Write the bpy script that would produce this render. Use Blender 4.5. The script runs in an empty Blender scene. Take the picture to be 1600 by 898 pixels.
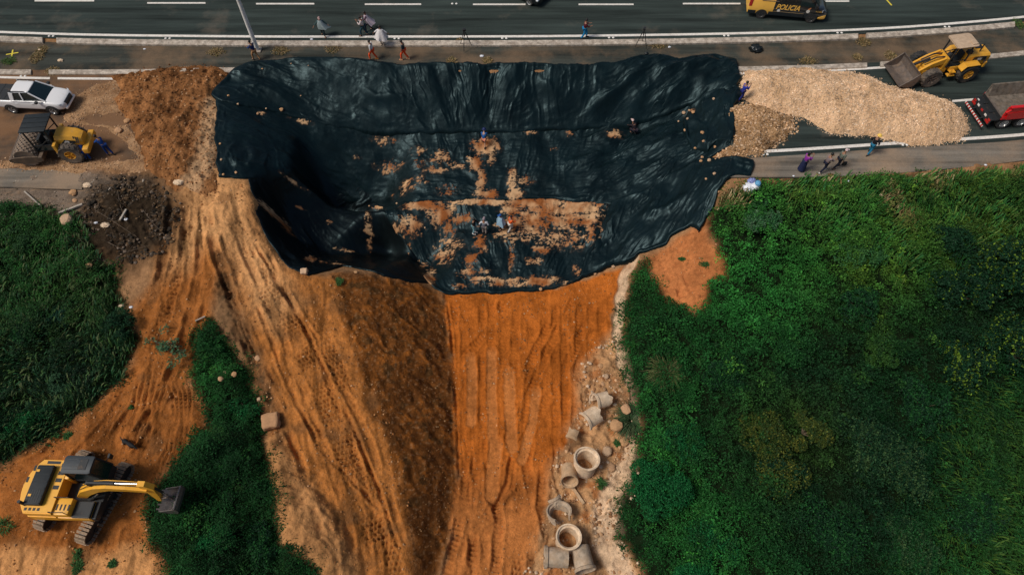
import bpy, bmesh, math, random
import numpy as np
from mathutils import Vector, Matrix
from mathutils.geometry import delaunay_2d_cdt
random.seed(7); RNG = np.random.default_rng(7)
SC = bpy.context.scene
COL = SC.collection
R = math.radians
# ------------------------------------------------------------------ camera, sky, sun, exposure
CAM_H = 35.3; PITCH = 58.0; FPX = 1066.7; CX, CY = 800.0, 449.0
cam_d = bpy.data.cameras.new('camera'); cam = bpy.data.objects.new('camera', cam_d); COL.objects.link(cam)
cam_d.sensor_width = 36; cam_d.lens = 24; cam_d.clip_end = 3000
cam.location = (0, 0, CAM_H); cam.rotation_euler = (R(90-PITCH), 0, 0)
SC.camera = cam
SUN_EL, SUN_AZ = 54.0, 252.0          # azimuth clockwise from north (+Y): light from the lower left
w = bpy.data.worlds.new('World'); SC.world = w; w.use_nodes = True
nt = w.node_tree; bg = nt.nodes['Background']
sky = nt.nodes.new('ShaderNodeTexSky'); sky.sky_type = 'NISHITA'; sky.sun_disc = False
sky.sun_elevation = R(SUN_EL); sky.sun_rotation = R(SUN_AZ); sky.dust_density = 3.0; sky.air_density = 1.0
nt.links.new(sky.outputs[0], bg.inputs[0]); bg.inputs[1].default_value = 0.065
sd = bpy.data.lights.new('sun', 'SUN'); sd.energy = 2.4; sd.angle = R(20); sd.color = (1.0, 0.94, 0.86)
so = bpy.data.objects.new('sun', sd); COL.objects.link(so)
_sdir = Vector((math.sin(R(SUN_AZ))*math.cos(R(SUN_EL)), math.cos(R(SUN_AZ))*math.cos(R(SUN_EL)), math.sin(R(SUN_EL))))
so.rotation_euler = _sdir.to_track_quat('Z', 'Y').to_euler(); so.location = (-40, 40, 60)
SC.view_settings.view_transform = 'Standard'; SC.view_settings.look = 'None'
SC.view_settings.gamma = 1; SC.view_settings.exposure = 0.05
# ------------------------------------------------------------------ picture point -> ground point
_cp, _sp = math.cos(R(PITCH)), math.sin(R(PITCH))
def ray(px, py):
    x = (px-CX)/FPX; y = -(py-CY)/FPX
    return np.array([x, y*_sp+_cp, y*_cp-_sp])
def gp(px, py, z=0.0):
    d = ray(px, py); t = (z-CAM_H)/d[2]
    return np.array([d[0]*t, d[1]*t, z])
# ------------------------------------------------------------------ noise
_prm = RNG.permutation(1024); _ang = RNG.random(1024)*2*math.pi
_gx, _gy = np.cos(_ang), np.sin(_ang)
def perlin(x, y, seed=0):
    x = np.asarray(x, float)+seed*37.31; y = np.asarray(y, float)+seed*91.7
    xi = np.floor(x).astype(np.int64); yi = np.floor(y).astype(np.int64)
    fx = x-xi; fy = y-yi
    u = fx*fx*fx*(fx*(fx*6-15)+10); v = fy*fy*fy*(fy*(fy*6-15)+10)
    def g(a, b, dx, dy):
        h = _prm[(a+_prm[b & 1023]) & 1023]
        return _gx[h]*dx+_gy[h]*dy
    n00 = g(xi, yi, fx, fy); n10 = g(xi+1, yi, fx-1, fy)
    n01 = g(xi, yi+1, fx, fy-1); n11 = g(xi+1, yi+1, fx-1, fy-1)
    return ((n00*(1-u)+n10*u)*(1-v)+(n01*(1-u)+n11*u)*v)*1.5
def fbm(x, y, sc=1.0, oct=4, seed=0, gain=0.5):
    r = 0; a = 1.0; t = 0
    for i in range(oct):
        r = r+a*perlin(np.asarray(x)/sc, np.asarray(y)/sc, seed+i*3); t += a; a *= gain; sc *= 0.5
    return r/t
def ridged(x, y, sc=1.0, oct=3, seed=0):
    r = 0; a = 1.0; t = 0
    for i in range(oct):
        r = r+a*(1-np.abs(perlin(np.asarray(x)/sc, np.asarray(y)/sc, seed+i*5))*2); t += a; a *= .5; sc *= .5
    return r/t
def sstep(a, b, x):
    t = np.clip((x-a)/(b-a), 0, 1); return t*t*(3-2*t)
def poly_sd(x, y, P):
    """signed distance, positive inside"""
    P = np.asarray(P)[:, :2]; n = len(P)
    d = np.full(x.shape, 1e9); ins = np.zeros(x.shape, bool)
    for i in range(n):
        ax, ay = P[i]; bx, by = P[(i+1) % n]
        ex, ey = bx-ax, by-ay; L = ex*ex+ey*ey+1e-12
        t = np.clip(((x-ax)*ex+(y-ay)*ey)/L, 0, 1)
        d = np.minimum(d, (x-ax-t*ex)**2+(y-ay-t*ey)**2)
        c = ((ay > y) != (by > y)) & (x < ex*(y-ay)/(ey if abs(ey) > 1e-12 else 1e-12)+ax)
        ins ^= c
    d = np.sqrt(d); return np.where(ins, d, -d)
def line_dt(x, y, P):
    """distance to polyline, arc length at nearest point, signed side"""
    P = np.asarray(P)[:, :2]; d = np.full(x.shape, 1e9); s = np.zeros(x.shape); sg = np.zeros(x.shape); acc = 0
    for i in range(len(P)-1):
        ax, ay = P[i]; bx, by = P[i+1]; ex, ey = bx-ax, by-ay; l = math.hypot(ex, ey)+1e-9
        t = np.clip(((x-ax)*ex+(y-ay)*ey)/(l*l), 0, 1)
        dd = np.hypot(x-ax-t*ex, y-ay-t*ey); m = dd < d
        d = np.where(m, dd, d); s = np.where(m, acc+t*l, s)
        sg = np.where(m, np.sign((x-ax)*ey-(y-ay)*ex), sg); acc += l
    return d, s, sg, acc
# ------------------------------------------------------------------ terrain model (break lines with heights)
BL = [
 # platform of the two carriageways, south shoulder
 [(-700,235,-.0),(0,285,0),(200,282,0),(345,288,0)],
 [(1135,276,0),(1185,277,0),(1300,276,0),(1420,272,0),(1600,255,0),(2300,160,0)],
 # lip of the slide
 [(345,288,0),(342,205,0),(346,152,0),(358,122,0),(400,104,0),(500,102,0),(620,104,0),(860,104,0),(1000,100,0),(1138,96,0),(1150,130,0),(1138,165,0),(1146,235,0),(1135,276,0)],
 [(345,288,0),(392,287,-.3),(402,330,-.8),(412,365,-1.2),(438,405,-1.6),(482,428,-2.0),(525,428,-2.6),(560,426,-3.1),(610,436,-4.0),(665,447,-5.6),(692,457,-6.2)],
 # north face toe / middle bench
 [(470,205,-2.4),(560,212,-3.3),(640,214,-3.5),(760,210,-3.5),(900,206,-3.5),(1000,200,-3.2),(1070,182,-2.3)],
 [(380,150,-.35),(470,140,-1.1),(700,150,-1.5),(900,150,-1.5),(1060,140,-.8)],
 # west bulge
 [(362,262,-.35),(410,270,-1.0),(455,262,-2.0),(500,290,-3.6)],
 [(380,200,-.5),(430,215,-1.6)],
 # bench row 318
 [(575,322,-5.0),(650,317,-5.0),(750,312,-5.0),(870,313,-5.0),(955,320,-4.7)],
 [(600,330,-5.15),(750,326,-5.15),(870,327,-5.15),(952,330,-4.9)],
 # hollow
 [(575,322,-5.0),(612,352,-5.4),(645,402,-5.8),(692,457,-6.2)],
 [(470,318,-4.4),(520,318,-5.2),(560,322,-5.6)],
 [(446,330,-4.5),(462,380,-5.2),(500,400,-6.2)],
 [(520,345,-8.2),(580,360,-8.8),(625,400,-8.8),(655,428,-8.2)],
 # east flank
 [(1070,182,-2.3),(1100,210,-1.6),(1105,250,-1.5),(1050,285,-2.9),(990,310,-4.0)],
 [(1135,276,0),(1110,340,-1.6),(1060,372,-2.9),(992,402,-4.6),(935,425,-5.6),(870,450,-6.1),(780,458,-6.2),(692,457,-6.2)],
 # toe of the ramp slope = west edge of the floor
 [(692,457,-6.2),(704,520,-6.2),(712,640,-6.4),(718,740,-6.6),(700,840,-6.7),(668,910,-6.8),(640,1000,-7.0)],
 # crest of the ramp
 [(525,428,-2.6),(565,520,-3.0),(600,620,-3.5),(632,740,-4.3),(650,840,-5.2),(655,910,-5.9),(640,1000,-7.0)],
 # west edge of the ramp
 [(335,330,-.4),(358,430,-1.3),(395,520,-1.9),(445,640,-2.5),(500,770,-3.3),(560,910,-4.8),(560,1000,-5.6)],
 # east edge of floor
 [(992,402,-4.6),(965,470,-5.7),(948,560,-6.1),(905,640,-6.3),(862,740,-6.5),(835,910,-6.9),(800,1000,-7.1)],
 # stream
 [(980,425,-5.1),(972,480,-5.75),(968,530,-5.95),(988,600,-6.05),(990,650,-6.2),(985,720,-6.35),(955,790,-6.6),(950,860,-6.8),(985,910,-7.0)],
 # vegetation bank edge
 [(1012,408,-4.3),(990,470,-5.0),(985,540,-5.3),(1006,600,-5.3),(1006,700,-5.5),(978,800,-5.9),(1012,880,-6.2),(1020,1000,-6.8)],
 # natural right slope
 [(1150,300,-.5),(1400,296,-.5),(1600,280,-.5),(2300,185,-.5)],
 [(1120,430,-2.8),(1400,430,-2.6),(1700,430,-2.6),(2400,430,-2.6)],
 [(1150,650,-4.6),(1400,650,-4.6),(1900,650,-4.6),(2600,650,-5)],
 [(1180,920,-6.1),(1500,920,-6.1),(2400,920,-6.1)],
 # left side
 [(-600,320,-.3),(0,320,-.35),(180,318,-.4),(280,300,-.2)],
 [(-500,430,-1.3),(0,430,-1.3),(130,430,-1.4)],
 [(-500,640,-2.1),(0,640,-2.2),(130,570,-2.1)],
 [(302,330,-.6),(285,430,-1.1),(250,520,-1.6),(215,600,-1.9),(130,740,-2.1),(60,820,-2.15)],
 [(330,500,-1.9),(370,600,-2.8),(390,700,-3.1),(360,800,-3.1),(440,900,-3.6)],
 [(320,640,-2.1),(240,760,-2.15),(235,840,-2.15),(280,920,-2.2)],
 [(425,690,-2.9),(440,780,-2.9),(470,870,-3.4)],
 [(-500,900,-2.2),(0,900,-2.2),(200,930,-2.2)],
]
def _tin():
    V = []; E = []; Z = []
    idx = {}
    def add(x, y, z):
        k = (round(x, 3), round(y, 3))
        if k in idx: return idx[k]
        idx[k] = len(V); V.append(Vector((x, y))); Z.append(z); return idx[k]
    for ln in BL:
        prev = None
        for (a, b, z) in ln:
            p = gp(a, b, z); i = add(p[0], p[1], z)
            if prev is not None and prev != i: E.append((prev, i))
            prev = i
    for (x, y, z) in [(-400,60,0),(400,60,0),(-400,400,0),(400,400,0),(0,60,0),(-60,60,0),(60,60,0),(-400,-300,-7),(400,-300,-9),(0,-300,-9),(-60,-4,-4),(0,-4,-8),(60,-4,-8),(-30,2,-2.6),(-20,-4,-3.5),(400,20,-6),(-400,20,-2.5),(-60,52,0),(70,52,0)]:
        add(x, y, z)
    ov, oe, of, orig, _, _ = delaunay_2d_cdt(V, E, [], 0, 1e-4)
    zz = []
    for i, o in enumerate(orig):
        if o: zz.append(Z[o[0]])
        else:
            p = ov[i]; ws = sorted(((p-V[k]).length, k) for k in range(len(V)))[:2]
            a = ws[0][0]; b = ws[1][0]; zz.append((Z[ws[0][1]]*b+Z[ws[1][1]]*a)/(a+b+1e-9))
    return np.array([(v.x, v.y) for v in ov]), np.array(zz), [f for f in of]
TX0, TX1, TY0, TY1, TR = -70.0, 70.0, -12.0, 62.0, 0.125
def _raster():
    P, Z, F = _tin()
    xs = np.arange(TX0, TX1+TR/2, TR); ys = np.arange(TY0, TY1+TR/2, TR)
    G = np.zeros((len(ys), len(xs)))
    for f in F:
        for k in range(1, len(f)-1):
            a, b, c = f[0], f[k], f[k+1]
            pa, pb, pc = P[a], P[b], P[c]
            lo = np.minimum(np.minimum(pa, pb), pc); hi = np.maximum(np.maximum(pa, pb), pc)
            i0 = max(0, int((lo[0]-TX0)/TR)-1); i1 = min(len(xs), int((hi[0]-TX0)/TR)+2)
            j0 = max(0, int((lo[1]-TY0)/TR)-1); j1 = min(len(ys), int((hi[1]-TY0)/TR)+2)
            if i1 <= i0 or j1 <= j0: continue
            X, Y = np.meshgrid(xs[i0:i1], ys[j0:j1])
            den = (pb[1]-pc[1])*(pa[0]-pc[0])+(pc[0]-pb[0])*(pa[1]-pc[1])
            if abs(den) < 1e-12: continue
            l1 = ((pb[1]-pc[1])*(X-pc[0])+(pc[0]-pb[0])*(Y-pc[1]))/den
            l2 = ((pc[1]-pa[1])*(X-pc[0])+(pa[0]-pc[0])*(Y-pc[1]))/den
            l3 = 1-l1-l2; m = (l1 >= -1e-6) & (l2 >= -1e-6) & (l3 >= -1e-6)
            sub = G[j0:j1, i0:i1]; sub[m] = (l1*Z[a]+l2*Z[b]+l3*Z[c])[m]
    s = 0.32/TR; k = np.exp(-.5*(np.arange(-8, 9)/s)**2); k /= k.sum()
    Gp = np.pad(G, 8, mode='edge')
    Gp = sum(k[i]*Gp[:, i:i+G.shape[1]] for i in range(17))
    return sum(k[i]*Gp[i:i+G.shape[0], :] for i in range(17))
HG = _raster()
def H0(x, y):
    x = np.asarray(x, float); y = np.asarray(y, float)
    u = np.clip((x-TX0)/TR, 0, HG.shape[1]-1.001); v = np.clip((y-TY0)/TR, 0, HG.shape[0]-1.001)
    i = u.astype(int); j = v.astype(int); fu = u-i; fv = v-j
    return (HG[j, i]*(1-fu)+HG[j, i+1]*fu)*(1-fv)+(HG[j+1, i]*(1-fu)+HG[j+1, i+1]*fu)*fv
def on(px, py, f=None):
    """ground point seen at a picture point"""
    f = f or H0
    d = ray(px, py); ts = np.linspace((.6-CAM_H)/d[2], (-12-CAM_H)/d[2], 500)
    h = CAM_H+d[2]*ts-f(d[0]*ts, d[1]*ts)
    i = int(np.argmax(h < 0))
    if i == 0: return gp(px, py, 0.0)
    t = ts[i-1]+(ts[i]-ts[i-1])*h[i-1]/(h[i-1]-h[i])
    return np.array([d[0]*t, d[1]*t, CAM_H+d[2]*t])
def onp(L): return np.array([on(a, b) for a, b in L])
# ------------------------------------------------------------------ materials
def _n(nt, t, **kw):
    n = nt.nodes.new(t)
    for k, v in kw.items():
        if k == 'operation' or k == 'data_type' or k == 'blend_type' or k=='attribute_name' or k=='feature': setattr(n, k, v)
        else: n.inputs[k].default_value = v
    return n
def mat(name, col, rough=.6, metal=0., var=.0, vscale=3., bump=0., bscale=20., dust=0., dustcol=(.30,.19,.11), coat=0., spec=.5, emit=0.):
    m = bpy.data.materials.new(name); m.use_nodes = True; nt = m.node_tree; b = nt.nodes['Principled BSDF']
    b.inputs['Roughness'].default_value = rough; b.inputs['Metallic'].default_value = metal
    b.inputs['Coat Weight'].default_value = coat; b.inputs['Specular IOR Level'].default_value = spec
    c4 = (*col, 1); b.inputs['Base Color'].default_value = c4
    tc = nt.nodes.new('ShaderNodeTexCoord'); cur = None
    if var > 0:
        nz = _n(nt, 'ShaderNodeTexNoise', Scale=vscale, Detail=6., Roughness=.65); nt.links.new(tc.outputs['Object'], nz.inputs['Vector'])
        rp = nt.nodes.new('ShaderNodeValToRGB'); rp.color_ramp.elements[0].position = .3; rp.color_ramp.elements[1].position = .7
        rp.color_ramp.elements[0].color = (*[max(0, c*(1-var)) for c in col], 1); rp.color_ramp.elements[1].color = (*[min(1, c*(1+var)) for c in col], 1)
        nt.links.new(nz.outputs['Fac'], rp.inputs['Fac']); cur = rp.outputs['Color']; nt.links.new(cur, b.inputs['Base Color'])
    if dust > 0:
        nz = _n(nt, 'ShaderNodeTexNoise', Scale=2.2, Detail=8., Roughness=.7); nt.links.new(tc.outputs['Object'], nz.inputs['Vector'])
        rp = nt.nodes.new('ShaderNodeValToRGB'); rp.color_ramp.elements[0].position = .62-.35*dust; rp.color_ramp.elements[1].position = .8-.2*dust
        nt.links.new(nz.outputs['Fac'], rp.inputs['Fac'])
        mx = nt.nodes.new('ShaderNodeMix'); mx.data_type = 'RGBA'
        mx.inputs['A'].default_value = c4
        if cur: nt.links.new(cur, mx.inputs['A'])
        mx.inputs['B'].default_value = (*dustcol, 1)
        ml = nt.nodes.new('ShaderNodeMath'); ml.operation = 'MULTIPLY'; ml.inputs[1].default_value = min(1, .35+.6*dust)
        nt.links.new(rp.outputs['Color'], ml.inputs[0]); nt.links.new(ml.outputs[0], mx.inputs['Factor'])
        nt.links.new(mx.outputs['Result'], b.inputs['Base Color'])
        mr = nt.nodes.new('ShaderNodeMapRange'); mr.inputs['To Min'].default_value = rough; mr.inputs['To Max'].default_value = .95
        nt.links.new(ml.outputs[0], mr.inputs['Value']); nt.links.new(mr.outputs[0], b.inputs['Roughness'])
    if bump > 0:
        nz = _n(nt, 'ShaderNodeTexNoise', Scale=bscale, Detail=5.); nt.links.new(tc.outputs['Object'], nz.inputs['Vector'])
        bp = nt.nodes.new('ShaderNodeBump'); bp.inputs['Strength'].default_value = bump; bp.inputs['Distance'].default_value = .03
        nt.links.new(nz.outputs['Fac'], bp.inputs['Height']); nt.links.new(bp.outputs[0], b.inputs['Normal'])
    if emit: b.inputs['Emission Color'].default_value = c4; b.inputs['Emission Strength'].default_value = emit
    return m
def mat_vcol(name, rough=.95, bump=.5, bscale=9., nvar=.25, nscale=6., spec=.25, distance=.05, trans=0.):
    """surface colour from the mesh attribute 'col' with fine procedural variation"""
    m = bpy.data.materials.new(name); m.use_nodes = True; nt = m.node_tree; b = nt.nodes['Principled BSDF']
    b.inputs['Roughness'].default_value = rough; b.inputs['Specular IOR Level'].default_value = spec
    at = nt.nodes.new('ShaderNodeAttribute'); at.attribute_name = 'col'
    tc = nt.nodes.new('ShaderNodeTexCoord')
    src = at.outputs['Color']
    if nvar > 0:
        nz = _n(nt, 'ShaderNodeTexNoise', Scale=nscale, Detail=8., Roughness=.7); nt.links.new(tc.outputs['Object'], nz.inputs['Vector'])
        mr = nt.nodes.new('ShaderNodeMapRange'); mr.inputs['From Min'].default_value = .25; mr.inputs['From Max'].default_value = .75
        mr.inputs['To Min'].default_value = 1-nvar; mr.inputs['To Max'].default_value = 1+nvar
        nf = _n(nt, 'ShaderNodeTexNoise', Scale=nscale*3.6, Detail=6., Roughness=.8); nt.links.new(tc.outputs['Object'], nf.inputs['Vector'])
        av = nt.nodes.new('ShaderNodeMath'); av.operation = 'ADD'; nt.links.new(nz.outputs['Fac'], av.inputs[0]); nt.links.new(nf.outputs['Fac'], av.inputs[1])
        hv = nt.nodes.new('ShaderNodeMath'); hv.operation = 'MULTIPLY'; hv.inputs[1].default_value = .5; nt.links.new(av.outputs[0], hv.inputs[0])
        nt.links.new(hv.outputs[0], mr.inputs['Value'])
        vm = nt.nodes.new('ShaderNodeVectorMath'); vm.operation = 'SCALE'
        nt.links.new(src, vm.inputs[0]); nt.links.new(mr.outputs[0], vm.inputs['Scale']); src = vm.outputs[0]
    nt.links.new(src, b.inputs['Base Color'])
    if bump > 0:
        n2 = _n(nt, 'ShaderNodeTexNoise', Scale=bscale, Detail=7., Roughness=.6); nt.links.new(tc.outputs['Object'], n2.inputs['Vector'])
        bp = nt.nodes.new('ShaderNodeBump'); bp.inputs['Strength'].default_value = bump; bp.inputs['Distance'].default_value = distance
        nt.links.new(n2.outputs['Fac'], bp.inputs['Height']); nt.links.new(bp.outputs[0], b.inputs['Normal'])
    if trans > 0:
        out = nt.nodes['Material Output']; tr = nt.nodes.new('ShaderNodeBsdfTranslucent'); nt.links.new(src, tr.inputs['Color'])
        ms = nt.nodes.new('ShaderNodeMixShader'); ms.inputs[0].default_value = trans
        nt.links.new(b.outputs[0], ms.inputs[1]); nt.links.new(tr.outputs[0], ms.inputs[2]); nt.links.new(ms.outputs[0], out.inputs['Surface'])
    return m
# ------------------------------------------------------------------ mesh helpers
def link(o, parent=None):
    COL.objects.link(o)
    if parent: o.parent = parent
    return o
def tag(o, label=None, cat=None, group=None, kind=None):
    if label: o['label'] = label
    if cat: o['category'] = cat
    if group: o['group'] = group
    if kind: o['kind'] = kind
    return o
def empty(name, loc=(0,0,0), rz=0, label=None, cat=None, group=None):
    o = bpy.data.objects.new(name, None); o.empty_display_size = .3; link(o); o.location = loc; o.rotation_euler = (0,0,rz)
    return tag(o, label, cat, group)
def npmesh(name, V, F, m, parent=None, cols=None, smooth=True, extra=None):
    """V (n,3); F (k,3|4) int arrays"""
    me = bpy.data.meshes.new(name); V = np.asarray(V, np.float32); F = np.asarray(F, np.int32)
    me.vertices.add(len(V)); me.vertices.foreach_set('co', V.ravel())
    k = F.shape[1]; me.loops.add(F.size); me.loops.foreach_set('vertex_index', F.ravel())
    me.polygons.add(len(F)); me.polygons.foreach_set('loop_start', np.arange(0, F.size, k, dtype=np.int32))
    me.polygons.foreach_set('loop_total', np.full(len(F), k, np.int32))
    me.polygons.foreach_set('use_smooth', np.full(len(F), smooth))
    if cols is not None:
        a = me.attributes.new('col', 'FLOAT_COLOR', 'POINT'); c = np.ones((len(V), 4), np.float32); c[:, :3] = cols
        a.data.foreach_set('color', c.ravel())
    for nm, arr in (extra or {}).items():
        a = me.attributes.new(nm, 'FLOAT', 'POINT'); a.data.foreach_set('value', np.asarray(arr, np.float32))
    me.update(calc_edges=True); me.validate()
    me.materials.append(m)
    return link(bpy.data.objects.new(name, me), parent)
def grid_faces(nx, ny, keep=None):
    i, j = np.meshgrid(np.arange(nx-1), np.arange(ny-1)); a = (j*nx+i).ravel()
    F = np.stack([a, a+1, a+nx+1, a+nx], 1)
    if keep is not None: F = F[keep.ravel()]
    return F
def compact(V, F, *arrs):
    used = np.unique(F); mp = np.full(len(V), -1); mp[used] = np.arange(len(used))
    return (V[used], mp[F])+tuple(a[used] for a in arrs)
class MB:
    """collects shapes into one mesh"""
    def __init__(s): s.v = []; s.f = []
    def add(s, vs, fs):
        o = len(s.v); s.v += [tuple(v) for v in vs]; s.f += [tuple(i+o for i in f) for f in fs]; return s
    def box(s, x0, x1, y0, y1, z0, z1, bev=0., M=None):
        b = min(bev, (x1-x0)/2.01, (y1-y0)/2.01, (z1-z0)/2.01)
        if b <= 0:
            vs = [(x, y, z) for z in (z0, z1) for (x, y) in ((x0,y0),(x1,y0),(x1,y1),(x0,y1))]
            fs = [(3,2,1,0),(4,5,6,7),(0,1,5,4),(1,2,6,5),(2,3,7,6),(3,0,4,7)]
        else:
            bm = bmesh.new(); bmesh.ops.create_cube(bm, size=1)
            for v in bm.verts: v.co = Vector(((x0+x1)/2+v.co.x*(x1-x0), (y0+y1)/2+v.co.y*(y1-y0), (z0+z1)/2+v.co.z*(z1-z0)))
            bmesh.ops.bevel(bm, geom=bm.edges[:], offset=b, segments=2, affect='EDGES', profile=.6)
            bm.verts.index_update(); vs = [tuple(v.co) for v in bm.verts]; fs = [[v.index for v in f.verts] for f in bm.faces]; bm.free()
        if M is not None: vs = [tuple(M @ Vector(v)) for v in vs]
        return s.add(vs, fs)
    def bar(s, a, b, w, h=None, up=(0,0,1), bev=0.):
        """rectangular bar from a to b"""
        a = Vector(a); b = Vector(b); d = b-a; L = d.length; d.normalize(); h = h or w
        u = Vector(up); 
        if abs(d.dot(u)) > .99: u = Vector((1,0,0))
        sd_ = d.cross(u).normalized(); u = sd_.cross(d)
        M = Matrix.Translation(a) @ Matrix(((d.x, sd_.x, u.x), (d.y, sd_.y, u.y), (d.z, sd_.z, u.z))).to_4x4()
        return s.box(0, L, -w/2, w/2, -h/2, h/2, bev, M)
    def cyl(s, a, b, r, r2=None, n=16, caps=True):
        a = Vector(a); b = Vector(b); r2 = r if r2 is None else r2; d = (b-a).normalized()
        u = d.orthogonal().normalized(); t = d.cross(u)
        vs = []; 
        for p, rr in ((a, r), (b, r2)):
            for i in range(n):
                q = 2*math.pi*i/n; vs.append(p+u*rr*math.cos(q)+t*rr*math.sin(q))
        fs = [(i, (i+1) % n, n+(i+1) % n, n+i) for i in range(n)]
        if caps: fs += [tuple(range(n))[::-1], tuple(range(n, 2*n))]
        return s.add(vs, fs)
    def lathe(s, prof, n=24, axis='y', c=(0,0,0)):
        """prof: (radius, offset along axis); closed ring if first == last"""
        vs = []; c = Vector(c)
        for (r, o) in prof:
            for i in range(n):
                q = 2*math.pi*i/n; a, b = r*math.cos(q), r*math.sin(q)
                vs.append(c+Vector((a, o, b) if axis == 'y' else ((a, b, o) if axis == 'z' else (o, a, b))))
        fs = []
        for k in range(len(prof)-1):
            for i in range(n):
                j = (i+1) % n; fs.append((k*n+i, k*n+j, (k+1)*n+j, (k+1)*n+i))
        return s.add(vs, fs)
    def prism(s, pts, y0, y1, axis='y', M=None):
        """outline (x,z) extruded along y"""
        n = len(pts); mk = (lambda p, y: (p[0], y, p[1])) if axis == 'y' else (lambda p, y: (p[0], p[1], y))
        vs = [mk(p, y0) for p in pts]+[mk(p, y1) for p in pts]
        if M is not None: vs = [tuple(M @ Vector(v)) for v in vs]
        fs = [(i, (i+1) % n, n+(i+1) % n, n+i) for i in range(n)]+[tuple(range(n))[::-1], tuple(range(n, 2*n))]
        return s.add(vs, fs)
    def loft(s, rings, close=True, cap=True):
        n = len(rings[0]); vs = [p for r in rings for p in r]; fs = []
        for k in range(len(rings)-1):
            for i in range(n if close else n-1):
                j = (i+1) % n; fs.append((k*n+i, k*n+j, (k+1)*n+j, (k+1)*n+i))
        if cap: fs += [tuple(range(n))[::-1], tuple(range((len(rings)-1)*n, len(rings)*n))]
        return s.add(vs, fs)
    def tube(s, pts, r, n=8):
        P = [Vector(p) for p in pts]; rr = r if isinstance(r, (list, tuple)) else [r]*len(P); rings = []
        for i, p in enumerate(P):
            d = (P[min(i+1, len(P)-1)]-P[max(i-1, 0)]).normalized(); u = d.cross(Vector((0.01,.02,1))); u = (u if u.length > 1e-3 else d.orthogonal()).normalized(); t = d.cross(u)
            rings.append([p+u*rr[i]*math.cos(2*math.pi*k/n)+t*rr[i]*math.sin(2*math.pi*k/n) for k in range(n)])
        return s.loft(rings)
    def build(s, name, m, parent=None, smooth=False, angle=40):
        me = bpy.data.meshes.new(name); me.from_pydata([tuple(v) for v in s.v], [], s.f); me.validate()
        bm = bmesh.new(); bm.from_mesh(me); bmesh.ops.recalc_face_normals(bm, faces=bm.faces[:]); 
        if smooth:
            for f in bm.faces: f.smooth = True
            for e in bm.edges:
                e.smooth = not (len(e.link_faces) == 2 and e.calc_face_angle(0) > R(angle))
        bm.to_mesh(me); bm.free(); me.materials.append(m)
        return link(bpy.data.objects.new(name, me), parent)
def copy_tree(o, parent=None, **kw):
    c = o.copy(); COL.objects.link(c); c.parent = parent
    for ch in list(o.children): copy_tree(ch, c)
    return c
def place2(root, la, lb, wa, wb):
    """turn and move root so the local ground points la, lb come to lie on wa, wb (no scaling)"""
    la, lb = np.array(la[:2], float), np.array(lb[:2], float); a, b = np.array(wa), np.array(wb)
    ang = math.atan2(*(b[:2]-a[:2])[::-1])-math.atan2(*(lb-la)[::-1])
    c, s_ = math.cos(ang), math.sin(ang); ml = (la+lb)/2; mw = (a+b)/2
    root.location = (mw[0]-(c*ml[0]-s_*ml[1]), mw[1]-(s_*ml[0]+c*ml[1]), mw[2]); root.rotation_euler = (0, 0, ang)
# ------------------------------------------------------------------ zones (picture outlines laid on the terrain)
PLAT_L = np.array([gp(*p) for p in [(-2500,-150),(347,-150),(347,262),(200,262),(0,262),(-700,225)]])
PLAT_R = np.array([gp(*p) for p in [(1140,-150),(4200,-150),(2300,140),(1600,248),(1400,270),(1185,272),(1140,272)]])
PLAT_N = np.array([gp(*p) for p in [(-2500,-150),(4200,-150),(4200,60),(1145,107),(345,107),(-2500,60)]])
HOLE = onp([(345,288),(342,205),(346,152),(358,122),(400,104),(500,102),(620,104),(860,104),(1000,100),(1138,96),(1150,130),(1138,165),(1146,235),(1135,276),(1110,340),(1060,372),(992,402),(935,425),(870,450),(780,458),(692,457),(665,447),(610,436),(560,426),(525,428),(482,428),(438,405),(412,365),(402,330),(392,287)])
VL1 = onp([(-300,318),(-80,318),(60,322),(130,345),(150,392),(178,432),(200,500),(215,530),(192,588),(130,640),(70,690),(0,725),(-80,760),(-300,800)])
VL2 = onp([(302,522),(330,497),(352,530),(388,580),(408,640),(416,700),(430,790),(440,850),(490,885),(510,930),(250,930),(268,890),(235,840),(230,790),(250,750),(290,710),(325,662),(327,630),(300,590)])
VR = onp([(1112,335),(1135,305),(1165,290),(1260,278),(1420,278),(1600,266),(1760,250),(1820,940),(1010,940),(1003,885),(972,850),(962,800),(985,758),(1002,700),(1000,650),(982,590),(972,540),(982,480),(990,430),(1008,408),(1022,440),(1050,478),(1085,490),(1106,478),(1110,442),(1136,432),(1130,400),(1108,362)])
FLOOR = onp([(692,455),(700,520),(710,640),(716,760),(700,860),(690,930),(825,930),(850,800),(870,720),(915,630),(945,560),(960,470),(985,412),(870,450)])
SLOPE = onp([(520,430),(560,426),(665,447),(692,457),(704,520),(712,640),(716,740),(700,860),(670,930),(655,930),(640,840),(615,730),(580,620),(545,530)])
RAMP = onp([(345,288),(392,290),(404,350),(440,408),(482,430),(530,430),(565,520),(600,620),(632,740),(645,840),(655,930),(540,930),(500,850),(440,740),(400,600),(350,460),(320,400),(300,330)])
TAN = onp([(300,262),(392,288),(404,350),(440,408),(470,470),(430,520),(390,480),(350,400),(320,380),(290,420),(250,430),(270,330)])
BLACK = onp([(140,300),(185,275),(245,278),(262,300),(285,320),(280,380),(250,400),(215,410),(190,430),(120,400),(100,370)])
GUTTER = onp([(-400,262),(120,266),(240,285),(200,330),(110,345),(0,350),(-400,350)])
STREAM = [on(*p) for p in [(990,406),(975,425),(970,470),(965,520),(975,560),(990,605),(990,650),(984,720),(965,760),(955,800),(950,850),(975,900),(985,940)]]
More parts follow.
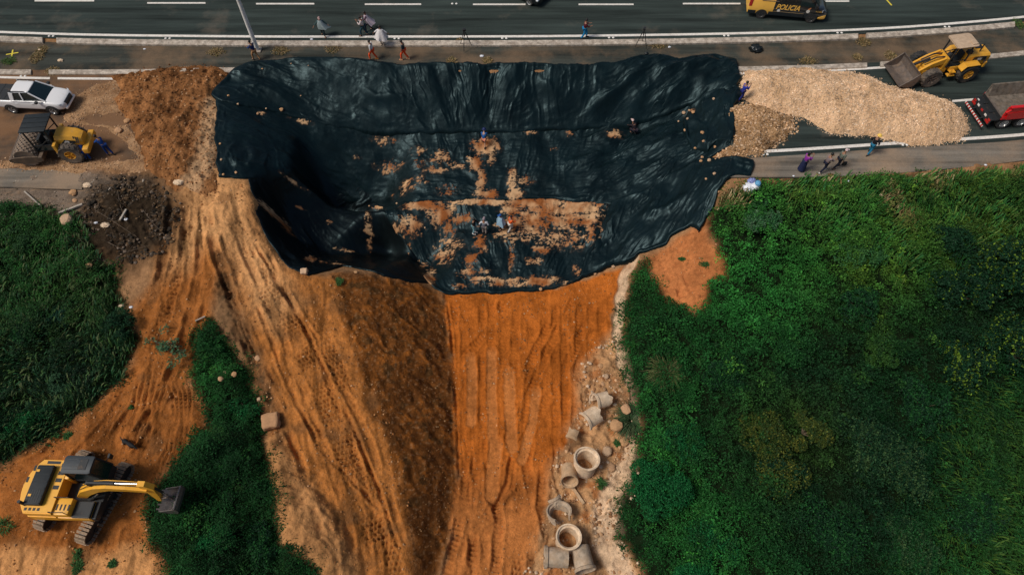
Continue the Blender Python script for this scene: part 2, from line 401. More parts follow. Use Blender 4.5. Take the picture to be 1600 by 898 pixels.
STREAMW = [.35,.4,.35,.4,.5,.35,.3,.5,.9,1.1,.8,.6,.5]
PIPEZ = onp([(905,560),(962,520),(995,600),(1000,760),(960,830),(1000,880),(1000,940),(800,940),(845,820),(860,730),(900,640)])
TRACK = onp([(300,290),(345,330),(350,420),(330,500),(300,600),(325,640),(330,670),(290,710),(250,750),(232,790),(236,840),(268,890),(250,940),(-200,940),(-200,760),(0,728),(70,692),(130,642),(192,590),(215,530),(200,490),(240,440),(250,380)])
LIGHTB = onp([(-200,858),(60,855),(140,868),(220,850),(262,890),(255,940),(-200,940)])
MOUND = onp([(415,690),(440,680),(470,740),(520,800),(560,880),(570,940),(500,940),(488,885),(440,860),(425,790)])
REDSPOT = onp([(1008,408),(1060,372),(1104,345),(1112,370),(1134,405),(1138,432),(1110,445),(1108,478),(1085,491),(1048,478),(1020,440)])
BANKB = onp([(340,400),(372,470),(410,560),(440,640),(440,690),(412,650),(395,585),(355,520),(335,480)])
def blend(c, col, m): return c*(1-m[..., None])+np.array(col)*m[..., None]
C_OR = (.43,.118,.018); C_TAN = (.56,.285,.115); C_RAMP = (.46,.170,.042)
# ruts: path, half width, depth, kind
RUTS = []
def rut(pts, w, d, kind='smooth'): RUTS.append((onp(pts), w, d, kind))
rut([(440,470),(492,580),(535,690),(565,780),(590,850),(600,920)], .60, .10, 'dots')
rut([(470,455),(520,560),(560,660)], .45, .08, 'dots')
rut([(735,930),(752,830),(790,775)], .45, .06, 'dots')
rut([(690,900),(720,850),(735,820)], .35, .05, 'dots')
rut([(345,300),(385,400),(440,520),(495,660),(540,790),(560,910)], .22, .10)
rut([(385,330),(440,440),(500,560),(545,680),(580,800),(600,910)], .18, .09)
rut([(392,370),(470,500),(540,640),(590,760),(625,860),(640,930)], .12, .14)
rut([(420,420),(500,540),(565,660),(605,760),(632,860)], .2, .08)
rut([(330,380),(365,470),(415,590),(470,720),(510,850)], .2, .13)
rut([(325,330),(340,400),(375,500),(400,580)], .3, .2)
rut([(350,430),(400,540),(450,640)], .15, .1)
rut([(405,400),(450,480),(490,545),(510,600)], .5, .08, 'dots')
rut([(360,330),(400,420),(430,500)], .4, .07, 'dots')
rut([(530,640),(575,740),(610,850),(622,920)], .4, .08, 'dots')
rut([(470,620),(520,740),(545,850),(555,920)], .3, .07, 'ripple')
rut([(400,470),(450,600),(500,700),(560,760),(600,800)], .14, .10)
rut([(300,340),(270,460),(225,560),(160,640)], .28, .08, 'dots')
for k in range(5): rut([(430+k*11,735+k*22),(470+k*10,745+k*25),(520+k*6,790+k*26)], .10, .05)
rut([(272,285),(262,380),(240,480),(205,600),(150,680),(100,735)], .25, .16)
rut([(292,300),(285,400),(262,500),(222,610),(165,700)], .2, .12)
rut([(318,330),(310,430),(285,540),(240,640),(190,710)], .25, .16)
rut([(335,350),(330,440),(300,540),(262,640),(215,700),(190,720)], .15, .1)
for k in range(6): rut([(222+k*9,560),(205+k*9,640),(188+k*11,690),(160+k*13,712)], .07, .09)
for k in range(5): rut([(262+k*8,590),(275+k*6,640),(262+k*7,690),(235+k*8,760),(228,800)], .08, .07)
for k in range(7): rut([(70+k*22,812),(60+k*22,840),(40+k*25,868)], .13, .11)
rut([(0,740),(60,715),(130,660)], .2, .12)
rnd = random.Random(3)
for k in range(13):                                     # shallow parallel machine tracks down the pit floor
    x = 712+k*19+rnd.uniform(-4, 4); dx = rnd.uniform(-16, 16); y1 = rnd.uniform(640, 770)-max(0, (x-850))*.9
    rut([(x+dx*.3,466),(x+dx*.1,560),(x-dx*.5,y1)], rnd.uniform(.2, .3), rnd.uniform(.04, .075), 'ripple')
for a in [[(930,470),(890,560),(840,650),(800,720),(790,800)],[(900,462),(850,560),(810,660)],[(790,465),(762,520),(720,560)],[(880,470),(840,540),(820,590),(790,700)],
          [(720,660),(728,760),(722,860),(700,930)],[(760,680),(765,760),(790,850),(800,930)],[(838,640),(822,720),(835,800),(828,900)],[(740,650),(745,700),(735,800),(745,930)]]:
    rut(a, .26, .085, 'ripple')
for a, k_ in [([(715,700),(735,780),(740,860),(732,930)],'ripple'),([(775,760),(780,830),(770,930)],'ripple'),([(800,740),(815,800),(812,870),(800,930)],'dots'),([(850,720),(845,790),(858,850)],'ripple'),([(722,930),(740,850),(770,790),(810,740)],'smooth'),([(690,930),(704,870),(722,800)],'ripple')]: rut(a, .27, .09, k_)
LANES = [([(735,556),(738,600),(736,660)],.33),([(768,548),(768,620),(770,690)],.33),([(795,580),(797,650),(800,700)],.36),([(775,690),(770,740),(768,775)],.42),([(838,610),(832,660),(815,720)],.3)]
for a, k_ in [([(715,700),(735,780),(740,860),(732,930)],'ripple'),([(775,760),(780,830),(770,930)],'ripple'),([(800,740),(815,800),(812,870),(800,930)],'dots'),([(850,720),(845,790),(858,850)],'ripple'),([(722,930),(740,850),(770,790),(810,740)],'smooth'),([(690,930),(704,870),(722,800)],'ripple')]: rut(a, .27, .09, k_)
LANES = [(onp(a), w_) for a, w_ in LANES]
for a in [[(700,470),(708,560),(714,650),(718,760)]]: rut(a, .1, .12)
for a in [[(880,760),(860,830),(850,900)],[(800,700),(790,760),(770,800)],[(868,690),(866,740),(880,790)]]: rut(a, .12, .08)
def masks(x, y):
    nz = fbm(x, y, 1.3, 4, 11)*.45
    M = {}
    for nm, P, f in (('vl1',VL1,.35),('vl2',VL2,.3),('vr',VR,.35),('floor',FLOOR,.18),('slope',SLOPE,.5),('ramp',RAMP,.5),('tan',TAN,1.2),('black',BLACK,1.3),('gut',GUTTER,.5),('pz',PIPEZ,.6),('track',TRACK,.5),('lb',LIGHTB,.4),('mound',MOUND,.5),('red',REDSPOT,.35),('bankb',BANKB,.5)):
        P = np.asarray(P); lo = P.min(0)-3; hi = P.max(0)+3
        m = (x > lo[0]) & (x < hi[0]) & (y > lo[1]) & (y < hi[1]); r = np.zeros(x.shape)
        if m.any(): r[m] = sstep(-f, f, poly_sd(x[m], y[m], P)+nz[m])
        M[nm] = r
    M['veg'] = np.maximum(np.maximum(M['vl1'], M['vl2']), M['vr'])
    return M
def plat_mask(x, y):
    r = np.zeros(x.shape, bool)
    for P in (PLAT_L, PLAT_R, PLAT_N): r |= poly_sd(x, y, P) > -.02
    return r
def ground_full(x, y, want_col=False):
    x = np.asarray(x, float); y = np.asarray(y, float)
    z = H0(x, y); M = masks(x, y); pl = plat_mask(x, y)
    hole = sstep(-.2, .4, poly_sd(x, y, HOLE))
    rough = np.where(pl, 0, 1.0)*(1-.6*hole)*(1-.75*M['floor'])
    z = z+rough*(fbm(x, y, 2.6, 3, 1)*.22+fbm(x, y, .7, 4, 2)*.12)+.02*fbm(x, y, .3, 3, 4)*rough
    # gullies and clods on the cut slope
    sl = M['slope']
    gx = x*.62-y*.78; gy = x*.78+y*.62
    gx = gx+.5*fbm(x, y, 1.5, 3, 22); gy = gy+.45*fbm(x, y, 1.2, 3, 23)
    gul = .6*ridged(gx*.45, gy*1.5, 1.6, 4, 21)+.4*ridged(x, y, .8, 4, 24)
    z = z+sl*((gul-.5)*.26+fbm(x, y, .5, 3, 5)*.07)
    bl = M['black']; z = z+bl*(ridged(x, y, .9, 4, 8)*.35)
    z = z+M['pz']*(ridged(x, y, 1.1, 4, 15)-.5)*.3+M['mound']*(.5+.3*fbm(x, y, 1, 3, 17))+M['red']*fbm(x, y, .6, 4, 19)*.3
    z = z+M['bankb']*(ridged(x, y, .8, 3, 41)-.6)*.35+M['tan']*ridged(x*1.5+y*.4, y*.6, .9, 4, 43)*.10
    tr = np.zeros(x.shape); lane = np.zeros(x.shape)
    for (P, wd, dp, kind) in RUTS:
        lo = P.min(0)-1; hi = P.max(0)+1; m = (x > lo[0]) & (x < hi[0]) & (y > lo[1]) & (y < hi[1])
        if not m.any(): continue
        xm, ym = x[m], y[m]; d, s, sg, L = line_dt(xm+.07*perlin(xm, ym, 31), ym+.07*perlin(xm, ym, 32), P)
        fade = sstep(0, .8, s)*sstep(0, .8, L-s)*np.clip(.62+1.25*perlin(s/1.9, s*0, int(wd*100)+int(dp*1000)+len(P))+.5*perlin(xm/1.1, ym/1.1, 34), 0, 1.25)
        ins = sstep(wd*1.25, wd*.8, d); berm = np.exp(-((d-wd*1.35)/(wd*.3+.04))**2)
        dz = -dp*ins+berm*dp*.75
        if kind == 'ripple': dz = dz+ins*dp*.5*np.sin(s*2*math.pi/.27+d*5)
        if kind == 'dots':
            row = s/.30; q = (sg*d)/(.24); st = np.floor(row) % 2*.5
            dz = -dp*.2*ins+berm*dp*.3-dp*1.9*ins*sstep(.25, .75, np.sin(row*2*math.pi)*.5+.5)*sstep(.3, .75, np.sin((q+st)*2*math.pi)*.5+.5)
        z[m] += dz*fade; tr[m] = np.maximum(tr[m], ins*fade*(1 if kind != 'smooth' else .6))
    for (P, wd) in LANES:
        lo = P.min(0)-1; hi = P.max(0)+1; m = (x > lo[0]) & (x < hi[0]) & (y > lo[1]) & (y < hi[1])
        if not m.any(): continue
        d, s, sg, L = line_dt(x[m]+.05*perlin(x[m]*2, y[m]*2, 33), y[m], P); ins = sstep(wd*1.1, wd*.9, d)*sstep(-.1, .1, s)
        z[m] = z[m]*(1-ins)+ins*(H0(x[m], y[m])-.03+.012*np.sin(s*14))+.07*np.exp(-((d-wd*1.15)/.07)**2)
        lane[m] = np.maximum(lane[m], ins)
    # water-cut channel
    SP = np.array([(p[0], p[1]) for p in STREAM]); m = (x > SP[:,0].min()-2) & (x < SP[:,0].max()+2) & (y < SP[:,1].max()+2) & (y > SP[:,1].min()-2)
    st = np.zeros(x.shape)
    if m.any():
        d, s, sg, L = line_dt(x[m]+.18*perlin(x[m], y[m], 51), y[m]+.18*perlin(x[m], y[m], 52), SP)
        cum = np.concatenate([[0], np.cumsum(np.hypot(*(SP[1:]-SP[:-1]).T))]); wd = np.interp(s, cum, STREAMW)
        st[m] = sstep(wd*1.15, wd*.75, d); z[m] -= .14*st[m]
    z = np.where(pl, -.07, z)
    if not want_col: return z
    n1 = fbm(x, y, 3.0, 5, 61); n2 = fbm(x, y, .8, 4, 62); n3 = fbm(x, y, .25, 3, 63)
    c = np.zeros(x.shape+(3,))+np.array((.30,.16,.075))
    c = blend(c, (.33,.115,.028), M['track']); c = blend(c, (.55,.26,.095), M['lb'])
    c = blend(c, C_RAMP, M['ramp']); c = blend(c, C_TAN, M['tan']*.95); c = blend(c, (.42,.20,.075), M['mound'])
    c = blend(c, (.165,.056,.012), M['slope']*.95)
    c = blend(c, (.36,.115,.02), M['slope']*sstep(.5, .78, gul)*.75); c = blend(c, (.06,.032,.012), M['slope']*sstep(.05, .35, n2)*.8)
    c = blend(c, C_OR, M['floor']); c = blend(c, (.47,.26,.12), M['pz']*sstep(-.5, .1, n1+.15*n2)*.9)
    c = blend(c, (.34,.12,.035), M['pz']*sstep(.1, .4, fbm(x, y, 1.2, 3, 71))*.8)
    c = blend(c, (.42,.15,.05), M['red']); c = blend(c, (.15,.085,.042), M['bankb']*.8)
    c = blend(c, (.19,.15,.115), M['gut']*.9)
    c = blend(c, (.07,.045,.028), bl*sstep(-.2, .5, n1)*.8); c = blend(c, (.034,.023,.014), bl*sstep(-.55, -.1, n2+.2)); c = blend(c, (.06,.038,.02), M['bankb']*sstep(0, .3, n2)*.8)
    lower = sstep(9.5, 14.5, 24-y)*M['floor']; c = blend(c, (.46,.19,.062), lower*.55)
    c = blend(c, (.46,.165,.045), lane*.8)
    c = blend(c, (.62,.43,.27), st*sstep(-.7, -.2, n2+.3*n3)*.9)
    c = blend(c, (.008,.016,.006), M['veg'])
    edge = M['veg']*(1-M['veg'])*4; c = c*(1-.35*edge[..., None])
    c = c*(1+.38*n1+.36*n2+.30*n3)[..., None]
    # darker damp streaks following the haul tracks
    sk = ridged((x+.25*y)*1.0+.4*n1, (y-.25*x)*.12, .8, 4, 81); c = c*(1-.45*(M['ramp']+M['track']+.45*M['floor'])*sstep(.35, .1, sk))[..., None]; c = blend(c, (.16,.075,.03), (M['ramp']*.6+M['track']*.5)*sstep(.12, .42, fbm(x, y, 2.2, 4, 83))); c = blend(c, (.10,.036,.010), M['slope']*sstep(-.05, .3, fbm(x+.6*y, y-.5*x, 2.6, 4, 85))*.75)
    c = blend(c, c*.62, np.clip(tr*.30, 0, 1)*(1-lane))
    peb = sstep(.42, .55, perlin(x*6, y*6, 77))*(1-M['veg'])*(M['slope']+M['ramp']*.5+M['track']*.3+M['pz']*.6+M['gut'])
    c = blend(c, (.42,.25,.13), np.clip(peb, 0, 1)*.3)
    road = np.array([gp(0, 270)[1]]); far = sstep(60, 80, np.hypot(x, y-20)); c = blend(c, (.05,.07,.025), np.maximum(far, sstep(5.5, 2.5, y+.8*n1)))
    return z, np.clip(c, .004, .9), M
def axis(lo, hi, dlo, dhi, fine, mid, far):
    a = list(np.arange(dlo, dhi, fine)); x = dhi
    s = mid
    while x < hi: a.append(x); x += s; s = s if x < dhi+22 else min(far, s*1.35)
    a.append(hi); x = dlo-mid; s = mid
    while x > lo: a.insert(0, x); x -= s; s = s if x > dlo-12 else min(far, s*1.35)
    a.insert(0, lo); return np.array(a)
AX = axis(-700, 700, -26.5, 12.5, .075, .22, 60); AY = axis(-500, 900, 6.0, 38.0, .075, .22, 60)
GX, GY = np.meshgrid(AX, AY)
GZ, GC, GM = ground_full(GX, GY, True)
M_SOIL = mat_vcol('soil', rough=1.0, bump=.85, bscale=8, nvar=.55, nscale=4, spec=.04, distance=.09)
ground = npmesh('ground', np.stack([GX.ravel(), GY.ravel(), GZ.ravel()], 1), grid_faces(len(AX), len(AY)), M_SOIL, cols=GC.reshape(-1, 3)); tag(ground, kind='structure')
def G(x, y):
    return float(ground_full(np.array([x]), np.array([y]))[0])
def Gv(x, y): return ground_full(np.asarray(x, float), np.asarray(y, float))
def onG(px, py):
    p = on(px, py); 
    for _ in range(3):
        z = G(p[0], p[1]); d = ray(px, py); t = (z-CAM_H)/d[2]; p = np.array([d[0]*t, d[1]*t, z])
    return p
# ------------------------------------------------------------------ roads
def asphalt(name, base, mud, mudamt, tint=(.03,.034,.033)):
    m = bpy.data.materials.new(name); m.use_nodes = True; nt = m.node_tree; b = nt.nodes['Principled BSDF']
    tc = nt.nodes.new('ShaderNodeTexCoord'); b.inputs['Roughness'].default_value = .9; b.inputs['Specular IOR Level'].default_value = .12
    mp = nt.nodes.new('ShaderNodeMapping'); mp.inputs['Scale'].default_value = (.05,.9,1); nt.links.new(tc.outputs['Object'], mp.inputs[0])
    n1 = _n(nt, 'ShaderNodeTexNoise', Scale=1.6, Detail=8., Roughness=.65); nt.links.new(mp.outputs[0], n1.inputs['Vector'])
    n2 = _n(nt, 'ShaderNodeTexNoise', Scale=.22, Detail=9., Roughness=.62); nt.links.new(tc.outputs['Object'], n2.inputs['Vector'])
    n3 = _n(nt, 'ShaderNodeTexNoise', Scale=14., Detail=4., Roughness=.8); nt.links.new(tc.outputs['Object'], n3.inputs['Vector'])
    r1 = nt.nodes.new('ShaderNodeValToRGB'); r1.color_ramp.elements[0].position = .3; r1.color_ramp.elements[1].position = .72
    r1.color_ramp.elements[0].color = (*[c*.42 for c in base], 1); r1.color_ramp.elements[1].color = (*[c*1.8 for c in base], 1); nt.links.new(n1.outputs['Fac'], r1.inputs[0])
    r2 = nt.nodes.new('ShaderNodeValToRGB'); r2.color_ramp.elements[0].position = .62-mudamt*.3; r2.color_ramp.elements[1].position = .78-mudamt*.25; nt.links.new(n2.outputs['Fac'], r2.inputs[0])
    mx = nt.nodes.new('ShaderNodeMix'); mx.data_type = 'RGBA'; nt.links.new(r1.outputs[0], mx.inputs['A']); mx.inputs['B'].default_value = (*mud, 1)
    ml = nt.nodes.new('ShaderNodeMath'); ml.operation = 'MULTIPLY'; ml.inputs[1].default_value = .75; nt.links.new(r2.outputs[0], ml.inputs[0]); nt.links.new(ml.outputs[0], mx.inputs['Factor'])
    mr = nt.nodes.new('ShaderNodeMapRange'); mr.inputs['From Min'].default_value = .2; mr.inputs['From Max'].default_value = .8; mr.inputs['To Min'].default_value = .7; mr.inputs['To Max'].default_value = 1.3; nt.links.new(n3.outputs['Fac'], mr.inputs[0])
    vm = nt.nodes.new('ShaderNodeVectorMath'); vm.operation = 'SCALE'; nt.links.new(mx.outputs['Result'], vm.inputs[0]); nt.links.new(mr.outputs[0], vm.inputs['Scale']); nt.links.new(vm.outputs[0], b.inputs['Base Color'])
    bp = nt.nodes.new('ShaderNodeBump'); bp.inputs['Strength'].default_value = .3; bp.inputs['Distance'].default_value = .01; nt.links.new(n3.outputs['Fac'], bp.inputs['Height']); nt.links.new(bp.outputs[0], b.inputs['Normal'])
    return m
M_ASPH = asphalt('asphalt', (.030,.040,.036), (.13,.11,.085), .22)
M_ASPH2 = asphalt('asphalt_dirty', (.040,.043,.036), (.19,.125,.075), .6)
M_ASPH3 = asphalt('asphalt_muddy', (.05,.042,.034), (.24,.125,.06), .95)
M_CONC = mat('kerb_concrete', (.50,.43,.35), .9, var=.5, vscale=3.5, bump=.6, bscale=14, dust=.62, dustcol=(.17,.12,.08))
M_CONC2 = asphalt('path_concrete', (.15,.13,.105), (.33,.23,.15), .6)
M_WHITE = mat('road_paint', (.74,.69,.62), .8, var=.2, vscale=6, dust=.34, dustcol=(.34,.27,.20))
M_YEL = mat('yellow_paint', (.75,.60,.05), .7, dust=.2)
UE = [(-1500,-90),(-600,18),(-200,42),(0,50.5),(150,55),(400,57.5),(650,57.5),(850,57),(1050,54.5),(1200,51.5),(1350,46.5),(1480,38),(1600,27),(1800,4),(2600,-130)]
def off(L, dy): return [(a, b+dy) for a, b in L]
def lerpL(L, x): return float(np.interp(x, [p[0] for p in L], [p[1] for p in L]))
def smoothL(L, x):
    xs = [p[0] for p in L]; k = 60
    return sum(lerpL(L, x+o) for o in (-k, -k/2, 0, k/2, k))/5
def band(name, top, bot, x0, x1, z, m, step=14, thick=0., kind='structure', parent=None):
    n = max(2, int((x1-x0)/step)+1); xs = np.linspace(x0, x1, n); V = []
    for x in xs:
        V.append(gp(x, smoothL(top, x), z)); V.append(gp(x, smoothL(bot, x), z))
    V = np.array(V); F = [(2*i, 2*i+1, 2*i+3, 2*i+2) for i in range(n-1)]
    if thick:
        mb = MB(); rings = []
        for i in range(n):
            a, b = V[2*i], V[2*i+1]; dn = np.array((0, 0, -thick)); e = (b-a)*.06
            rings.append([a+dn, a+dn*.15, a+e, b-e, b+dn*.15, b+dn])
        mb.loft(rings); o = mb.build(name, m, parent)
    else: o = npmesh(name, V, [(f[0], f[1], f[2], f[3]) for f in F], m, parent, smooth=False)
    if kind: tag(o, kind=kind)
    return o
TOPE = [(-2500,-150),(4200,-150)]
kerbU = off(UE, 5.5)
band('road', TOPE, off(UE, 7), -1500, 2600, 0.0, M_ASPH)
band('edge_line', off(UE,-1.7), off(UE, 1.7), -600, 2100, .004, M_WHITE)
for (a, b, y) in [(-200,-100,-9),(-60,20,-3),(54,147,1.5),(230,321,5),(400,491,6.2),(570,658,7),(739,821,7.2),(904,990,7.2),(1067,1157,6),(1240,1327,2.2),(1415,1500,-4.5),(1570,1660,-13)]:
    band('lane_dash', [(a-50,y-1.15),(b+50,y-1.15)], [(a-50,y+1.15),(b+50,y+1.15)], a, b, .004, M_WHITE)
band('road_verge_strip', off(UE, 13), [(-1500,20),(-600,80),(0,111),(380,108),(1150,107),(1350,100),(1500,90),(1600,80),(1800,56),(2600,-80)], -1500, 2600, -.05, M_ASPH2)
LK = [(-1500,25),(-600,82),(-200,102),(0,108.5),(200,108.5),(380,104.5),(1150,104),(1250,102),(1350,98),(1500,89),(1600,79),(1800,56),(2600,-80)]
def hang(top, dy): return off(top, dy)
band('kerb', off(UE,5.5), off(UE,13.5), -1500, 66, .12, M_CONC, thick=.2); band('kerb', off(UE,5.5), off(UE,13.5), 88, 1341, .12, M_CONC, thick=.2)
band('kerb', off(UE,5.5), off(UE,13.5), 1354, 1586, .12, M_CONC, thick=.2); band('kerb', off(UE,5.5), off(UE,13.5), 1606, 2600, .12, M_CONC, thick=.2)
# lower carriageway: two stumps either side of the slide
band('road', off(LK,1), [(-700,232),(0,266),(343,266)], -700, 343, 0.0, M_ASPH3)
band('road', off(LK,1), [(1142,247),(1195,246.5),(1400,231),(1600,220),(2300,120)], 1142, 2300, 0.0, M_ASPH)
band('kerb', LK, off(LK,7.5), -1500, 48, .12, M_CONC, thick=.2); band('kerb', LK, off(LK,7), 76, 384, .12, M_CONC, thick=.2)
band('kerb', LK, off(LK,7), 1150, 1355, .12, M_CONC, thick=.2); band('kerb', LK, off(LK,7), 1376, 2300, .12, M_CONC, thick=.2)
LL = [(-600,92),(0,121.5),(180,123.5),(345,122)]; band('edge_line', off(LL,-1.7), off(LL,1.7), -600, 78, .004, M_WHITE); band('edge_line', off(LL,-1.7), off(LL,1.7), 90, 190, .004, M_WHITE)
LR = [(1150,115.5),(1250,112),(1375,106.5),(1480,98),(1600,86),(1800,62)]; band('edge_line', off(LR,-1.7), off(LR,1.7), 1150, 2100, .004, M_WHITE)
mid = [(1150,180),(1500,158),(1535,154),(1700,140)]; band('lane_dash', off(mid,-1.7), off(mid,1.7), 1488, 1556, .004, M_WHITE)
LB = [(1150,238.5),(1195,237),(1300,230.5),(1400,223.5),(1500,217.5),(1600,211),(1800,190),(2300,110)]; band('edge_line', off(LB,-2.3), off(LB,2.3), 1193, 2200, .004, M_WHITE)
PT = [(1142,249),(1195,245.5),(1400,231),(1500,225.5),(1600,219.5),(2300,117)]
band('path', PT, [(1142,276),(1185,277),(1300,276),(1400,271),(1500,262),(1600,251),(2300,150)], 1142, 2300, .03, M_CONC2, thick=.12)
GT = [(-700,228),(0,258),(130,262)]
band('path', off(GT,4), off(GT,34), -700, 128, .01, M_CONC2, thick=.1)
# yellow survey cross on the verge strip
c0 = gp(19, 84, -.046); mb = MB()
for a in (15, 105): mb.box(-.45, .45, -.05, .05, 0, .004, M=Matrix.Translation(c0+np.array((0,0,.004*(a>90)))) @ Matrix.Rotation(R(a), 4, 'Z'))
tag(mb.build('survey_mark', M_YEL), 'yellow paint cross on the dark strip between the kerbs', 'road marking')
mb = MB(); c1 = gp(1388, 3, .004)
mb.box(-.06, .06, -.5, .5, 0, .004, M=Matrix.Translation(c1) @ Matrix.Rotation(R(15), 4, 'Z')); tag(mb.build('paint_tick', M_YEL), 'short yellow paint tick on the road above the wheel loader', 'road marking')
# pairs of reflective studs
M_STUD = mat('stud', (.75,.72,.66), .5)
for i, (a, b) in enumerate([(80,56.5),(262,60),(502,-99),(620,60.5),(710,6),(788,60),(955,59),(1135,56),(1312,51.5),(1480,42),(36,119),(1414,226.5),(1196,241),(1490,-99)]):
    if b < 0: continue
    for s_ in (-3.2, 3.2):
        p = gp(a+s_, b, .0); mb = MB(); mb.lathe([(.0, .045),(.05,.04),(.085,.02),(.1,0)], 10, 'z'); o = mb.build('road_stud', M_STUD, smooth=True); o.location = p
        tag(o, 'small white reflective stud in a pair beside the edge line', 'road stud', 'reflective studs along the edge lines')
# ------------------------------------------------------------------ black plastic sheeting
def mat_sheet():
    m = bpy.data.materials.new('black_plastic'); m.use_nodes = True; nt = m.node_tree; b = nt.nodes['Principled BSDF']
    at = nt.nodes.new('ShaderNodeAttribute'); at.attribute_name = 'col'; nt.links.new(at.outputs['Color'], b.inputs['Base Color'])
    mu = nt.nodes.new('ShaderNodeAttribute'); mu.attribute_name = 'mud'
    tc = nt.nodes.new('ShaderNodeTexCoord')
    nz = _n(nt, 'ShaderNodeTexNoise', Scale=1.3, Detail=6., Roughness=.6); nt.links.new(tc.outputs['Object'], nz.inputs['Vector'])
    mr0 = nt.nodes.new('ShaderNodeMapRange'); mr0.inputs['From Min'].default_value = .3; mr0.inputs['From Max'].default_value = .7; mr0.inputs['To Min'].default_value = .30; mr0.inputs['To Max'].default_value = .52; nt.links.new(nz.outputs['Fac'], mr0.inputs[0])
    mx = nt.nodes.new('ShaderNodeMix'); mx.data_type = 'FLOAT'; nt.links.new(mu.outputs['Fac'], mx.inputs['Factor']); nt.links.new(mr0.outputs[0], mx.inputs['A']); mx.inputs['B'].default_value = .9
    nt.links.new(mx.outputs['Result'], b.inputs['Roughness'])
    b.inputs['Specular IOR Level'].default_value = .25; b.inputs['Specular Tint'].default_value = (.62, .92, 1, 1)
    n2 = _n(nt, 'ShaderNodeTexNoise', Scale=5.5, Detail=5., Roughness=.6, Distortion=1.2); nt.links.new(tc.outputs['Object'], n2.inputs['Vector'])
    bp = nt.nodes.new('ShaderNodeBump'); bp.inputs['Strength'].default_value = .22; bp.inputs['Distance'].default_value = .04; nt.links.new(n2.outputs['Fac'], bp.inputs['Height']); nt.links.new(bp.outputs[0], b.inputs['Normal'])
    return m
M_SHEET = mat_sheet()
SHEETS = []
def sheet(label, outline, lift, guides, muds=(), res=.06, extra=None, small=1.0, seed=0, hz=0.0, dark=1.0):
    P = np.array([on(a, b) if len(q) == 2 else gp(a, b, q[2]) for q in outline for a, b in [q[:2]]])
    lo = P[:, :2].min(0)-.3; hi = P[:, :2].max(0)+.3
    xs = np.arange(lo[0], hi[0], res); ys = np.arange(lo[1], hi[1], res); X, Y = np.meshgrid(xs, ys)
    ragged = .12*fbm(X, Y, .8, 4, seed+70)+.22*fbm(X, Y, 2.6, 2, seed+71)
    d = poly_sd(X, Y, P)+ragged
    Wt = np.zeros(X.shape)+1e-6; Z = np.zeros(X.shape)
    for i, (a, b, amp, lam, sig) in enumerate(guides):
        A = on(*a)[:2]; B = on(*b)[:2]; D = (B-A); L = np.linalg.norm(D); D /= L
        dl, s, sg, _ = line_dt(X, Y, np.array([A, B])); wgt = np.exp(-(dl/sig)**2)
        wx = X+.35*perlin(X/2.2, Y/2.2, seed+i)+.10*perlin(X/.6, Y/.6, seed+i+9); wy = Y+.35*perlin(X/2.2, Y/2.2, seed+i+20)+.10*perlin(X/.6, Y/.6, seed+i+29)
        u = (wx-A[0])*D[0]+(wy-A[1])*D[1]; v = -(wx-A[0])*D[1]+(wy-A[1])*D[0]
        rg = lambda a_, b_, sd_: np.clip(1-np.abs(perlin(a_, b_, sd_))*2.4, 0, 1)
        p1 = sstep(-.35, .35, perlin(X/2.6, Y/2.2, seed+i*7+1)); p2 = sstep(-.15, .45, perlin(X/1.7, Y/1.5, seed+i*7+2))
        h = amp*3.0*perlin(u/(lam*5), v/(lam*2.4), seed+i*7)
        h = h+amp*.95*rg(u/(lam*8), v/(lam*1.1), seed+i*7+6)**1.6*(.25+.75*p1)
        h = h+amp*1.1*rg(u/(lam*11), v/(lam*1.7), seed+i*7+4)**7*p2
        h = h+amp*.5*rg(u/(lam*5), v/(lam*.42), seed+i*7+3)**2*p2
        h = h+amp*.2*rg(u/(lam*4), v/(lam*.22), seed+i*7+5)**1.6*(.2+.8*p1)
        Z += wgt*h; Wt += wgt
    Z /= Wt
    Z += small*(.035*fbm(X+.4*Z, Y, .9, 3, seed+40)+.022*np.clip(ridged(X, Y, .55, 3, seed+44)-.35, 0, 1)*sstep(-.1, .4, fbm(X, Y, 1.5, 2, seed+45))*2)
    if hz: Z += hz*ridged(X*.18, Y*1.0, .28, 2, seed+48)
    if extra is not None: Z += extra(X, Y)
    Hs = sum(H0(X+.7*math.cos(q_), Y+.7*math.sin(q_)) for q_ in np.linspace(0, 6.283, 9)[:-1])/16+H0(X, Y)*.5; base = np.maximum(Hs, H0(X, Y)-.06)
    e = sstep(-.02, .35, d)
    z = base+lift+(Z-.02)*e+.02*np.exp(-((d-.12)/.09)**2)
    z = np.where(d < 0, base+lift-.5*sstep(0, .12, -d)*(lift+.6), z)
    z = np.where((H0(X, Y) > -.12) & (d > 0), np.maximum(z, .05+.04*e), z)
    z = np.where(d > .05, np.maximum(z, Gv(X, Y)+.045+.02*e*Z), z)
    mud = np.zeros(X.shape)
    for (px, py, rx, ry, st) in muds:
        c = on(px, py); cx = on(px+rx, py); cy = on(px, py-ry)
        ax = np.linalg.norm((cx-c)[:2]); ay = np.linalg.norm((cy-c)[:2])
        mud = np.maximum(mud, st*np.exp(-(((X-c[0])/ax)**2+((Y-c[1])/ay)**2)))
    nz = fbm(X*.8+.3*Z, Y*1.15, .55, 5, seed+50, .8)+.35*fbm(X*.7, Y*1.6, .17, 2, seed+52)
    nz = nz*sstep(.0, .35, mud)
    mm = sstep(.45, .62, mud*.95+nz*1.05-(.02)+.12*perlin(X*11, Y*11, seed+57)) if len(muds) else mud
    z += mm*(.03+.03*fbm(X, Y, .35, 3, 55))*(d > 0)
    n1 = fbm(X, Y, 2.2, 4, seed+60); n2 = fbm(X, Y, .5, 3, seed+61)
    c = np.zeros(X.shape+(3,))+np.array((.0030, .0085, .0100))*dark; c = c*(1+.5*n1+.3*n2)[..., None]
